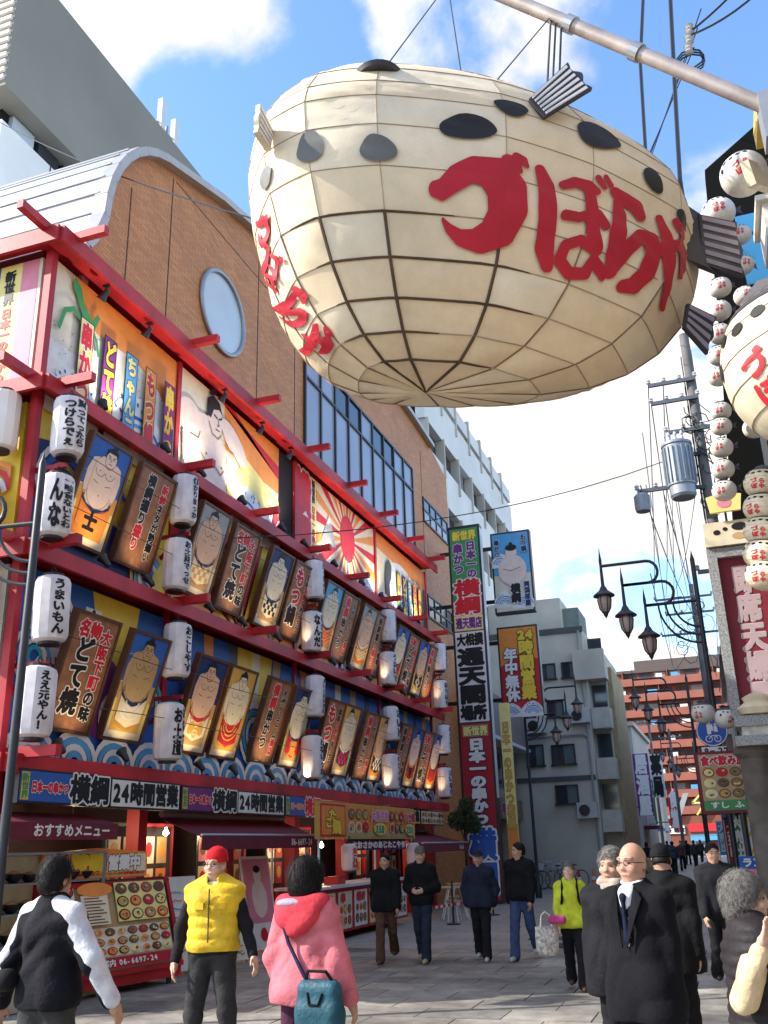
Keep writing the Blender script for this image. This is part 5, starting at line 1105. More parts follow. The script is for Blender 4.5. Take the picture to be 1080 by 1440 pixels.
# parked white car
def car(loc, rz, label, m):
    r = thing('parked_car', loc, label, 'car', rz); k = MB()
    pr = [(-2.0,0.35),(-2.05,0.75),(-1.85,0.95),(-1.25,1.0),(-0.75,1.42),(0.9,1.45),(1.65,1.0),(2.0,0.9),(2.05,0.4)]
    k.prism([(-0.8,x,z) for x, z in pr], (1.6,0,0)); k.build('body', m, r)
    k = MB(); k.prism([(-0.7,-1.29,1.0),(-0.7,-0.76,1.38),(0.7,-0.76,1.38),(0.7,-1.29,1.0)], (0,-0.03,0.01)); k.build('windscreen', gl2, r)
    for sx in (-0.815,0.805): k = MB(); k.prism([(sx,-1.1,1.0),(sx,-0.7,1.36),(sx,0.85,1.38),(sx,1.4,1.02)], (0.01,0,0)); k.build('side_window', gl2, r)
    for sx in (-0.78,0.62):
        for yy in (-1.3,1.3): k = MB(); k.lathe([(0.18,0),(0.31,0),(0.31,0.16),(0.18,0.16)], (sx,yy,0.31), n=18, rot=Euler((0,R(90),0)).to_matrix()); k.build('wheel', blk, r)
    for sx in (-0.55,0.55): k = MB(); k.box(sx-0.18,sx+0.18,-2.08,-2.03,0.62,0.78); k.build('headlight', MATS['white_sheet'], r)
car((-3.4,112,0.005), R(8), 'white car parked far down the street', MATS['white_sheet'])

# ------------------------------------------------------------------ street lamps with scrolled arms and three lanterns
iron = mat('lamp_iron', (0.022,0.026,0.032), rough=0.45, spec=0.5, var=0.2, vscale=8)
lglass = mat('lamp_glass', (0.55,0.42,0.36), rough=0.25, var=0.1)
def street_lamp(label, top=6.9):
    r = thing('street_lamp', (0,0,0), label, 'street lamp')
    k = MB(); k.lathe([(0.12,0),(0.12,0.35),(0.07,0.45),(0.058,1.2),(0.05,top),(0.025,top+0.08),(0,top+0.2)], n=14); k.build('pole', iron, r, smooth=True)
    lv = [7.0-0.02, 6.52, 6.05]; xs_ = [-2.0,-1.57,-1.13]; xe = [-1.0,-0.72,0.0]
    for i in range(3):
        pts = [(xs_[i],0,lv[i])]
        if i < 2:
            rr = (lv[i]-lv[i+1])/2
            pts += [(xe[i]+rr*math.cos(a), 0, lv[i]-rr+rr*math.sin(a)) for a in [math.pi/2-math.pi*j/8 for j in range(9)]]
            pts.append((xs_[i+1],0,lv[i+1]))
        else: pts.append((0,0,lv[i]))
        k = MB(); k.tube(pts, 0.033, n=8); k.build('arm', iron, r, smooth=True)
        lz = lv[i]-0.62; x = xs_[i]
        k = MB(); k.lathe([(0.0,lv[i]+0.42),(0.012,lv[i]+0.3),(0.035,lv[i]+0.12),(0.03,lv[i]),(0.04,lz+0.2),(0.07,lz+0.16),(0.10,lz+0.1),(0.24,lz+0.0),(0.245,lz-0.025),(0.12,lz-0.03)], (x,0,0), n=14); k.lathe([(0.12,lz-0.03),(0.14,lz-0.05)], (x,0,0), n=14)
        ln = k.build('lamp_hood', iron, r, smooth=True)
        k = MB(); k.lathe([(0.13,lz-0.03),(0.15,lz-0.1),(0.12,lz-0.28),(0.06,lz-0.36)], (x,0,0), n=12); k.build('lamp_glass', lglass, ln, smooth=True)
        k = MB(); k.lathe([(0.065,lz-0.355),(0.05,lz-0.42),(0.0,lz-0.5)], (x,0,0), n=10)
        for q in range(6): a = q*math.pi/3; k.tube([(x+0.137*math.cos(a),0.137*math.sin(a),lz-0.04),(x+0.155*math.cos(a),0.155*math.sin(a),lz-0.1),(x+0.125*math.cos(a),0.125*math.sin(a),lz-0.28),(x+0.06*math.cos(a),0.06*math.sin(a),lz-0.38)], 0.01, n=4)
        k.build('lamp_cage', iron, ln)
    for q in range(3):
        R_ = 0.85-q*0.16; k = MB(); k.tube([(-R_+R_*(1-math.cos(a)), 0, 6.05-R_*math.sin(a)) for a in [math.pi/2*j/10 for j in range(11)]], 0.025, n=6); k.build('brace_arc', iron, r, smooth=True)
    return r
sl0 = street_lamp('dark scrolled street lamp with three lanterns on the right side, nearest one'); sl0.location = (-0.02,20,0); sl0.scale = (0.95,0.95,1.045); sl0['group'] = 'scrolled street lamps'
for i, (x, y, rz, lab) in enumerate(((-0.85,36,0,'scrolled street lamp on the right side, second along the street'),(-6.15,32,180,'scrolled street lamp on the left by the lower hanging sign'),(-7.4,55,180,'scrolled street lamp on the left before the grey apartment house balconies'),(-7.38,8.6,0,'grey scrolled street lamp at the restaurant corner, cut by the left edge'),(-1.6,62,0,'scrolled street lamp on the right side, third along the street'))):
    o = dup(sl0, lab, 'scrolled street lamps'); o.location = (x,y,0); o.rotation_euler = (0,0,R(rz))
    if i == 1: o.scale = (0.9,0.9,0.95)
    if i == 3: o.scale = (0.92,0.92,0.90); o.rotation_euler = (0,0,R(8))
# ------------------------------------------------------------------ utility poles, transformer, wires
pole_m = mat('pole_concrete', (0.16,0.15,0.145), rough=0.8, var=0.25, vscale=2)
def util(loc, h, label, arms, rr=0.16):
    r = thing('utility_pole', loc, label, 'utility pole'); k = MB(); k.tube([(0,0,0),(0,0,h)], [rr,rr*0.72], n=14); k.build('pole', pole_m, r, smooth=True)
    for (z, a, b_) in arms:
        k = MB(); k.bar((a,-0.16,z),(b_,-0.16,z),0.07,0.09); am = k.build('crossarm', mat('crossarm', (0.12,0.13,0.15), rough=0.5, metal=0.4), r)
        n = 4
        for q in range(n):
            x = a+(b_-a)*q/(n-1) if n > 1 else a
            k = MB(); k.lathe([(0.03,0.04),(0.06,0.07),(0.04,0.10),(0.06,0.13),(0.03,0.17)], (x,-0.16,z), n=8); k.build('insulator', mat('porcelain', (0.5,0.5,0.5), rough=0.3), am, smooth=True)
    return r
u1 = util((0.56,22,0), 13.6, 'concrete utility pole carrying the grey transformer on the right', [(12.28,-1.0,0.1),(11.78,-1.0,0.1),(10.95,-0.75,0.5),(9.55,-1.6,-0.3),(7.4,-0.5,0.5)])
k = MB(); k.tube([(0.1,0.1,5.5),(0.1,0.1,13.2)], 0.03, n=6); k.tube([(-0.17,0,2.0),(-0.15,0,13.0)], 0.025, n=6); k.build('conduit', iron, u1)
k = MB()
rnd = random.Random(3)
for i in range(16):
    z = rnd.uniform(8.2,11.6); a = rnd.uniform(0,6.3); R_ = rnd.uniform(0.12,0.3); x_ = rnd.uniform(-0.3,0.35)
    k.tube([(x_+R_*math.cos(a+t*0.9)*0.7, -0.15+R_*0.4*math.sin(a+t*1.3), z+R_*math.sin(a+t*0.9)) for t in range(7)], 0.014, n=5)
k.build('looped_cables', blk, u1, smooth=True)
tr_ = thing('transformer', (0.0,21.75,9.2), 'grey ribbed pole transformer drum', 'transformer')
k = MB(); k.lathe([(0.0,0),(0.26,0.0),(0.30,0.06),(0.30,0.28),(0.33,0.30),(0.33,1.3),(0.36,1.32),(0.36,1.38),(0.2,1.46),(0,1.48)], n=24); k.build('drum', mat('transformer_grey', (0.30,0.34,0.38), rough=0.45, metal=0.2), tr_, smooth=True, angle=30)
for q in range(20): a = q*math.pi/10; k = MB(); k.obox((0.345*math.cos(a),0.345*math.sin(a),0.8), (0.05,0.02,0.9), Euler((0,0,a)), 0); k.build('fin', MATS['transformer_grey'], tr_)
for q in range(3): k = MB(); k.lathe([(0.03,1.42),(0.05,1.5),(0.03,1.55),(0.05,1.6),(0.02,1.68)], (-0.15+q*0.15,-0.1,0), n=8); k.build('bushing', MATS['porcelain'], tr_, smooth=True)
k = MB(); k.bar((0.2,0.0,0.25),(0.6,0.2,0.25),0.08,0.08); k.bar((0.2,0,1.1),(0.6,0.2,1.1),0.08,0.08); k.build('hanger', iron, tr_)
bx = thing('switch_box', (-0.95,21.8,9.0), 'small grey switch drum hanging left of the transformer', 'switch'); k = MB(); k.lathe([(0.0,0),(0.17,0.02),(0.19,0.1),(0.19,0.4),(0.12,0.47),(0,0.48)], n=16); k.build('drum', MATS['transformer_grey'], bx, smooth=True); k = MB(); k.tube([(0,0,0.48),(0,0,0.55)], 0.03, n=6); k.build('hanger', iron, bx)
u2 = util((-0.25,42,0), 12.2, 'farther utility pole with tangled wires above the right lamps', [(11.6,-1.6,0.8),(10.9,-1.2,0.8),(10.0,-1.5,0.9)], 0.14)
util((-5.15,78,0), 11.0, 'thin far utility pole on the left before the red block', [(10.4,-0.8,0.8)], 0.13)
util((-3.3,70,0), 9.0, 'thin far utility pole near the street end', [(8.4,-0.7,0.7)], 0.12)
nwire = [0]
def wire(pts, r_, label, sag=0.0, m=None):
    P = []
    for a, b_ in zip(pts, pts[1:]):
        A = Vector(a); B = Vector(b_)
        for t in range(9): q = A.lerp(B, t/8); q.z -= sag*4*(t/8)*(1-t/8); P.append(q)
    k = MB(); k.tube(P, r_, n=5); o = k.build('wire', m or blk, smooth=True); tag(o, label, 'wire', 'overhead wires'); return o
for i, (x, z) in enumerate(((-0.44,12.42),(-0.08,12.42),(-0.44,11.92),(-0.1,11.92),(-0.95,9.7))):
    wire([(x,21.84,z),(-1.85+i*0.5,41.8,[11.75,11.75,11.05,11.05,10.15][i])], 0.014, 'overhead wire between the two utility poles, %s from left' % ORD[i], 0.5+0.1*i)
wire([(-0.2,42,10.6),(-1.4,41.9,8.5),(-0.9,20,7.0)], 0.012, 'thin wire dropping from the far utility pole to the lamp', 0.3)
wire([(0.6,22,8.0),(0.2,30,5.8)], 0.012, 'thin wire running down behind the transformer pole', 0.2)
wire([(-16.0,15.0,20.2),(-4.6,9.2,9.4)], 0.012, 'thin wire from the tall grey building towards the blowfish', 0.25)
wire([(-7.8,14.2,7.0),(-0.3,22,10.3)], 0.011, 'thin wire crossing from the restaurant front to the transformer pole', 0.4)
wire([(0.5,12,14.3),(0.3,12,13.0),(0.17,12,11.2),(0.2,12.5,9.0)], 0.028, 'thick dark cable hanging right of the blowfish, left one')
wire([(0.9,12,14.2),(0.72,12,12.2),(0.59,12,10.7),(0.6,12.5,9.5)], 0.034, 'thick dark cable hanging right of the blowfish, right one')
wire([(1.05,12,13.3),(2.4,11.5,14.0)], 0.018, 'short cable from the high insulator to the right', 0.1)
wire([(1.05,12,13.25),(2.4,11.5,13.5)], 0.018, 'lower short cable from the high insulator to the right', 0.15)
ins = thing('insulator_set', (1.02,12,13.0), 'cluster of white insulators at the upper right edge', 'insulator')
for q in range(3): k = MB(); k.lathe([(0.03,0),(0.07,0.03),(0.04,0.07),(0.07,0.10),(0.04,0.14),(0.07,0.17),(0.03,0.21)], (0.03*q,0,0.18*q-0.1), n=10); k.build('insulator', MATS['porcelain'], ins, smooth=True)
for q in range(3): k = MB(); k.tube([(0.2*math.cos(t*0.7),0.05,-0.15+0.18*math.sin(t*0.7)-0.05*q) for t in range(10)], 0.014, n=5); k.build('loop', blk, ins, smooth=True)

rw_ = random.Random(12)
for i in range(9):
    a = (rw_.uniform(-1.0,0.6), 21.9, rw_.uniform(7.6,12.6)); b_ = (rw_.uniform(-1.6,0.6), 41.9, rw_.uniform(8.0,11.8)); wire([a, b_], 0.010, 'thin service wire of the bundle between the utility poles, %s in the bundle' % ORD[i], rw_.uniform(.2,1.0))
for i in range(5):
    wire([(0.56,22,rw_.uniform(8.5,12.5)), (1.6+rw_.random(),15.5+rw_.uniform(-1,3),rw_.uniform(7.5,10.5))], 0.012, 'service cable from the transformer pole to the right-hand buildings, %s' % ORD[i], 0.3)
for i in range(3):
    wire([(1.1+0.1*i,12,13.0+0.35*i), (-3.5,26+2*i,16.2+i*0.6)], 0.010, 'high wire crossing the sky from the upper right, %s' % ORD[i], 0.5)
k = MB()
for i in range(14):
    z = rw_.uniform(8.6,11.4); a = rw_.uniform(0,6.3); R_ = rw_.uniform(0.15,0.4); x_ = rw_.uniform(-0.8,0.6)
    k.tube([(x_+R_*math.cos(a+t*0.9)*0.8, -0.2+R_*0.4*math.sin(a+t*1.3), z+R_*math.sin(a+t*0.9)) for t in range(8)], 0.016, n=5)
k.build('looped_cables', blk, u2, smooth=True)
# ------------------------------------------------------------------ small blowfish lanterns (right-hand restaurant)
fish_m = mat('fish_cream', (0.72,0.62,0.44), rough=0.45, var=0.15, vscale=6); fish_w = mat('fish_white', (0.74,0.71,0.64), rough=0.45, var=0.12, vscale=6)
finm = mat('fin_dark', (0.05,0.045,0.055), rough=0.5, var=0.2)
def small_fish(body, ribs=False):
    r = thing('blowfish_lantern', (0,0,0), 'x', 'lantern'); k = MB()
    n = 24; prof = []
    for i in range(n+1):
        a = math.pi*i/n; prof.append((max(0.0,math.sin(a))**0.85, -math.cos(a)*0.86))
    if ribs:
        for i in range(14):
            pass
    k.lathe(prof, n=28); k.build('body', body, r, smooth=True, angle=60)
    if ribs:
        k = MB()
        for z in (-0.7,-0.45,-0.15,0.15,0.45,0.7):
            R_ = math.sqrt(max(0,1-(z/0.86)**2))**0.85+0.004; k.tube([(R_*math.cos(2*math.pi*j/28),R_*math.sin(2*math.pi*j/28),z) for j in range(28)], 0.008, n=4, closed=True)
        k.build('ribs', mat('rib_tan', (0.45,0.34,0.2)), r)
    D = Decal(0.004); D.z = 0.012
    def fs(x, y, z):
        la = y; lo = x; c = math.cos(la)**0.85 if math.cos(la) > 0 else 0
        return ((c+z)*math.sin(lo), -(c+z)*math.cos(lo), math.sin(la)*0.86+z*math.sin(la))
    for i in range(4): D.ell(-0.55+i*0.36, 0.52-0.05*(i % 2), 0.11, 0.085, 'black', n=10)
    D.ell(-0.8, 0.22, 0.1, 0.13, 'black', n=10); D.tv('づぼ', -0.10, 0.10, 0.36, 0.36, 'red', wt=0.05, res=24); D.tv('らや', 0.30, 0.02, 0.32, 0.34, 'red', wt=0.05, res=24)
    D.build('print', r, fs)
    k = MB(); k.lathe([(1.012*max(0.0,math.cos(a))**0.85, math.sin(a)*0.87) for a in (0.78,0.9,1.05,1.2,1.35,1.5,1.57)], n=24); k.build('dark_back', finm, r, smooth=True)
    k = MB(); k.prism([(-0.35,0.0,0.80),(0.35,0.0,0.80),(0.5,0.0,1.08),(0.15,0.0,1.02),(-0.15,0.0,1.12),(-0.5,0.0,1.02)], (0,0.07,0)); k.build('dorsal_fin', finm, r)
    k = MB(); k.prism([(0.95,0.2,0.12),(0.95,0.2,-0.12),(1.35,0.35,-0.32),(1.25,0.32,0.0),(1.35,0.35,0.32)], (0,0.05,0)); k.build('tail_fin', finm, r)
    return r
sf = small_fish(fish_w); sfb = small_fish(fish_m, True)
pos = [(1.12,10.81,.26),(1.05,10.3,.2),(0.96,9.5,.17),(0.90,9.11,.17),(0.85,8.72,.17),(0.79,8.37,.17),(0.73,8.03,.16),(0.68,7.48,.15),(0.65,7.24,.15),(0.61,6.91,.16),(0.58,6.58,.16),(0.55,6.26,.17)]
for i, (x, z, s) in enumerate(pos):
    o = sf if i == 0 else dup(sf); o.location = (x,13.2,z); o.scale = (s,s,s); o.rotation_euler = (R(random.uniform(-6,6)),R(random.uniform(-8,8)),R(-10+random.uniform(-14,14)))
    tag(o, 'small blowfish lantern in the hanging column, %s from the top' % ORD[i], 'lantern', 'blowfish lanterns in the column')
for i, (x, z) in enumerate(((0.74,4.81),(0.70,4.57),(0.67,4.34),(0.63,4.12),(0.62,3.92))):
    o = dup(sfb); o.location = (x,9.0,z); o.scale = (.19,.19,.17); o.rotation_euler = (0,R(10),R(-30+random.uniform(-12,12)))
    tag(o, 'cream blowfish lantern in the stack at the right edge, %s from the top' % ORD[i], 'lantern', 'blowfish lanterns stacked at the right edge')
for i in range(7):
    o = dup(sf); o.location = (1.42-i*0.05,13.6,10.6-i*0.55); o.scale = (.17,.17,.17); o.rotation_euler = (R(random.uniform(-6,6)),0,R(-10+random.uniform(-25,25))); tag(o, 'small blowfish lantern in the second column against the blue panes, %s from the top' % ORD[i], 'lantern', 'blowfish lanterns in the second column')
o = dup(sf); o.location = (1.2,10,9.05); o.scale = (.27,.27,.29); o.rotation_euler = (0,R(-15),R(-15)); tag(o, 'white blowfish lantern near the roof at the upper right', 'lantern')
o = sfb; o.location = (1.17,8.0,5.5); o.scale = (.70,.70,.86); o.rotation_euler = (R(8),R(-8),R(-40)); tag(o, 'big yellow ribbed blowfish lantern cut by the right edge', 'lantern')
for i, (x, z) in enumerate(((-0.2,3.66),(0.16,3.55))):
    o = dup(sf); o.location = (x,17,z); o.scale = (.2,.2,.2); o.rotation_euler = (0,0,R(20 if i else -30)); tag(o, 'white paper blowfish beside the blue round road sign, %s' % ('left one','right one')[i], 'lantern')
# ------------------------------------------------------------------ right-hand restaurant
B0 = (2,14,0); rr_ = thing('blowfish_restaurant', B0, 'blowfish restaurant building along the right edge with black tower panel', 'building')
def rp(name, mb, m, **k): return mb.build(name, m, rr_, B0, **k)
k = MB(); k.box(2.3,9,-6,14.4,0,11.0); k.box(1.3,9,14.45,26,0,9.0); rp('wall', k, mat('right_wall', (0.20,0.18,0.16), rough=0.8, var=0.25))
k = MB(); k.prism([(0.95,14,9.9),(1.1,14,12.27),(2.6,14,13.35),(2.6,14,5.9),(0.62,14,5.9)], (0,0.25,0)); rp('tower_panel', k, mat('panel_black', (0.004,0.004,0.004), rough=0.8, spec=0.1, var=0.1))
for (x, z0_, z1_) in ((1.42,9.9,11.2),(1.42,8.4,9.7),(1.2,6.2,7.9)): k = MB(); k.box(x,x+0.7,13.96,14.0,z0_,z1_); rp('blue_pane', k, glass_mat('blue_panel', (0.04,0.22,0.42)))
k = MB(); k.box(1.30,1.7,9.8,10.5,8.02,8.45); k.box(1.24,1.7,9.72,10.58,8.45,8.52); rp('cream_fascia', k, fish_w)
k = MB(); k.bar((1.2,9.6,8.75),(1.6,10.4,9.1),0.1,0.3); rp('tan_beam', k, fish_m)
k = MB(); k.box(1.42,2.4,9.6,10.2,9.5,9.75); rp('yellow_cap', k, mat('cap_yellow', (0.75,0.50,0.05), rough=0.5))
k = MB(); k.box(0.80,1.7,8.7,9.3,4.95,5.75); o = rp('dark_sign', k, blk); D = Decal(0.004); D.z = 0.004; D.rect(0.04, 0.05, 0.8, 0.75, 'ivory'); D.up(); D.rect(0.1, 0.3, 0.5, 0.6, 'lblue'); D.build('sign_print', o, lambda x, y, z: (0.80+x-B0[0], 8.7-z-B0[1], 4.95+y))
# granite-framed red sign, fish-face box, ledge and pillar
r = thing('red_menu_sign', (0.8,14,3.2), 'red sign in a granite frame lettered 即席天婦羅', 'sign'); bb = (0.8,14,3.2)
gran = mat('granite', (0.30,0.30,0.30), rough=0.6, var=0.55, vscale=45)
k = MB(); k.box(0.20,0.33,13.85,14.25,3.2,5.62); k.box(0.33,1.65,13.85,14.25,5.48,5.62); k.build('granite_frame', gran, r, bb)
k = MB(); k.box(0.33,1.65,13.95,14.2,3.2,5.48); k.build('panel', mat('sign_red', (0.20,0.010,0.022), rough=0.55, var=0.15), r, bb)
D = Decal(0.006); D.z = 0.004; D.tv('即席天婦羅', 0.66-0.33, 2.16, 0.34, 0.42, mat('letter_rose', (0.42,0.30,0.30), rough=0.6), wt=0.045, out=mat('letter_edge', (0.60,0.54,0.52), rough=0.6), ow=0.02, res=34); D.build('lettering', r, lambda x, y, z: (0.33+x-bb[0], 13.95-z-bb[1], y))
r = thing('fish_face_box', (0.5,14,5.64), 'cream box sign painted as a blowfish face above the red sign', 'sign'); bb = (0.5,14,5.64)
k = MB(); k.box(0.20,1.2,13.8,14.2,5.64,6.0); k.build('box', fish_m, r, bb); D = Decal(0.003); D.z = 0.004; D.ell(0.18, 0.2, 0.05, 0.04, 'black'); D.ell(0.3, 0.24, 0.035, 0.03, 'black'); D.ell(0.5, 0.26, 0.11, 0.06, 'black'); D.ell(0.48, 0.12, 0.1, 0.05, 'tan'); D.ell(0.8,0.24,0.1,0.06,'black'); D.build('face_print', r, lambda x, y, z: (0.2+x-bb[0], 13.8-z-bb[1], y))
k = MB(); k.prism([(0.33,13.7,6.12),(0.75,13.7,6.12),(0.79,13.7,6.36),(0.66,13.7,6.39),(0.54,13.7,6.36),(0.42,13.7,6.39),(0.30,13.7,6.36)], (0,0.06,0)); r = thing('yellow_plaque', (0.54,13.7,6.1), 'small yellow crown shaped plaque on the right', 'sign'); k.build('plate', paint('lyellow'), r, (0.54,13.7,6.1)); D = Decal(); D.z = 0.004; D.ell(0.21, 0.13, 0.1, 0.08, 'pink'); D.build('mark', r, lambda x, y, z: (0.33+x-0.54, -z, 0.02+y)); k = MB(); k.tube([(0.54,13.8,6.0),(0.54,13.8,6.2)], 0.02, n=6); k.build('stem', iron, r, (0.54,13.7,6.1))
r = thing('granite_ledge', (0.8,13.8,2.85), 'stacked granite ledge below the red sign at the right edge', 'ledge'); bb = (0.8,13.8,2.85)
k = MB(); k.box(0.22,1.6,13.6,14.2,3.05,3.19); k.build('top_slab', gran, r, bb); k = MB(); k.box(0.30,1.6,13.66,14.2,2.93,3.05); k.build('middle', mat('ledge_white', (0.6,0.57,0.5), rough=0.6, var=0.3, vscale=9), r, bb); k = MB(); k.box(0.2,1.6,13.6,14.2,2.80,2.93); k.build('lower_slab', gran, r, bb)
r = thing('stone_ornament', (0.55,13.7,3.19), 'cream carved ornament lying on the granite ledge', 'ornament'); k = MB(); k.lathe([(0.0,0),(0.16,0.02),(0.2,0.1),(0.12,0.18),(0.14,0.24),(0.05,0.3),(0,0.31)], n=16, sx=1.4); k.build('carving', mat('ornament_cream', (0.7,0.6,0.42), rough=0.5, var=0.2), r, smooth=True)
r = thing('stone_pillar', (0.42,14,0), 'thick brown stone pillar at the right edge under the ledge', 'pillar'); k = MB(); k.lathe([(0.26,0),(0.26,0.15),(0.2,0.2),(0.2,2.65),(0.27,2.72),(0.27,2.8)], n=20); k.build('shaft', mat('pillar_stone', (0.12,0.10,0.085), rough=0.8, var=0.4, vscale=4), r, smooth=True)
# food billboard, street signs
r = thing('food_billboard', (0,18,2.05), 'food picture billboard in a red frame behind the round road sign', 'sign'); bb = (0,18,2.05)
k = MB(); k.box(-0.46,0.6,18,18.12,2.05,3.1); k.build('frame', mat('dark_red_frame', (0.2,0.02,0.03)), r, bb); D = Decal(0.003); D.z = 0.003
D.rect(0.05,0.05,1.01,1.0,'tan'); D.rect(0.05,0.05,1.01,0.22,'green',z=0.005); D.up(); food(D, 0.08, 0.24, 0.98, 0.78, 4, 3, 91); D.th('食べ飲み放題', 0.08, 0.8, 0.15, 0.18, 'red', wt=0.06, out='white', ow=0.07, res=22); D.th('すし ふぐ', 0.15, 0.08, 0.16, 0.12, 'white', wt=0.04, res=18)
D.build('picture', r, lambda x, y, z: (-0.46+x-bb[0], 18-z-bb[1], y)); k = MB(); k.tube([(0.2,18.06,0),(0.2,18.06,2.05)], 0.05, n=8); k.build('post', iron, r, bb)
r = thing('road_sign', (-0.12,19.8,3.2), 'round blue pedestrian and bicycle road sign on the lamp pole', 'road sign'); bb = (-0.12,19.8,3.2)
k = MB(); k.lathe([(0.0,-0.01),(0.29,-0.01),(0.30,0.0),(0.29,0.012),(0.0,0.012)], (-0.12,19.75,3.63), n=32, rot=Euler((R(90),0,0)).to_matrix()); k.build('disc', mat('sign_blue', (0.02,0.09,0.42), rough=0.4), r, bb, smooth=True)
D = Decal(0.003); D.z = 0.0; D.arc(0,0,0.28,0.02,'white',0,2*math.pi,n=32); D.ell(-0.04,0.17,0.03,0.035,'white',n=10); D.poly([(-0.09,0.13),(0.02,0.13),(0.03,0.0),(0.0,-0.0),(-0.01,0.02),(-0.02,-0.06),(-0.09,-0.06)],'white'); D.ell(0.07,0.12,0.022,0.026,'white',n=8); D.poly([(0.04,0.09),(0.10,0.09),(0.11,-0.02),(0.04,-0.02)],'white')
for x in (-0.07,0.09): D.arc(x,-0.15,0.06,0.014,'white',0,2*math.pi,n=16)
D.line([(-0.07,-0.15),(-0.01,-0.09),(0.06,-0.09),(0.09,-0.15)],0.014,'white'); D.build('pictogram', r, lambda x, y, z: (-0.12+x-bb[0], 19.735-z-bb[1], 3.63+y-bb[2]))
k = MB(); k.box(-0.36,0.1,19.74,19.76,3.17,3.33); k.build('time_plate', MATS['white_sheet'], r, bb); D = Decal(0.002); D.z = 0.002; D.th('9−22', -0.31, 3.165, 0.16, 0.17, 'black', wt=0.04, res=24); D.build('time_print', r, lambda x, y, z: (x-bb[0], 19.74-z-bb[1], y-bb[2]))
r = thing('blue_shop_board', (0.3,17.6,0), 'blue and pink standing board near the old woman at right', 'sign board'); bb = (0.3,17.6,0); k = MB(); k.box(0.02,0.62,17.6,17.66,0.05,1.35); k.build('panel', paint('blue'), r, bb); D = Decal(0.003); D.z = 0.003; D.rect(0.03,0.3,0.57,1.1,'pink'); D.up(); D.th('ランチ', 0.05, 1.13, 0.16, 0.15, 'white', wt=0.05, res=20); D.tv('ふぐ料理', 0.3, 1.05, 0.2, 0.18, 'white', wt=0.05, res=20); D.build('lettering', r, lambda x, y, z: (0.02+x-bb[0], 17.6-z-bb[1], 0.05+y)); k = MB(); k.box(0.0,0.64,17.55,17.72,0.0,0.06); k.build('foot', blk, r, bb)
for i, (x, y, h, c) in enumerate(((0.35,21,2.3,'blue'),(0.5,24,2.4,'dred'),(0.2,27,2.2,'yellow'),(-0.1,33,2.4,'green'),(-0.3,40,2.3,'red'),(-0.7,47,2.4,'lblue'))):
    r = thing('banner_flag', (x,y,0), '%s upright banner flag on a pole along the right side' % {'blue':'blue','dred':'dark red','yellow':'yellow','green':'green','red':'bright red','lblue':'light blue'}[c], 'banner', group='banner flags on the right')
    k = MB(); k.tube([(0,0,0),(0,0,h)], 0.018, n=6); k.tube([(0,0,h-0.02),(0.5,0,h-0.02)], 0.012, n=6); k.build('pole', MATS['white_sheet'], r); k = MB(); pts = [(0.02+0.44*(j % 2), 0.03*math.sin(j*1.3), h-0.05-(j//2)*0.24) for j in range(14)]; k.add(pts, [(2*j,2*j+1,2*j+3,2*j+2) for j in range(6)]); k.build('cloth', paint(c), r)
    D = Decal(0.003); D.z = 0.05; D.tv('大売出', 0.24, h-0.1, 0.34, 0.42, 'white', wt=0.05, res=18); D.build('lettering', r, lambda x, y, z: (x, -z, y))
    k = MB(); k.lathe([(0.18,0),(0.18,0.08),(0.04,0.1)], n=12); k.build('foot', blk, r)
# right side shop houses farther along
for i, (y0, y1, x0, h, c) in enumerate(((26.5,36,1.0,7.0,(0.25,0.22,0.2)),(36.3,50,0.6,8.0,(0.4,0.36,0.3)),(50.5,80,0.3,6.5,(0.3,0.2,0.17)))):
    B1 = (x0+2,y0,0); h_ = thing('shop_house', B1, 'shop house on the right side of the street, %s beyond the blowfish restaurant' % ORD[i], 'building'); k = MB(); k.box(x0,x0+9,y0,y1,0,h); k.build('wall', mat('shop_wall_%d' % i, c, rough=0.8, var=0.2), h_, B1); k = MB(); k.box(x0-0.2,x0+9,y0-0.1,y1,h,h+0.3); k.build('roof', conc, h_, B1)
    k = MB(); k.add([(x0,y0+0.3,2.7),(x0,y1-0.3,2.7),(x0-0.9,y1-0.3,2.3),(x0-0.9,y0+0.3,2.3)], [(0,1,2,3)]); k.build('awning', [maroon,paint('blue'),paint('dred')][i], h_, B1)
    for q in range(3): k = MB(); k.box(x0-0.03,x0,y0+1+q*3,y0+3+q*3,3.6,5.2); k.build('window', gl2, h_, B1)
# steel boom that carries the big blowfish
boom = thing('steel_boom', (1.45,9,9.1), 'long diagonal steel pole above the big blowfish at upper right', 'pole'); k = MB(); k.tube([(1.45,9,9.08),(-2.6,9,13.13)], 0.085, n=14); k.build('tube', mat('boom_steel', (0.42,0.36,0.33), rough=0.45, metal=0.4, var=0.3, vscale=3), boom, (1.45,9,9.1), smooth=True)
k = MB(); k.box(1.35,1.8,8.85,9.15,8.6,9.2); k.build('bracket', MATS['grey_metal'], boom, (1.45,9,9.1))
for x in (0.2, -0.5): k = MB(); k.lathe([(0.11,-0.06),(0.11,0.06)], (x,9,10.53-x), n=14, rot=Euler((0,R(-45),0)).to_matrix()); k.build('collar', MATS['grey_metal'], boom, (1.45,9,9.1))
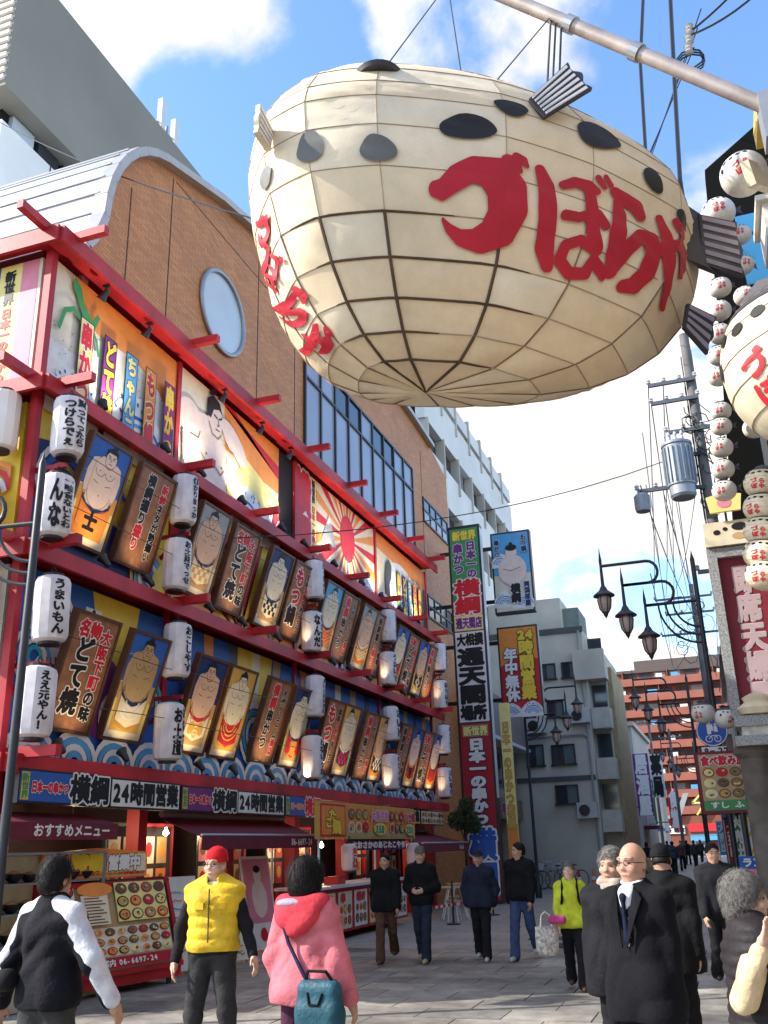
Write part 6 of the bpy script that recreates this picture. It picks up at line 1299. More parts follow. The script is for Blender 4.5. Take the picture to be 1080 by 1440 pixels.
# cones and bicycles far down
for i, (x, y) in enumerate(((-5.65,37.5),(-5.2,38.2))):
    r = thing('traffic_cone', (x,y,0.005), 'orange traffic cone by the grey house, %s one' % ('left','right')[i], 'cone', group='traffic cones'); k = MB(); k.box(-0.18,0.18,-0.18,0.18,0,0.03); k.build('base', blk, r); k = MB(); k.lathe([(0.13,0.03),(0.03,0.68),(0,0.7)], n=14); k.build('cone_body', paint('orange') if i else paint('red'), r, smooth=True); k = MB(); k.lathe([(0.095,0.3),(0.07,0.42)], n=14); k.build('white_band', paint('white'), r)
def bicycle():
    r = thing('bicycle', (0,0,0), 'x', 'bicycle')
    for yy in (-0.52,0.52):
        k = MB(); k.tube([(0,yy+0.32*math.cos(2*math.pi*j/24),0.33+0.32*math.sin(2*math.pi*j/24)) for j in range(24)], 0.018, n=6, closed=True); wh = k.build('wheel', blk, r)
        k = MB()
        for j in range(8): a = j*math.pi/8; k.tube([(0,yy-0.3*math.cos(a),0.33-0.3*math.sin(a)),(0,yy+0.3*math.cos(a),0.33+0.3*math.sin(a))], 0.003, n=3)
        k.build('spokes', metal_w, wh)
    k = MB()
    for a, b_ in (((0,-0.52,0.33),(0,0.0,0.30)),((0,0,0.30),(0,-0.15,0.78)),((0,-0.52,0.33),(0,-0.15,0.78)),((0,0,0.30),(0,0.40,0.80)),((0,-0.12,0.62),(0,0.38,0.72)),((0,0.52,0.33),(0,0.38,0.95))): k.tube([a,b_], 0.018, n=6)
    k.build('frame', metal_g, r); k = MB(); k.tube([(-0.28,0.25,1.0),(-0.2,0.36,1.0),(0,0.38,0.96),(0.2,0.36,1.0),(0.28,0.25,1.0)], 0.014, n=6); k.build('handlebar', metal_w, r); k = MB(); k.lathe([(0,0),(0.09,0.02),(0.07,0.06),(0,0.07)], (0,-0.18,0.8), n=10, sy=1.4); k.build('saddle', blk, r)
    k = MB(); k.box(-0.17,0.17,0.5,0.8,0.7,0.72)
    for sx in (-0.17,0.16): k.box(sx,sx+0.01,0.5,0.8,0.72,0.92)
    k.box(-0.16,0.16,0.5,0.51,0.72,0.92); k.box(-0.16,0.16,0.79,0.8,0.72,0.92); k.build('basket', metal_w, r); return r
bk = bicycle()
for i, (x, y, a) in enumerate(((-6.6,37.6,70),(-7.2,38.0,80),(-6.1,38.4,60),(-7.9,37.8,85))):
    o = bk if i == 0 else dup(bk); o.location = (x,y,0.005); o.rotation_euler = (0,R(4),R(a)); tag(o, 'parked bicycle by the grey house, %s from the cones' % ('second','third','nearest','farthest')[i], 'bicycle', 'parked bicycles')
# ------------------------------------------------------------------ the giant blowfish lantern
FC = (-2.417, 8.5, 8.77); FYAW = 0.498; FA, FB, FT, FBm, E1, E2, FX, FP, E3, FW = 1.911, 1.366, 1.117, 2.591, 0.707, 1.167, 0.785, 0.14, 0.699, 2.602
def fish_pt(ph, th):
    C = math.cos(ph); S = math.sin(ph); Cc = abs(C)**E1; z = (FT if S > 0 else FBm)*math.copysign(abs(S)**E2, S)
    ct, st = math.cos(th), math.sin(th); xl = FA*Cc*math.copysign(abs(ct)**E3, ct)*(1+FX*max(ct, 0)**FW); yl = FB*Cc*math.copysign(abs(st)**E3, st)
    z -= FP*min(max(xl/FA, 0), 2)**2
    return Vector((xl*math.cos(FYAW)-yl*math.sin(FYAW), xl*math.sin(FYAW)+yl*math.cos(FYAW), z))
NM = 14
RL = [-math.pi/2,-1.32,-1.14,-0.96,-0.77,-0.57,-0.37,-0.17,0.04,0.28,0.56,0.90,1.25,math.pi/2]
def fish_surf(ph, th, off=0.0):
    ph = min(max(ph, RL[0]), RL[-1]-1e-6); i = max(q for q in range(len(RL)-1) if RL[q] <= ph); u = (ph-RL[i])/(RL[i+1]-RL[i])
    w = (th/(2*math.pi)*NM) % NM; j = int(w); v = w-j
    t0, t1 = 2*math.pi*j/NM, 2*math.pi*(j+1)/NM
    a, b, c, d = fish_pt(RL[i], t0), fish_pt(RL[i], t1), fish_pt(RL[i+1], t1), fish_pt(RL[i+1], t0)
    p = a.lerp(b, v).lerp(d.lerp(c, v), u)
    n = (c-a).cross(d-b)
    if n.length < 1e-6: n = Vector((0,0,-1 if ph < 0 else 1))
    n.normalize()
    if n.dot(p) < 0: n = -n
    bul = 0.012*(4*u*(1-u))*(4*v*(1-v))**0.5 + 0.016*(4*v*(1-v)) - 0.02*math.sin(7*j+3*i)*u*(1-u)*4*v*(1-v)*4
    bul += 0.010*math.sin(9*(u+v)+j*2.1+i)*math.sin(math.pi*u)*math.sin(math.pi*v)*(1+math.sin(5*j+i))
    return p+n*(off+bul)
fish = thing('giant_blowfish_lantern', FC, 'giant blowfish lantern lettered づぼらや hanging over the street', 'lantern')
NU, NV = 6, 6
cloths = [stained_mat('blowfish_cloth_%d' % i, c, rough=0.7, bump=0.12, dirt=0.13) for i, c in enumerate([(0.84,0.68,0.46),(0.81,0.64,0.42),(0.86,0.73,0.53),(0.84,0.67,0.45)])]
rq = random.Random(2)
for i in range(len(RL)-1):
    for j in range(NM):
        k = MB(); vs = []
        for a in range(NU+1):
            for b_ in range(NV+1):
                u = min(max(a/NU, 1e-4), 1-1e-4); v = min(max(b_/NV, 1e-4), 1-1e-4)
                vs.append(fish_surf(RL[i]+(RL[i+1]-RL[i])*u, 2*math.pi*(j+v)/NM))
        k.add(vs, [(a*(NV+1)+b_, a*(NV+1)+b_+1, (a+1)*(NV+1)+b_+1, (a+1)*(NV+1)+b_) for a in range(NU) for b_ in range(NV)])
        o = k.build('cloth_panel', rq.choice(cloths), fish, smooth=True, angle=180, fix=False)
seam_d = mat('seam_rope', (0.10,0.06,0.035), rough=0.8, var=0.3); seam_l = mat('seam_thread', (0.42,0.33,0.23), rough=0.8, var=0.2); mat('seam_mid', (0.24,0.16,0.10), rough=0.8, var=0.3)
def hoop(ph, t0, t1, r_, m_):
    n = max(4, int(abs(t1-t0)/(2*math.pi)*NM*4)); k = MB(); k.tube([fish_surf(ph, t0+(t1-t0)*q/n+0.0001, 0.004) for q in range(n+1)], [r_*(min(1, 0.25+q/3, 0.25+(n-q)/3) if r_ > 0.01 else 1) for q in range(n+1)], n=5); k.build('hoop_seam', m_, fish)
for i in range(1, len(RL)-1):
    if RL[i] < -0.5: e_ = 0.35*math.sin(i*2.3); hoop(RL[i], 3.75+e_*0.4, 5.15+e_, 0.015, seam_d); hoop(RL[i], 5.15+e_-0.2, 3.75+2*math.pi+0.2, 0.007, seam_l)
    else: hoop(RL[i], 0, 2*math.pi, 0.005, seam_l)
for j in range(NM):
    th = 2*math.pi*(j+0.00005)/NM; near_ = 3.7 < th < 5.2
    k = MB(); k.tube([fish_surf(RL[0]+(RL[5]-RL[0])*s/20, th, 0.004) for s in range(21)], 0.018 if near_ else 0.010, n=5); k.build('rib_seam', seam_d if near_ else MATS['seam_mid'], fish)
    k = MB(); k.tube([fish_surf(RL[5]+(RL[-1]-RL[5])*s/24, th, 0.003) for s in range(25)], 0.005, n=5); k.build('rib_seam', seam_l, fish)
# lettering and spots: drawn on the flank through a smooth chart of the surface (u, v in -1..1)
def chart(co, x0, x1, y0, y1, dg=5):
    cx, cy, hx, hy = (x0+x1)/2, (y0+y1)/2, (x1-x0)/2, (y1-y0)/2
    ij = [(i, j) for i in range(dg+1) for j in range(dg+1-i)]
    def f(x, y):
        u = (x-cx)/hx; v = (y-cy)/hy; ph = th = 0.0
        for (i, j), a, b in zip(ij, *co): m = u**i*v**j; ph += a*m; th += b*m
        return ph, th
    return f
CH_R = chart(([-0.4386,-0.5521,-0.119,0.2688,0.2321,-0.5934,0.2378,0.2525,0.1992,-0.5467,-0.6488,1.6038,-0.6107,0.0327,0.436,0.5902,-2.2384,1.2422,-0.226,-0.3757,1.8515,-1.2519,0.0618,-0.8146,0.8075,0.2627,-0.2636,0.09],
  [5.1852,0.0568,0.0412,0.172,0.0373,-0.1965,0.1002,0.8407,0.1419,-0.2656,-0.13,0.6432,-0.3009,-0.1759,0.0557,0.0137,-0.8337,0.5118,-0.4499,-0.1519,0.73,-0.395,0.5084,-0.2052,0.3987,0.3208,-0.077,-0.2441]), 560, 985, 130, 450, 6)
CH_L = chart(([-0.67,-0.5756,0.0631,0.0526,-0.1768,-0.0252,0.1847,-0.0892,0.0031,0.0799,-0.3044,-0.2642,0.0915,0.0737,0.0838,-0.0312,0.0356,0.2001,0.051,-0.0906,-0.2748,0.0496,-0.0109,0.1031,0.1978,-0.0972,-0.0795,0.0525],
  [4.0735,-0.2702,-0.2795,-0.2964,-0.1771,-0.0496,-0.0126,0.5931,0.3052,0.4197,0.341,-0.3316,-0.4713,-0.1616,-0.2411,0.0013,0.4877,0.2508,0.0512,0.0406,-0.0769,-0.0587,-0.0018,0.0596,0.0695,0.0199,-0.0762,-0.0521]), 362, 560, 150, 520, 6)
STK = {'づ': [[(604,266,11),(622,266,15),(645,252,18),(672,240,17),(698,246,20),(714,270,22),(716,298,22),(704,324,21),(680,338,18),(655,334,13),(636,321,8),(624,308,3)],[(712,226,6),(722,232,7),(728,244,3)],[(724,221,5),(733,226,5),(738,236,2)]],
 'ぼ': [[(755,238,6),(762,265,10),(765,310,11),(764,345,11),(767,372,8)],[(786,262,6),(804,256,8),(826,262,9),(836,268,6)],[(824,262,8),(826,290,8),(829,330,8),(834,350,8)],[(788,306,6),(808,310,6),(834,306,7),(846,322,5)],[(834,352,8),(812,340,6),(792,344,7),(784,364,7),(798,384,8),(820,384,7),(832,366,6),(844,380,7),(847,389,4)],[(842,247,4),(850,260,3)],[(853,245,3),(860,256,3)]],
 'ら': [[(866,266,7),(880,276,10),(896,286,11),(902,302,7)],[(868,282,6),(868,300,10),(864,330,11),(860,360,11),(858,382,8)],[(864,374,8),(882,350,10),(900,334,10),(914,338,11),(918,360,11),(910,386,11),(894,402,11),(878,402,8)]],
 'や': [[(922,346,5),(932,354,8),(946,346,7),(958,344,8),(968,358,8),(967,378,7),(962,388,3)],[(930,302,4),(937,330,7),(941,370,8),(941,405,7),(940,432,4)],[(950,308,3),(958,322,5),(963,334,3)]]}
def brush(strokes, fn, x0, x1, y0, y1, st, ch, name, m, grow=0.0):
    xs = np.arange(x0, x1, st); ys = np.arange(y0, y1, st); X, Y = np.meshgrid(xs, ys); F = np.full(X.shape, -1e9)
    for s in strokes:
        for (ax, ay, ar), (bx, by, br) in zip(s, s[1:]):
            dx, dy = bx-ax, by-ay; t = np.clip(((X-ax)*dx+(Y-ay)*dy)/(dx*dx+dy*dy+1e-9), 0, 1)
            F = np.maximum(F, ar+(br-ar)*t+grow-np.hypot(X-ax-t*dx, Y-ay-t*dy))
    V, P = ms_fill(F, xs, ys, 3)
    if not V: return
    k = MB(); k.add([fish_surf(*ch(*fn(x, y)), 0.024) for x, y in V], P); k.build(name, m, fish, fix=False)
inkr = mat('blowfish_red', (0.52,0.012,0.03), rough=0.55, var=0.12, vscale=2); inkb = mat('blowfish_black', (0.02,0.018,0.02), rough=0.6, var=0.2); inkg = mat('blowfish_grey_spot', (0.17,0.17,0.16), rough=0.7, var=0.2)
ident = lambda x, y: (x, y)
for c, (x0, x1, y0, y1) in zip('づぼらや', ((585,745,210,368),(742,866,228,402),(848,936,250,424),(914,986,288,442))):
    brush(STK[c], ident, x0, x1, y0, y1, 1.5, CH_R, 'letter', inkr, 1.0)
for c, (bx, (cx, cy, ax, ay, bx_, by_)) in zip('づぼらや', (((668,285),(369,318,0.12,0.10,-0.02,0.36)),((805,318),(384,376,0.24,0.30,-0.06,0.34)),((888,336),(414,430,0.50,0.36,-0.18,0.34)),((948,366),(446,480,0.80,0.42,-0.22,0.34)))):
    f = lambda x, y, b=bx, q=(cx,cy,ax,ay,bx_,by_): (q[0]+q[2]*(x-b[0])+q[4]*(y-b[1]), q[1]+q[3]*(x-b[0])*0.6+q[5]*(y-b[1]))
    S = STK[c]; xx = [p[0] for s in S for p in s]; yy = [p[1] for s in S for p in s]
    brush(S, f, min(xx)-26, max(xx)+26, min(yy)-26, max(yy)+26, 4.0, CH_L, 'letter', inkr, 1.5)
def spot_on(cx, cy, rx, ry, rot, m, ch):
    n = 26; V = []; P = []
    for r_ in range(5):
        for a in range(n):
            t = 2*math.pi*a/n; q = (r_+0.01)/4; w = 1+0.06*math.sin(3*t+cx); x = rx*q*w*math.cos(t); y = ry*q*w*math.sin(t)
            V.append((cx+x*math.cos(rot)-y*math.sin(rot), cy+x*math.sin(rot)+y*math.cos(rot)))
        if r_:
            for a in range(n): P.append(((r_-1)*n+a, (r_-1)*n+(a+1) % n, r_*n+(a+1) % n, r_*n+a))
    k = MB(); k.add([fish_surf(*ch(x, y), 0.022) for x, y in V], P); k.build('spot', m, fish, fix=False)
for q in ((659,178,45,18,0.05),(720,153,22,9,0.3),(838,192,35,13,0.45),(918,253,20,8,0.9),(962,308,18,6,1.05)): spot_on(*q, inkb, CH_R)
for q in ((527,210,24,20,-0.2),(434,206,17,24,0.1),(375,246,6,16,0.1)): spot_on(*q, inkg, CH_L)
# fins, each a ribbed fan
finw = mat('fin_white', (0.72,0.70,0.68), rough=0.5, var=0.1)
def fan(name, a, b, c, d, n=6, th=0.05, back=finm, rib=finw):
    """root edge a-b, outer edge d-c; ribs run from root to rim"""
    a, b, c, d = [Vector(p)-Vector(FC) for p in (a, b, c, d)]
    nrm = (c-a).cross(d-b).normalized(); k = MB(); m_ = 10; vs = []
    for i in range(m_+1):
        t = i/m_; o_ = d.lerp(c, t); dirn = (o_-a.lerp(b, t)); o_ = o_+dirn*(0.05*math.cos(t*math.pi*4)+0.06*math.sin(t*math.pi)); r_ = a.lerp(b, t)
        vs += [r_-nrm*th/2, o_-nrm*th/2, r_+nrm*th/2, o_+nrm*th/2]
    fs = []
    for i in range(m_):
        o_ = 4*i; fs += [(o_,o_+1,o_+5,o_+4),(o_+2,o_+6,o_+7,o_+3),(o_+1,o_+3,o_+7,o_+5),(o_,o_+4,o_+6,o_+2)]
    fs += [(0,2,3,1),(4*m_,4*m_+1,4*m_+3,4*m_+2)]
    k.add(vs, fs); f = k.build(name, back, fish)
    for i in range(n):
        t0 = (i+0.2)/n; t1 = (i+0.72)/n; k = MB()
        p = [a.lerp(b, t0), a.lerp(b, t1), d.lerp(c, t1), d.lerp(c, t0)]; p = [p[0].lerp(p[3], 0.06), p[1].lerp(p[2], 0.06), p[1].lerp(p[2], 0.97), p[0].lerp(p[3], 0.97)]
        k.add([q+nrm*s*(th/2+0.012) for s in (1,-1) for q in p], [(0,1,2,3),(7,6,5,4),(0,4,5,1),(1,5,6,2),(2,6,7,3),(3,7,4,0)]); k.build('fin_ray', rib, f)
fan('side_fin', (-0.95,7.80,8.94), (-0.82,7.87,8.72), (-0.34,8.05,9.08), (-0.55,8.0,9.45), 6)
fan('tail_fin', (0.60,9.7,8.42), (0.56,9.75,7.78), (1.0,10.3,7.85), (1.02,10.3,8.62), 6, rib=mat('fin_lilac', (0.34,0.30,0.36), rough=0.6))
k = MB(); P4 = [Vector(p)-Vector(FC) for p in ((0.42,9.45,8.5),(0.40,9.5,7.75),(0.62,9.78,7.76),(0.64,9.74,8.45))]; k.prism(P4, (0.12,0.25,0)); k.build('tail_root', finm, fish)
fan('belly_fin', (0.33,9.62,7.25), (0.25,9.6,6.95), (0.45,9.85,6.72), (0.6,9.85,7.15), 4, rib=MATS['fin_lilac'])
fan('far_side_fin', (-3.50,6.95,8.66), (-3.50,6.9,8.36), (-3.50,6.62,8.36), (-3.50,6.66,8.74), 5, back=fish_m)
k = MB(); k.lathe([(0.0,0.012),(0.24,0.008),(0.26,0.0),(0.24,-0.05)], Vector((-2.42,7.28,9.28))-Vector(FC), n=24); k.build('top_vent', finm, fish, smooth=True)
# slings
for i, (a, b_) in enumerate((((-2.38,7.3,9.38),(-1.9,9,12.42)),((-1.63,7.75,9.5),(-2.0,9,12.52)),((-1.3,7.85,9.34),(-0.72,9,11.25)),((-0.86,8.5,9.35),(-0.72,9,11.25)),((-0.82,8.6,9.35),(-0.66,9,11.2)),((-0.76,8.7,9.35),(-0.60,9,11.13)))):
    k = MB(); k.tube([Vector(a)-Vector(FC), Vector(b_)-Vector(FC)], 0.008 if i < 3 else 0.014, n=5); k.build('sling', blk, fish)
# ------------------------------------------------------------------ people: one continuous surface per body and per garment
def surf_net(F, o, h):
    I = F < 0; nx, ny, nz = F.shape
    c = [(a,b,d) for a in (0,1) for b in (0,1) for d in (0,1)]
    sl = lambda A, q: A[q[0]:nx-1+q[0], q[1]:ny-1+q[1], q[2]:nz-1+q[2]]
    cnt = sum(sl(I, q).astype(np.int8) for q in c); act = (cnt > 0) & (cnt < 8); ix = np.argwhere(act)
    if len(ix) == 0: return np.zeros((0,3)), []
    idm = -np.ones(act.shape, np.int64); idm[tuple(ix.T)] = np.arange(len(ix))
    acc = np.zeros((len(ix),3)); n = np.zeros(len(ix)); val = {q: F[ix[:,0]+q[0], ix[:,1]+q[1], ix[:,2]+q[2]] for q in c}
    for q in c:
        for ax in range(3):
            if q[ax] == 0:
                r = list(q); r[ax] = 1; r = tuple(r); a, b = val[q], val[r]; m = (a < 0) != (b < 0); t = a/np.where(np.abs(a-b) < 1e-12, 1, a-b)
                p = np.array(q, float)[None].repeat(len(ix), 0); p[:,ax] = t; acc[m] += p[m]; n[m] += 1
    V = (ix+acc/np.maximum(n,1)[:,None])*h+o
    Q = []
    for ax in range(3):
        u, v = [(1,2),(2,0),(0,1)][ax]; s0 = [slice(None)]*3; s1 = [slice(None)]*3; s0[ax] = slice(0,-1); s1[ax] = slice(1,None)
        a = I[tuple(s0)]; b = I[tuple(s1)]; e = np.argwhere(a != b); e = e[(e[:,u] > 0) & (e[:,v] > 0) & (e[:,u] < F.shape[u]-1) & (e[:,v] < F.shape[v]-1)]
        if len(e) == 0: continue
        fl = a[tuple(e.T)]; k = []
        for du, dv in ((-1,-1),(0,-1),(0,0),(-1,0)): w = e.copy(); w[:,u] += du; w[:,v] += dv; k.append(idm[tuple(w.T)])
        k = np.stack(k, 1); k[~fl] = k[~fl][:,::-1]; Q.append(k)
    return V, np.concatenate(Q)
class Body:
    def __init__(s): s.p = []
    def cone(s, a, b, ra, rb, k=0.05, op='+'): s.p.append(('c', np.array(a,float), np.array(b,float), ra, rb, k, op)); return s
    def ell(s, c, r, k=0.03, M=None, op='+'): s.p.append(('e', np.array(c,float), np.array(r,float), M, None, k, op)); return s
    def cut(s, p, n): s.p.append(('h', np.array(p,float), np.array(n,float)/np.linalg.norm(n), None, None, 0, 'x')); return s
    def mesh(s, h, fold=0.0, fs=22.0, quilt=0.0, qs=0.06):
        lo = np.full(3, 1e9); hi = -lo
        for q in s.p:
            if q[-1] != '+': continue
            if q[0] == 'c': r = max(q[3], q[4]); lo = np.minimum(lo, np.minimum(q[1],q[2])-r); hi = np.maximum(hi, np.maximum(q[1],q[2])+r)
            else: r = max(q[2]); lo = np.minimum(lo, q[1]-r); hi = np.maximum(hi, q[1]+r)
        lo -= 0.04; hi += 0.04; n = np.ceil((hi-lo)/h).astype(int)+1
        ax = [lo[i]+h*np.arange(n[i]) for i in range(3)]; F = np.full(n, 0.3, np.float32)
        for q in s.p:
            if q[0] == 'h':
                G = (ax[0][:,None,None]-q[1][0])*q[2][0]+(ax[1][None,:,None]-q[1][1])*q[2][1]+(ax[2][None,None,:]-q[1][2])*q[2][2]; F = np.maximum(F, G.astype(np.float32)); continue
            mg = 0.06+q[5]
            if q[0] == 'c': r = max(q[3],q[4])+mg; a_, b_ = np.minimum(q[1],q[2])-r, np.maximum(q[1],q[2])+r
            else: r = max(q[2])+mg; a_, b_ = q[1]-r, q[1]+r
            i0 = np.clip(np.floor((a_-lo)/h).astype(int), 0, n-1); i1 = np.clip(np.ceil((b_-lo)/h).astype(int)+1, 1, n)
            if (i1 <= i0).any(): continue
            X = ax[0][i0[0]:i1[0]][:,None,None].astype(np.float32); Y = ax[1][i0[1]:i1[1]][None,:,None].astype(np.float32); Z = ax[2][i0[2]:i1[2]][None,None,:].astype(np.float32)
            if q[0] == 'c':
                d = q[2]-q[1]; L = float(d@d)+1e-9; t = np.clip(((X-q[1][0])*d[0]+(Y-q[1][1])*d[1]+(Z-q[1][2])*d[2])/L, 0, 1)
                D = np.sqrt((X-q[1][0]-t*d[0])**2+(Y-q[1][1]-t*d[1])**2+(Z-q[1][2]-t*d[2])**2)-(q[3]+(q[4]-q[3])*t)
            else:
                x, y, z = X-q[1][0], Y-q[1][1], Z-q[1][2]
                if q[3] is not None:
                    M = q[3]; x, y, z = x*M[0][0]+y*M[1][0]+z*M[2][0], x*M[0][1]+y*M[1][1]+z*M[2][1], x*M[0][2]+y*M[1][2]+z*M[2][2]
                k0 = np.sqrt((x/q[2][0])**2+(y/q[2][1])**2+(z/q[2][2])**2); D = (k0-1)*float(min(q[2]))
            S = F[i0[0]:i1[0],i0[1]:i1[1],i0[2]:i1[2]]
            if q[6] == '+':
                k = q[5]; hh = np.maximum(k-np.abs(S-D), 0)/k; S[...] = np.minimum(S, D)-hh*hh*k*0.25
            else: S[...] = np.maximum(S, -D)
        if fold or quilt:
            X, Y, Z = np.meshgrid(*[a.astype(np.float32) for a in ax], indexing='ij', sparse=True)
            if fold:
                w1 = np.sin(fs*0.42*Y+Z*9+1.3)+np.sin(fs*0.35*X-Z*6); w2 = np.sin(fs*0.5*X+5*Z)+np.sin(fs*0.6*Y-4*Z+2)
                r1 = 1-2*np.abs(np.sin(fs*(X*0.35+Z*0.55)+1.6*w1)); r2 = 1-2*np.abs(np.sin(fs*0.8*(Z*0.5-0.45*X+0.3*Y)+1.4*w2)); lowf = 0.5+0.5*np.sin(6*Z+5*X+4*Y)
                F += (fold*(r1*0.9*lowf+r2*0.9*(1-lowf)+0.5*np.sin(fs*1.9*(Z+0.3*X)+2*w2)*lowf)).astype(np.float32)
            if quilt: F -= quilt*np.abs(np.sin(np.pi*Z/qs)).astype(np.float32)
        return surf_net(F, lo, h)
    def build(s, name, m, parent, h, **k):
        V, Q = s.mesh(h, **k); me = bpy.data.meshes.new(name); me.from_pydata(V.tolist(), [], [tuple(q) for q in Q]); me.materials.append(m)
        me.polygons.foreach_set('use_smooth', [True]*len(me.polygons)); me.update()
        o = bpy.data.objects.new(name, me); COL.objects.link(o); o.parent = parent; return o
def vec(*a): v = np.array(a, float); return v/np.linalg.norm(v)
skin_m = mat('skin', (0.50,0.29,0.19), rough=0.5, spec=0.35, var=0.25, vscale=30, bump=0.2, bscale=120); skin_p = mat('skin_pale', (0.60,0.36,0.26), rough=0.5, spec=0.35, var=0.22, vscale=30, bump=0.2, bscale=120)
for m_ in (skin_m, skin_p):
    b_ = m_.node_tree.nodes['Principled BSDF']; b_.inputs['Subsurface Weight'].default_value = 0.25; b_.inputs['Subsurface Radius'].default_value = (1.0,0.35,0.2); b_.inputs['Subsurface Scale'].default_value = 0.012
def cloth_m(n, c, rough=0.85, bump=0.3, bs=42): return mat('cloth_'+n, c, rough=rough, spec=0.2, var=0.3, vscale=9, bump=bump, bscale=bs)
eye_m = mat('eye_dark', (0.015,0.01,0.008), rough=0.2, var=0); lip_m = mat('lip', (0.30,0.10,0.08), rough=0.5, var=0); hair_k = mat('hair_black', (0.010,0.008,0.008), rough=0.6, spec=0.2, var=0.3, vscale=40, bump=0.12, bscale=80); hair_g = mat('hair_grey', (0.16,0.15,0.14), rough=0.75, spec=0.2, var=0.5, vscale=45, bump=0.15, bscale=80)
DEF = dict(a=[(vec(-.13,0.03,-1),vec(-.03,-.18,-1)),(vec(.13,0.03,-1),vec(.03,-.18,-1))], l=[(vec(-.03,0,-1),vec(0,0,-1)),(vec(.03,0,-1),vec(0,0,-1))], head=(0,0,0), lean=0.0)
def person(label, H, loc, rz, pose=None, skin=skin_m, top=None, bottom=None, shoes=None, hair=None, near=False, extra=None, fat=1.0, female=False, tg=0.02, hem=0.86, coat=0.0, face=True, top_kw=None):
    """local frame: faces -Y, x<0 is the person's right. All lengths for 1.7 m, scaled to H"""
    s = H/1.7; ps = dict(DEF); ps.update(pose or {}); P = {}
    R0 = thing('person', loc, label, 'person', R(rz)); hb = 0.0095 if near else 0.017; hb *= 1.0
    ln = ps['lean']; Rx = np.array(Euler((ln,0,0)).to_matrix()); piv = np.array([0,0,0.95])
    up = lambda x, y, z: (Rx@(np.array([x,y,z])-piv)+piv)*s
    sw = 0.150 if female else 0.168
    sh = [up(-sw,0.01,1.365), up(sw,0.01,1.365)]; hip = [np.array([-0.085,0,0.90])*s, np.array([0.085,0,0.90])*s]
    el = [sh[i]+ps['a'][i][0]*0.285*s for i in (0,1)]; wr = [el[i]+ps['a'][i][1]*0.245*s for i in (0,1)]
    kn = [hip[i]+ps['l'][i][0]*0.415*s for i in (0,1)]; an = [kn[i]+ps['l'][i][1]*0.405*s for i in (0,1)]
    dz = min(an[0][2], an[1][2])-0.075*s                      # keep the lower foot on the ground
    R0.location.z = loc[2]-dz
    hp = np.array(up(0,0.012,1.48)); Rh = np.array(Euler((ps['head'][0],ps['head'][1],ps['head'][2]),'XYZ').to_matrix())@Rx
    hd = lambda x, y, z: hp+Rh@(np.array([x,y,z-1.48])*s)
    def torso(B, g):
        B.cone(up(-0.065*fat,0,1.29), up(0.065*fat,0,1.29), (0.103*fat+g)*s, (0.103*fat+g)*s, 0.06*s); [B.cone(up(0.02*x,0.016,1.415), up(sw*0.98*x,0.01,1.368), (0.052+g)*s, (0.048+g)*s, 0.05*s) for x in (-1,1)]
        B.cone(up(0,0.018,1.36), up(0,0.015,1.445), (0.075+g)*s, (0.05+g*0.5)*s, 0.06*s)
        B.cone(up(-0.05*fat,0,1.10), up(0.05*fat,0,1.10), (0.100*fat+g)*s, (0.100*fat+g)*s, 0.08*s)
        if female: B.cone(up(-0.065,-0.05,1.27), up(0.065,-0.05,1.27), (0.065+g)*s, (0.065+g)*s, 0.06*s)
    def pelv(B, g): B.cone(np.array([-0.065*fat,0,0.94])*s, np.array([0.065*fat,0,0.94])*s, (0.106*fat+g)*s, (0.106*fat+g)*s, 0.08*s)
    def arm(B, i, g, t=1.0, k=0.045):
        B.cone(sh[i], el[i], (0.050+g)*s, (0.041+g)*s, k*s); e = el[i]+(wr[i]-el[i])*t; B.cone(el[i], e, (0.040+g)*s, (0.040-0.012*t+g*0.8)*s, 0.03*s)
    def leg(B, i, g, t=1.0, flare=0.0):
        B.cone(hip[i], kn[i], (0.080*fat+g)*s, (0.054+g)*s, 0.04*s); e = kn[i]+(an[i]-kn[i])*t; B.cone(kn[i], e, (0.052+g)*s, (0.038+g+flare)*s, 0.03*s)
    b = Body(); torso(b, 0); pelv(b, 0)
    for i in (0,1): arm(b, i, 0); leg(b, i, 0)
    # head
    b.cone(up(0,0.018,1.40), hd(0,0.012,1.53), 0.056*s, 0.052*s, 0.03*s)
    b.ell(hd(0,0.008,1.603), np.array([0.076,0.094,0.100])*s, 0.03*s, Rh); b.ell(hd(0,-0.022,1.535), np.array([0.060,0.068,0.072])*s, 0.045*s, Rh)
    b.ell(hd(0,-0.045,1.492), np.array([0.030,0.030,0.022])*s, 0.03*s, Rh)
    if face:
        b.cone(hd(0,-0.086,1.592), hd(0,-0.106,1.558), 0.008*s, 0.0135*s, 0.014*s); b.ell(hd(0,-0.098,1.552), np.array([0.019,0.012,0.010])*s, 0.012*s, Rh)
        for x in (-1,1): b.ell(hd(x*0.033,-0.098,1.588), np.array([0.017,0.016,0.010])*s, 0.004, Rh, op='-'); b.ell(hd(x*0.042,-0.070,1.552), np.array([0.026,0.020,0.020])*s, 0.025*s, Rh); b.cone(hd(x*0.014,-0.090,1.612), hd(x*0.05,-0.078,1.612), 0.011*s, 0.009*s, 0.015*s)
        b.ell(hd(0,-0.084,1.516), np.array([0.026,0.014,0.012])*s, 0.012*s, Rh)
    for x in (-1,1): b.ell(hd(x*0.077,0.012,1.575), np.array([0.011,0.021,0.032])*s, 0.008, Rh)
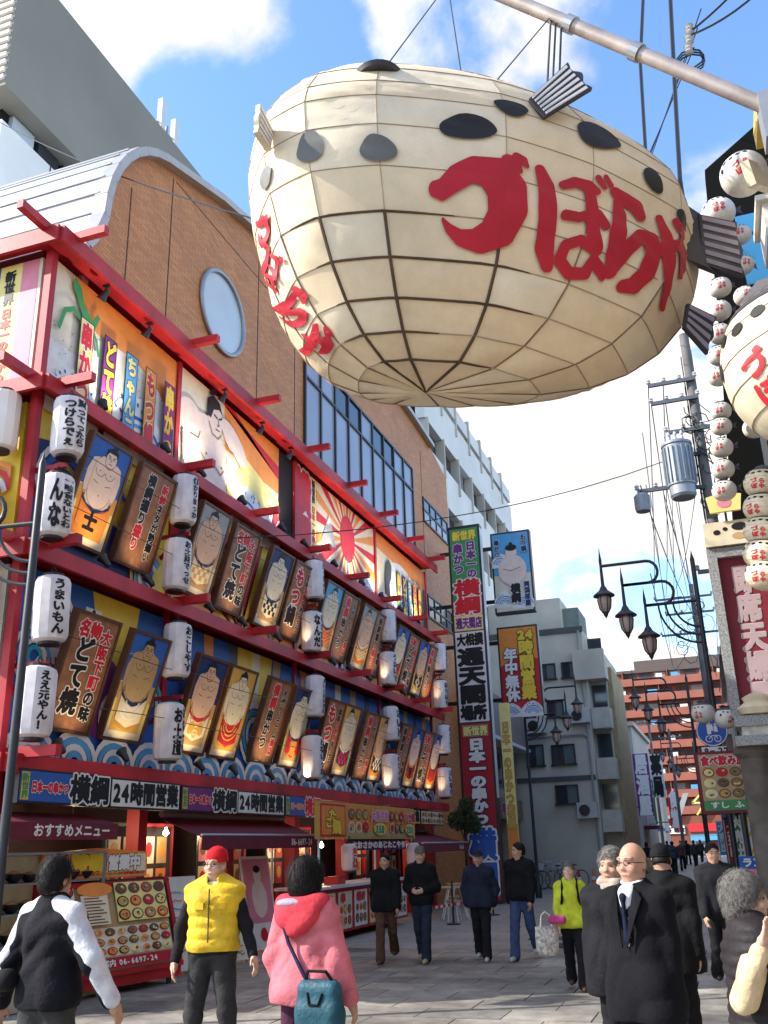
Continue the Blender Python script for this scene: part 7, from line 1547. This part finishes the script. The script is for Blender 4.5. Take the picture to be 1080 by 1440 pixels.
    # hands
    for i in (0,1):
        d = ps['a'][i][1]; n = ps.get('palm', [None,None])[i]; n = vec(*( (1 if i == 0 else -1),0.2,0)) if n is None else n
        n = n-d*(n@d); n /= np.linalg.norm(n); ac = np.cross(d, n)*(1 if i == 0 else -1); w = wr[i]; ti = -1 if i == 0 else 1
        fwd_ = np.array([0,-1.0,0.0]); ac = ac if (ac@fwd_) > 0 or abs(ac@fwd_) < 0.1 else -ac
        b.cone(w, w+d*0.05*s, 0.026*s, 0.030*s, 0.02*s)
        for q in (-1,0,1): b.cone(w+(d*0.035+ac*0.020*q)*s, w+(d*0.085+ac*0.024*q)*s, 0.016*s, 0.013*s, 0.012*s)
        curl = ps.get('curl', [0.5,0.5])[i]
        for q, L in zip((1.5,0.5,-0.5,-1.5), (0.066,0.075,0.070,0.054)):
            r0 = w+(d*0.088+ac*0.0185*q)*s; d1 = d*math.cos(curl*0.6)+n*math.sin(curl*0.6); d2 = d*math.cos(curl*1.7)+n*math.sin(curl*1.7); m1 = r0+d1*L*0.55*s; b.cone(r0, m1, 0.0095*s, 0.0088*s, 0.006*s); b.cone(m1, m1+d2*L*0.5*s, 0.0088*s, 0.0075*s, 0.005*s)
        r0 = w+(d*0.03+ac*0.030)*s; d1 = vec(*(d*0.75+ac*0.6+n*0.25)); m1 = r0+d1*0.04*s; b.cone(r0, m1, 0.012*s, 0.0105*s, 0.01*s); b.cone(m1, m1+vec(*(d+ac*0.15+n*0.3))*0.032*s, 0.0105*s, 0.0085*s, 0.005*s)
    for i in (0,1): b.cone(an[i]+np.array([0,0.03,-0.03])*s, an[i]+np.array([0,-0.13,-0.045])*s, 0.035*s, 0.028*s, 0.03*s)
    body = b.build('body', skin, R0, (0.0085 if near else 0.014)*max(s,0.8))
    if face and (near or loc[1] < 20):
        for x in (-1,1):
            e = Body(); e.ell(hd(x*0.033,-0.084,1.587), np.array([0.013,0.007,0.0062])*s, 0.002, Rh); e.build('eye', eye_m, R0, 0.0028)
            e = Body(); e.cone(hd(x*0.016,-0.0985,1.613), hd(x*0.05,-0.085,1.615), 0.0042*s, 0.003*s, 0.002); e.build('eyebrow', hair if isinstance(hair, bpy.types.Material) else (hair[1] if hair else hair_g), R0, 0.003)
        e = Body(); e.ell(hd(0,-0.0965,1.516), np.array([0.021,0.0055,0.0055])*s, 0.002, Rh); e.build('mouth', lip_m, R0, 0.0028)
    G = dict(s=s, up=up, hd=hd, sh=sh, el=el, wr=wr, kn=kn, an=an, hip=hip, R0=R0, hb=hb, torso=torso, pelv=pelv, arm=arm, leg=leg, Rh=Rh, Rx=Rx)
    if bottom:
        t = Body(); pelv(t, 0.012)
        for i in (0,1): leg(t, i, 0.018, 1.0, 0.022)
        t.cut((0,0,1.03*s), (0,0,1))
        for i in (0,1): pass
        t.build('trousers', bottom, R0, hb, fold=0.005, fs=26)
    if shoes:
        for i in (0,1):
            f = Body(); f.cone(an[i]+np.array([0,0.035,-0.03])*s, an[i]+np.array([0.005*(1 if i else -1),-0.135,-0.042])*s, 0.043*s, 0.036*s, 0.03*s); f.cone(an[i]+np.array([0,0.01,0.02])*s, an[i]+np.array([0,0.02,-0.02])*s, 0.045*s, 0.045*s, 0.03*s); f.cut(an[i]+np.array([0,0,-0.072])*s, (0,0,-1)); f.build('shoe', shoes, R0, 0.009 if near else 0.013)
    if top:
        j = Body(); torso(j, tg); pelv(j, tg+0.008+coat)
        if coat: j.cone(np.array([-0.09*fat,0,(hem+0.05)])*s, np.array([0.09*fat,0,(hem+0.05)])*s, (0.13*fat+coat)*s, (0.13*fat+coat)*s, 0.12*s)
        for i in (0,1): arm(j, i, tg*0.9, 0.97)
        j.cone(up(-0.03,0.015,1.43), up(0.03,0.015,1.43), 0.062*s, 0.062*s, 0.05*s)
        j.ell(up(0,-0.02,1.50), np.array([0.055,0.075,0.075])*s, 0.01, None, op='-'); j.cut((0,0,hem*s), (0,0,-1))
        kw = dict(fold=0.0055, fs=24); kw.update(top_kw or {}); j.build('jacket', top, R0, hb, **kw)
        if not top_kw:
            c_ = Body(); c_.cone(up(0,0.012,1.43), up(0,0.008,1.475), (0.070+tg*0.5)*s, (0.066+tg*0.3)*s, 0.02); c_.ell(hd(0,-0.02,1.50), np.array([0.060,0.072,0.10])*s, 0.01, None, op='-'); c_.cut(up(0,0,1.485), (0,-.35,1)); c_.cut(up(0,0,1.425), (0,0,-1)); c_.build('collar', top, R0, hb*0.8)
        for i in (0,1):
            d_ = ps['a'][i][1]; cf = Body(); cf.cone(wr[i]-d_*0.035*s, wr[i]-d_*0.008*s, (0.030+tg*0.85)*s, (0.029+tg*0.85)*s, 0.01); cf.build('cuff', top, R0, 0.009 if near else 0.014)
    if hair:
        st, hm = hair; h = Body()
        if st == 'short':
            h.ell(hd(0,0.018,1.622), np.array([0.087,0.100,0.100])*s, 0.02, Rh); h.ell(hd(0,0.055,1.56), np.array([0.072,0.055,0.075])*s, 0.04*s, Rh); h.ell(hd(0,-0.115,1.555), np.array([0.085,0.100,0.105])*s, 0.01, Rh, op='-'); h.cut(hd(0,0,1.50), Rh@np.array([0,0.25,-1]))
        elif st == 'bob':
            h.ell(hd(0,0.02,1.61), np.array([0.100,0.110,0.112])*s, 0.03, Rh); h.ell(hd(0,0.035,1.52), np.array([0.108,0.098,0.10])*s, 0.06*s, Rh); h.ell(hd(0,-0.12,1.545), np.array([0.075,0.10,0.115])*s, 0.01, Rh, op='-'); h.cut(hd(0,0,1.455), Rh@np.array([0,0,-1]))
        elif st == 'perm':
            h.ell(hd(0,0.02,1.62), np.array([0.098,0.110,0.105])*s, 0.03, Rh); h.ell(hd(0,0.06,1.54), np.array([0.085,0.065,0.09])*s, 0.05*s, Rh); h.ell(hd(0,-0.12,1.55), np.array([0.08,0.10,0.11])*s, 0.01, Rh, op='-'); h.cut(hd(0,0,1.47), Rh@np.array([0,0,-1]))
        elif st == 'bald':
            for x in (-1,1): h.ell(hd(x*0.066,0.04,1.575), np.array([0.016,0.055,0.04])*s, 0.02, Rh)
            h.ell(hd(0,0.085,1.56), np.array([0.06,0.02,0.045])*s, 0.03*s, Rh)
        elif st in ('beanie','cap'):
            h.ell(hd(0,0.014,1.628), np.array([0.090,0.105,0.100])*s, 0.02, Rh); h.cut(hd(0,0,1.605 if st == 'beanie' else 1.625), Rh@np.array([0,0.18,-1]))
            if st == 'cap': h.ell(hd(0,-0.115,1.635), np.array([0.07,0.075,0.011])*s, 0.015, Rh)
            else: h.ell(hd(0,0.012,1.612), np.array([0.094,0.108,0.022])*s, 0.006, Rh)
        nm = {'beanie':'knit_cap','cap':'cap'}.get(st, 'hair')
        ho = h.build(nm, hm, R0, 0.008 if near else 0.013, fold=0.0022 if st in ('perm','bob','short') else (0.0012 if st == 'beanie' else 0), fs=75 if st == 'perm' else 60)
        if near and st in ('perm','bob','short','bald'):
            q_ = random.Random(len(label)); me_ = ho.data; nv = len(me_.vertices); hc = Vector(hd(0,0.02,1.60)); sb = MB(); Ls = {'short':0.035,'bob':0.075,'perm':0.035,'bald':0.02}[st]*s
            for _ in range({'short':1500,'bob':1900,'perm':1900,'bald':350}[st]):
                v_ = me_.vertices[q_.randrange(nv)]; n_ = (v_.co-hc).normalized(); g_ = Vector((q_.uniform(-.35,.35),0.5 if st == 'short' else 0.15,-1.0)); t_ = (g_-n_*g_.dot(n_)); t_ = t_.normalized() if t_.length > 1e-3 else Vector((1,0,0)); sd = n_.cross(t_)
                p_ = v_.co.copy(); pts = []; wv = 0.0016*s*q_.uniform(.7,1.5); ph_ = q_.uniform(0,6); cu = 0.012 if st == 'perm' else 0.003; L_ = Ls*q_.uniform(.5,1.3)
                for i_ in range(4):
                    f_ = i_/3; c_ = p_+t_*L_*f_+n_*(0.004+0.010*math.sin(f_*2.6)*q_.uniform(.3,1.2))+sd*cu*math.sin(ph_+f_*5)-Vector((0,0,1))*0.010*f_*f_; w_ = wv*(1-0.75*f_); pts += [c_-sd*w_, c_+sd*w_]
                sb.add(pts, [(0,1,3,2),(2,3,5,4),(4,5,7,6)])
            sb.build('hair_strands', hm, R0, fix=False)['kind'] = 'stuff'
        if st in ('beanie','cap') :
            h = Body(); h.ell(hd(0,0.03,1.575), np.array([0.082,0.085,0.075])*s, 0.02, Rh); h.ell(hd(0,-0.11,1.56), np.array([0.09,0.095,0.12])*s, 0.01, Rh, op='-'); h.cut(hd(0,0,1.535), Rh@np.array([0,0.2,-1])); h.build('hair', hair_k, R0, 0.01 if near else 0.014)
    if extra: extra(G)
    return R0
C_ = cloth_m
blackc = C_('black', (0.007,0.007,0.008)); navy = C_('navy', (0.015,0.02,0.04)); denim = C_('denim', (0.05,0.075,0.16)); darkp = C_('dark_trouser', (0.011,0.011,0.013)); shoe_k = mat('shoe_dark', (0.02,0.018,0.016), rough=0.4, var=0.2); shoe_w = mat('shoe_canvas', (0.45,0.44,0.42), rough=0.7); shoe_t = mat('shoe_tan', (0.40,0.30,0.18), rough=0.7); boot_b = mat('boot_brown', (0.09,0.045,0.02), rough=0.55, var=0.25)
def walk(a=0.28, i=0, k=0.35, arm=0.3):
    f = vec(0,-math.sin(a),-math.cos(a)); bk = vec(0,math.sin(a*0.8),-math.cos(a*0.8)); bl = vec(0,math.sin(a*0.8+k),-math.cos(a*0.8+k)); fl = vec(0,-math.sin(a*0.5),-math.cos(a*0.5))
    L = [(f,fl),(bk,bl)]; A = [(vec(-.14,math.sin(arm),-1),vec(-.03,math.sin(arm)-.2,-1)),(vec(.14,-math.sin(arm),-1),vec(.03,-math.sin(arm)-.25,-1))]
    return dict(l=L if i == 0 else L[::-1], a=A if i == 0 else [(vec(-.14,-math.sin(arm),-1),vec(-.03,-math.sin(arm)-.25,-1)),(vec(.14,math.sin(arm),-1),vec(.03,math.sin(arm)-.2,-1))])
def glasses(G):
    g_ = MB()
    for x in (-1,1): g_.tube([tuple(G['hd'](x*0.033+0.021*math.cos(t), -0.106, 1.587+0.015*math.sin(t))) for t in [2*math.pi*j/14 for j in range(14)]], 0.0022, n=4, closed=True); g_.tube([tuple(G['hd'](x*0.054,-0.104,1.59)), tuple(G['hd'](x*0.084,-0.02,1.588)), tuple(G['hd'](x*0.084,0.01,1.585))], 0.002, n=4)
    g_.tube([tuple(G['hd'](-0.012,-0.108,1.59)), tuple(G['hd'](0.012,-0.108,1.59))], 0.002, n=4)
    g_.build('glasses', blk, G['R0'])
# 1: man in black and white jacket, seen from behind
def x1(G):
    s = G['s']; w_ = C_('white_sleeve', (0.62,0.62,0.66)); R0 = G['R0']
    for i in (0,1):
        o_ = np.array([(-1 if i == 0 else 1)*0.014,0.010,0.014])*s; q = Body(); q.cone(G['up']((-0.07 if i == 0 else 0.07),0.03,1.435), G['sh'][i]+o_, 0.06*s, 0.072*s, 0.03*s); q.cone(G['sh'][i]+o_, G['el'][i]+o_, 0.070*s, 0.060*s, 0.03*s); q.cone(G['el'][i]+o_, G['wr'][i]+o_*0.8, 0.060*s, 0.050*s, 0.03*s); q.build('sleeve_panel', w_, R0, 0.0095, fold=0.003)
    q = Body(); q.cone(G['up'](-0.02,0.02,1.46), G['up'](0.02,0.02,1.46), 0.068*s, 0.068*s, 0.02); q.cut(G['up'](0,0,1.492), (0,0,1)); q.cut(G['up'](0,0,1.45), (0,0,-1)); q.build('collar', C_('grey_collar', (0.36,0.37,0.42)), R0, 0.009)
    D = Decal(); 
person('man in black jacket with white sleeves walking away, far left', 1.66, (-3.86,5.0,0), 168, dict(a=[(vec(-.55,-.15,-.9),vec(-.28,-.45,-.9)),(vec(.50,.1,-.9),vec(.38,-.10,-.95))], l=walk(.2)['l'], head=(0.05,0,0.15)), top=C_('jacket_black', (0.007,0.007,0.011)), bottom=C_('charcoal', (0.045,0.045,0.045)), shoes=shoe_k, hair=('short',hair_k), near=True, extra=x1, tg=0.028, hem=0.88, fat=1.05, face=False)
k = Body(); k.cone((-4.19,4.9,0.98),(-4.05,4.87,1.0),0.06,0.06,0.05); wbag = thing('waist_bag', (-4.1,4.9,0.9), 'black waist bag on the left hip of the man in the black and white jacket', 'bag'); o = k.build('pouch', blackc, wbag, 0.012)
for v in o.data.vertices: v.co -= Vector((-4.1,4.9,0.9))
q = MB(); q.tube([(0.14,0.02,0.12),(0.24,0.03,0.13),(0.34,0.06,0.12)], 0.012, n=6); q.build('belt', blackc, wbag)
# 2: man in red knit cap and yellow quilted vest
def x2(G):
    s = G['s']; v = Body(); G['torso'](v, 0.040); G['pelv'](v, 0.032); v.cone(G['up'](-0.03,0.01,1.43), G['up'](0.03,0.01,1.43), 0.078*s, 0.078*s, 0.04)
    v.ell(G['up'](0,-0.05,1.50), np.array([0.05,0.10,0.12])*s, 0.01, None, op='-'); v.cut((0,0,0.93*s), (0,0,-1)); v.build('vest', C_('yellow_vest', (0.78,0.50,0.03), rough=0.6), G['R0'], 0.0095, fold=0.002, quilt=0.010, qs=0.085*s)
    z = MB(); z.tube([tuple(G['up'](0.0,-0.165,h)) for h in (1.40,1.30,1.2,1.1,1.0)], 0.006, n=5); z.build('zip', blk, G['R0'])
    for x in (-1,1): p_ = MB(); p_.obox(tuple(G['up'](x*0.085,-0.158,1.27)), (0.085,0.016,0.05), Euler((0,0,x*0.25))); p_.build('pocket_flap', MATS['cloth_yellow_vest'], G['R0'])
    sc_ = Body(); sc_.cone(G['up'](-0.03,-0.02,1.42), G['up'](0.03,-0.02,1.42), 0.058*s, 0.058*s, 0.02); sc_.cut(G['up'](0,0,1.45), (0,0,1)); sc_.build('shirt_collar', paint('ivory'), G['R0'], 0.01)
    glasses(G)
person('man in red knit cap and yellow quilted vest facing the camera', 1.69, (-4.08,7.3,0), 14, dict(a=[(vec(-.36,.0,-.95),vec(-.10,-.25,-.95)),(vec(.34,0.05,-.95),vec(.34,-.40,-.8))], l=[(vec(-.14,0,-1),vec(-.03,0.05,-1)),(vec(.12,-.06,-1),vec(.03,.06,-1))], head=(0.03,0.03,-0.28)), skin=skin_p, top=C_('dark_sleeve', (0.012,0.010,0.013)), bottom=C_('patched_trouser', (0.035,0.033,0.034)), shoes=shoe_k, hair=('beanie', C_('red_knit', (0.60,0.012,0.02), bs=160)), near=True, extra=x2, tg=0.014, hem=0.9, fat=1.06)
# 3: woman in pink hooded jacket from behind, with shoulder bag
def x3(G):
    s = G['s']; h = Body(); h.ell(G['up'](0,0.115,1.385), np.array([0.155,0.07,0.085])*s, 0.05); h.ell(G['up'](-0.13,0.05,1.44), np.array([0.06,0.07,0.045])*s, 0.05); h.ell(G['up'](0.13,0.05,1.44), np.array([0.06,0.07,0.045])*s, 0.05); h.ell(G['up'](0,0.15,1.30), np.array([0.10,0.035,0.07])*s, 0.06); h.build('hood', C_('hood_red', (0.62,0.05,0.07)), G['R0'], 0.0095, fold=0.004)
    h = Body(); h.ell(G['up'](0.04,0.135,1.43), np.array([0.11,0.055,0.03])*s, 0.03); h.build('hood_lining', C_('lining_grey', (0.42,0.34,0.40)), G['R0'], 0.0095)
    q = MB(); q.tube([tuple(G['up'](0.13,-0.06,1.43)),tuple(G['up'](0.135,0.06,1.46)),tuple(G['up'](0.11,0.16,1.38)),tuple(G['up'](0.04,0.165,1.2)),tuple(G['up'](-0.08,0.175,1.02)),tuple(G['up'](-0.17,0.15,0.9))], 0.012, n=6); q.build('bag_strap', C_('strap_navy', (0.02,0.025,0.07)), G['R0'])
person('woman in pink hooded jacket seen from behind near the menu stand', 1.61, (-2.56,5.75,0), 172, dict(a=[(vec(-.30,.02,-.95),vec(-.22,-.25,-.95)),(vec(.30,.05,-.95),vec(.05,-.5,-.8))], head=(0.05,0,0.1)), top=C_('pink_jacket', (0.62,0.16,0.19), rough=0.75), bottom=C_('plum', (0.07,0.02,0.05)), shoes=shoe_k, hair=('bob',hair_k), near=True, extra=x3, female=True, tg=0.032, hem=0.84, coat=0.012, fat=1.02, face=False, top_kw=dict(fold=0.0075, fs=22))
bag = thing('shoulder_bag', (-2.38,5.52,0.62), 'teal shoulder bag hanging at the hip of the woman in pink', 'bag', R(-8)); q = Body(); q.cone((-0.08,0,0.06),(0.08,0,0.06),0.06,0.06,0.05); q.cone((-0.09,0,0.28),(0.09,0,0.28),0.045,0.045,0.12); q.cone((-0.09,0,0.16),(0.09,0,0.16),0.055,0.055,0.12); q.build('pouch', C_('teal_bag', (0.02,0.08,0.11), rough=0.5), bag, 0.01, fold=0.002)
q = MB(); q.tube([(-0.1,0,0.3),(-0.06,-0.03,0.37),(0.06,-0.03,0.37),(0.1,0,0.3)], 0.01, n=6); q.tube([(-0.05,-0.055,0.26),(-0.03,-0.07,0.2),(0.03,-0.07,0.2),(0.05,-0.055,0.26)], 0.008, n=6); q.build('handle', blackc, bag)
# 4: bald man in dark suit and tie
def x4(G):
    glasses(G); s = G['s']; shirt = Body(); shirt.cone(G['up'](0,-0.080,1.41), G['up'](0,-0.128,1.13), 0.060*s, 0.008*s, 0.02); shirt.cone(G['up'](-0.02,0.0,1.455), G['up'](0.02,0.0,1.455), 0.066*s, 0.066*s, 0.02); shirt.ell(G['hd'](0,-0.02,1.53), np.array([0.058,0.072,0.05])*s, 0.01, None, op='-'); shirt.cut(G['up'](0,0,1.497), (0,-.25,1)); shirt.build('shirt', C_('white_shirt', (0.74,0.74,0.76)), G['R0'], 0.0085)
    t = Body(); t.ell(G['up'](0,-0.142,1.40), np.array([0.022,0.014,0.022])*s, 0.01); t.cone(G['up'](0,-0.145,1.39), G['up'](0.004,-0.142,1.16), 0.012*s, 0.020*s, 0.02); t.build('tie', C_('navy_tie', (0.008,0.010,0.035)), G['R0'], 0.007)
    for x in (-1,1):
        l = MB(); a = [G['up'](x*0.062,-0.098,1.455), G['up'](x*0.115,-0.112,1.39), G['up'](x*0.095,-0.152,1.31), G['up'](x*0.015,-0.166,1.12), G['up'](x*0.035,-0.150,1.28)]; l.prism([tuple(p) for p in a], (0,-0.012,0)); l.build('lapel', MATS['cloth_suit'], G['R0'])
suit = C_('suit', (0.0055,0.0055,0.008), rough=0.9, bump=0.2)
person('bald man in dark suit with navy tie looking left', 1.64, (-0.60,6.1,0), -26, dict(a=[(vec(-.05,.05,-1),vec(-.0,-.12,-1)),(vec(.06,.05,-1),vec(.0,-.15,-1))], head=(0.0,0.0,-0.10)), skin=mat('skin_ruddy', (0.52,0.28,0.19), rough=0.42, spec=0.4, var=0.14, vscale=14), top=suit, bottom=darkp, shoes=shoe_k, hair=('bald',hair_g), near=True, extra=x4, tg=0.024, hem=0.72, coat=0.012, fat=1.06, top_kw=dict(fold=0.0055, fs=19))
# 5: grey-haired man behind him
def x5(G):
    s = G['s']; q = Body(); q.cone(G['up'](-0.03,-0.01,1.455), G['up'](0.03,-0.01,1.455), 0.082*s, 0.082*s, 0.03); q.cut(G['up'](0,0,1.505), (0,-.2,1)); q.build('scarf', C_('beige_scarf', (0.45,0.36,0.30)), G['R0'], 0.01, fold=0.006, fs=40)
person('grey-haired man in dark coat peering out beside the bald man', 1.60, (-0.87,7.3,0), -10, dict(head=(0.05,0.05,-0.1)), skin=skin_m, top=C_('dark_coat', (0.009,0.009,0.012)), bottom=darkp, shoes=shoe_k, hair=('short',hair_g), near=True, extra=x5, tg=0.032, hem=0.7, coat=0.03, fat=1.05)
# 6: old woman with raised hand
def x6(G):
    s = G['s']; v = Body(); G['torso'](v, 0.046); G['pelv'](v, 0.044); v.cone(G['up'](-0.03,0.015,1.43), G['up'](0.03,0.015,1.43), 0.085*s, 0.085*s, 0.04)
    v.ell(G['hd'](0,-0.02,1.54), np.array([0.06,0.08,0.075])*s, 0.01, None, op='-'); v.cut((0,0,0.86*s), (0,0,-1)); v.build('quilted_vest', C_('grey_vest', (0.022,0.018,0.020), rough=0.6), G['R0'], 0.0095, fold=0.002, quilt=0.009, qs=0.06*s)
person('old woman in dark quilted vest and cream sleeves holding a hand to her face', 1.49, (0.02,5.0,0), 100, dict(a=[(vec(-.38,.42,-.80),vec(-.10,-.42,.90)),(vec(.15,-.1,-1),vec(.05,-.3,-1))], palm=[np.array([0.3,0.4,0.2]),None], curl=[0.25,0.5], head=(0.05,0.0,-0.15)), skin=skin_p, top=C_('cream_sleeve', (0.60,0.47,0.28)), bottom=C_('cream_trouser', (0.55,0.42,0.27)), shoes=shoe_k, hair=('perm',hair_g), near=True, extra=x6, female=True, tg=0.022, hem=0.92, fat=1.1)
# 7: woman in yellow-green jacket
def x7(G):
    for i, x in enumerate((-1,1)):
        q = MB(); q.tube([tuple(G['up'](x*0.10,0.14,1.33)),tuple(G['up'](x*0.105,0.0,1.47)),tuple(G['up'](x*0.105,-0.13,1.36)),tuple(G['up'](x*0.12,-0.15,1.2)),tuple(G['up'](x*0.15,-0.05,1.08))], 0.016, n=6); q.build('rucksack_strap', blackc, G['R0'])
person('woman in yellow-green jacket and knit cap looking up, walking towards us', 1.42, (-1.98,12.3,0.012), 8, dict(walk(.22,1,.3,.25), head=(-0.35,0,-0.1)), skin=skin_p, top=C_('lime_jacket', (0.50,0.55,0.03), rough=0.7), bottom=darkp, shoes=boot_b, hair=('beanie', C_('grey_knit', (0.10,0.11,0.08))), extra=x7, female=True, tg=0.03, hem=0.82, coat=0.015, fat=1.05)
tb_ = thing('tote_bag', (-2.26,12.05,0.40), 'white patterned tote bag carried by the woman in yellow-green', 'bag', R(25)); q = MB(); vs = []
for z, w_, d_ in ((0.0,0.10,0.05),(0.06,0.135,0.065),(0.2,0.14,0.06),(0.32,0.135,0.02)):
    for t in range(12): a = 2*math.pi*t/12; vs.append((w_*math.copysign(abs(math.cos(a))**0.5, math.cos(a)), d_*math.copysign(abs(math.sin(a))**0.7, math.sin(a)), z))
q.add(vs, [tuple(range(12))]+[(12*i+t,12*i+(t+1) % 12,12*i+12+(t+1) % 12,12*i+12+t) for i in range(3) for t in range(12)]); q.build('bag_body', mat('tote_print', (0.55,0.50,0.44), rough=0.8, var=0.6, vscale=28), tb_, smooth=True, angle=70)
for sy in (-0.02,0.02): q = MB(); q.tube([(-0.07,sy,0.31),(-0.05,0,0.44),(0.0,0,0.48),(0.05,0,0.44),(0.07,sy,0.31)], 0.008, n=5); q.build('handle', paint('ivory'), tb_)
pk = thing('pink_pouch', (-2.12,12.05,0.74), 'small pink pouch in the hand of the woman in yellow-green', 'bag'); q = Body(); q.cone((-0.06,0,0.05),(0.06,0,0.05),0.05,0.05,0.03); q.build('pouch_body', C_('magenta', (0.45,0.06,0.2)), pk, 0.012)
# 8 - 11: four men in the middle distance
person('man in black jacket and brown trousers, leftmost of the four walkers', 1.58, (-5.22,14.7,0.012), 12, dict(walk(.30,0,.45,.2), head=(0.05,0,-0.3)), top=blackc, bottom=C_('brown_trouser', (0.10,0.05,0.035)), shoes=boot_b, hair=('short',hair_k), tg=0.032, hem=0.80, coat=0.015)
person('man in cap and black jacket with hands together, beside the stall', 1.65, (-4.67,14.8,0.012), 0, dict(a=[(vec(-.30,.1,-1),vec(.62,-.75,-.15)),(vec(.30,.1,-1),vec(-.62,-.75,-.15))], l=walk(.2,1,.3)['l'], head=(0.12,0,0.2)), skin=skin_p, top=blackc, bottom=C_('dark_denim', (0.02,0.026,0.045)), shoes=shoe_t, hair=('cap', C_('camo_cap', (0.12,0.11,0.09))), tg=0.032, hem=0.84)
person('man in navy jacket and dark cap with hands in pockets', 1.58, (-3.82,15.1,0.012), 6, dict(a=[(vec(-.35,.15,-1),vec(.18,-.35,-1)),(vec(.35,.15,-1),vec(-.18,-.35,-1))], l=walk(.22,1,.25)['l'], head=(0.15,0,0.1)), top=navy, bottom=darkp, shoes=shoe_w, hair=('cap', navy), tg=0.034, hem=0.82, coat=0.012, fat=1.1)
def x11(G):
    q = Body(); q.cone(G['up'](-0.07,0.19,1.30), G['up'](0.07,0.19,1.30), 0.09, 0.09, 0.05); q.cone(G['up'](-0.08,0.19,1.08), G['up'](0.08,0.19,1.08), 0.10, 0.10, 0.1); q.build('rucksack', C_('rucksack_white', (0.5,0.5,0.5)), G['R0'], 0.018)
person('man in black jacket and blue jeans with rucksack, rightmost of the four walkers', 1.68, (-3.2,15.2,0.012), -10, dict(walk(.3,0,.4,.2), head=(0.0,0,-0.75)), top=blackc, bottom=denim, shoes=shoe_w, hair=('short',hair_k), extra=x11, tg=0.034, hem=0.86)
# 12, 13
def x12(G): pass
person('person in black coat and black cap walking away behind the bald man', 1.62, (-0.60,8.6,0), 178, dict(walk(.25,0,.3,.25), head=(0.1,0,0.1)), top=C_('black_coat', (0.006,0.006,0.007)), bottom=darkp, shoes=shoe_k, hair=('beanie', blackc), near=True, tg=0.034, hem=0.7, coat=0.03, fat=1.08, face=False)
person('man in dark jacket walking towards us near the lamp pole', 1.60, (-0.27,12.5,0.012), 10, dict(walk(.3,1,.4,.25), head=(0.05,0,0.1)), top=C_('dark_jacket', (0.014,0.014,0.018)), bottom=darkp, shoes=shoe_k, hair=('short',hair_k), tg=0.034, hem=0.82)
# far pedestrians
cols = [(0.03,0.03,0.035),(0.05,0.06,0.10),(0.10,0.04,0.04),(0.04,0.05,0.04),(0.02,0.02,0.03),(0.25,0.22,0.2),(0.03,0.04,0.07),(0.06,0.05,0.05)]
desc = ['black','blue-grey','dark red','olive','near-black','beige','navy','brown']
for i, (x, y) in enumerate(((-3.7,45),(-2.9,50),(-2.85,57),(-2.3,61),(-3.1,70),(-3.8,41),(-4.0,64),(-2.4,76))):
    person('distant pedestrian in %s jacket far down the street' % desc[i], 1.58, (x,y,0.006), random.choice([0,180,170,20]), walk(.3,i % 2,.4,.3), top=C_('far_%d' % i, cols[i]), bottom=darkp, shoes=shoe_k, hair=('short',hair_k), face=False)['group'] = 'distant pedestrians'
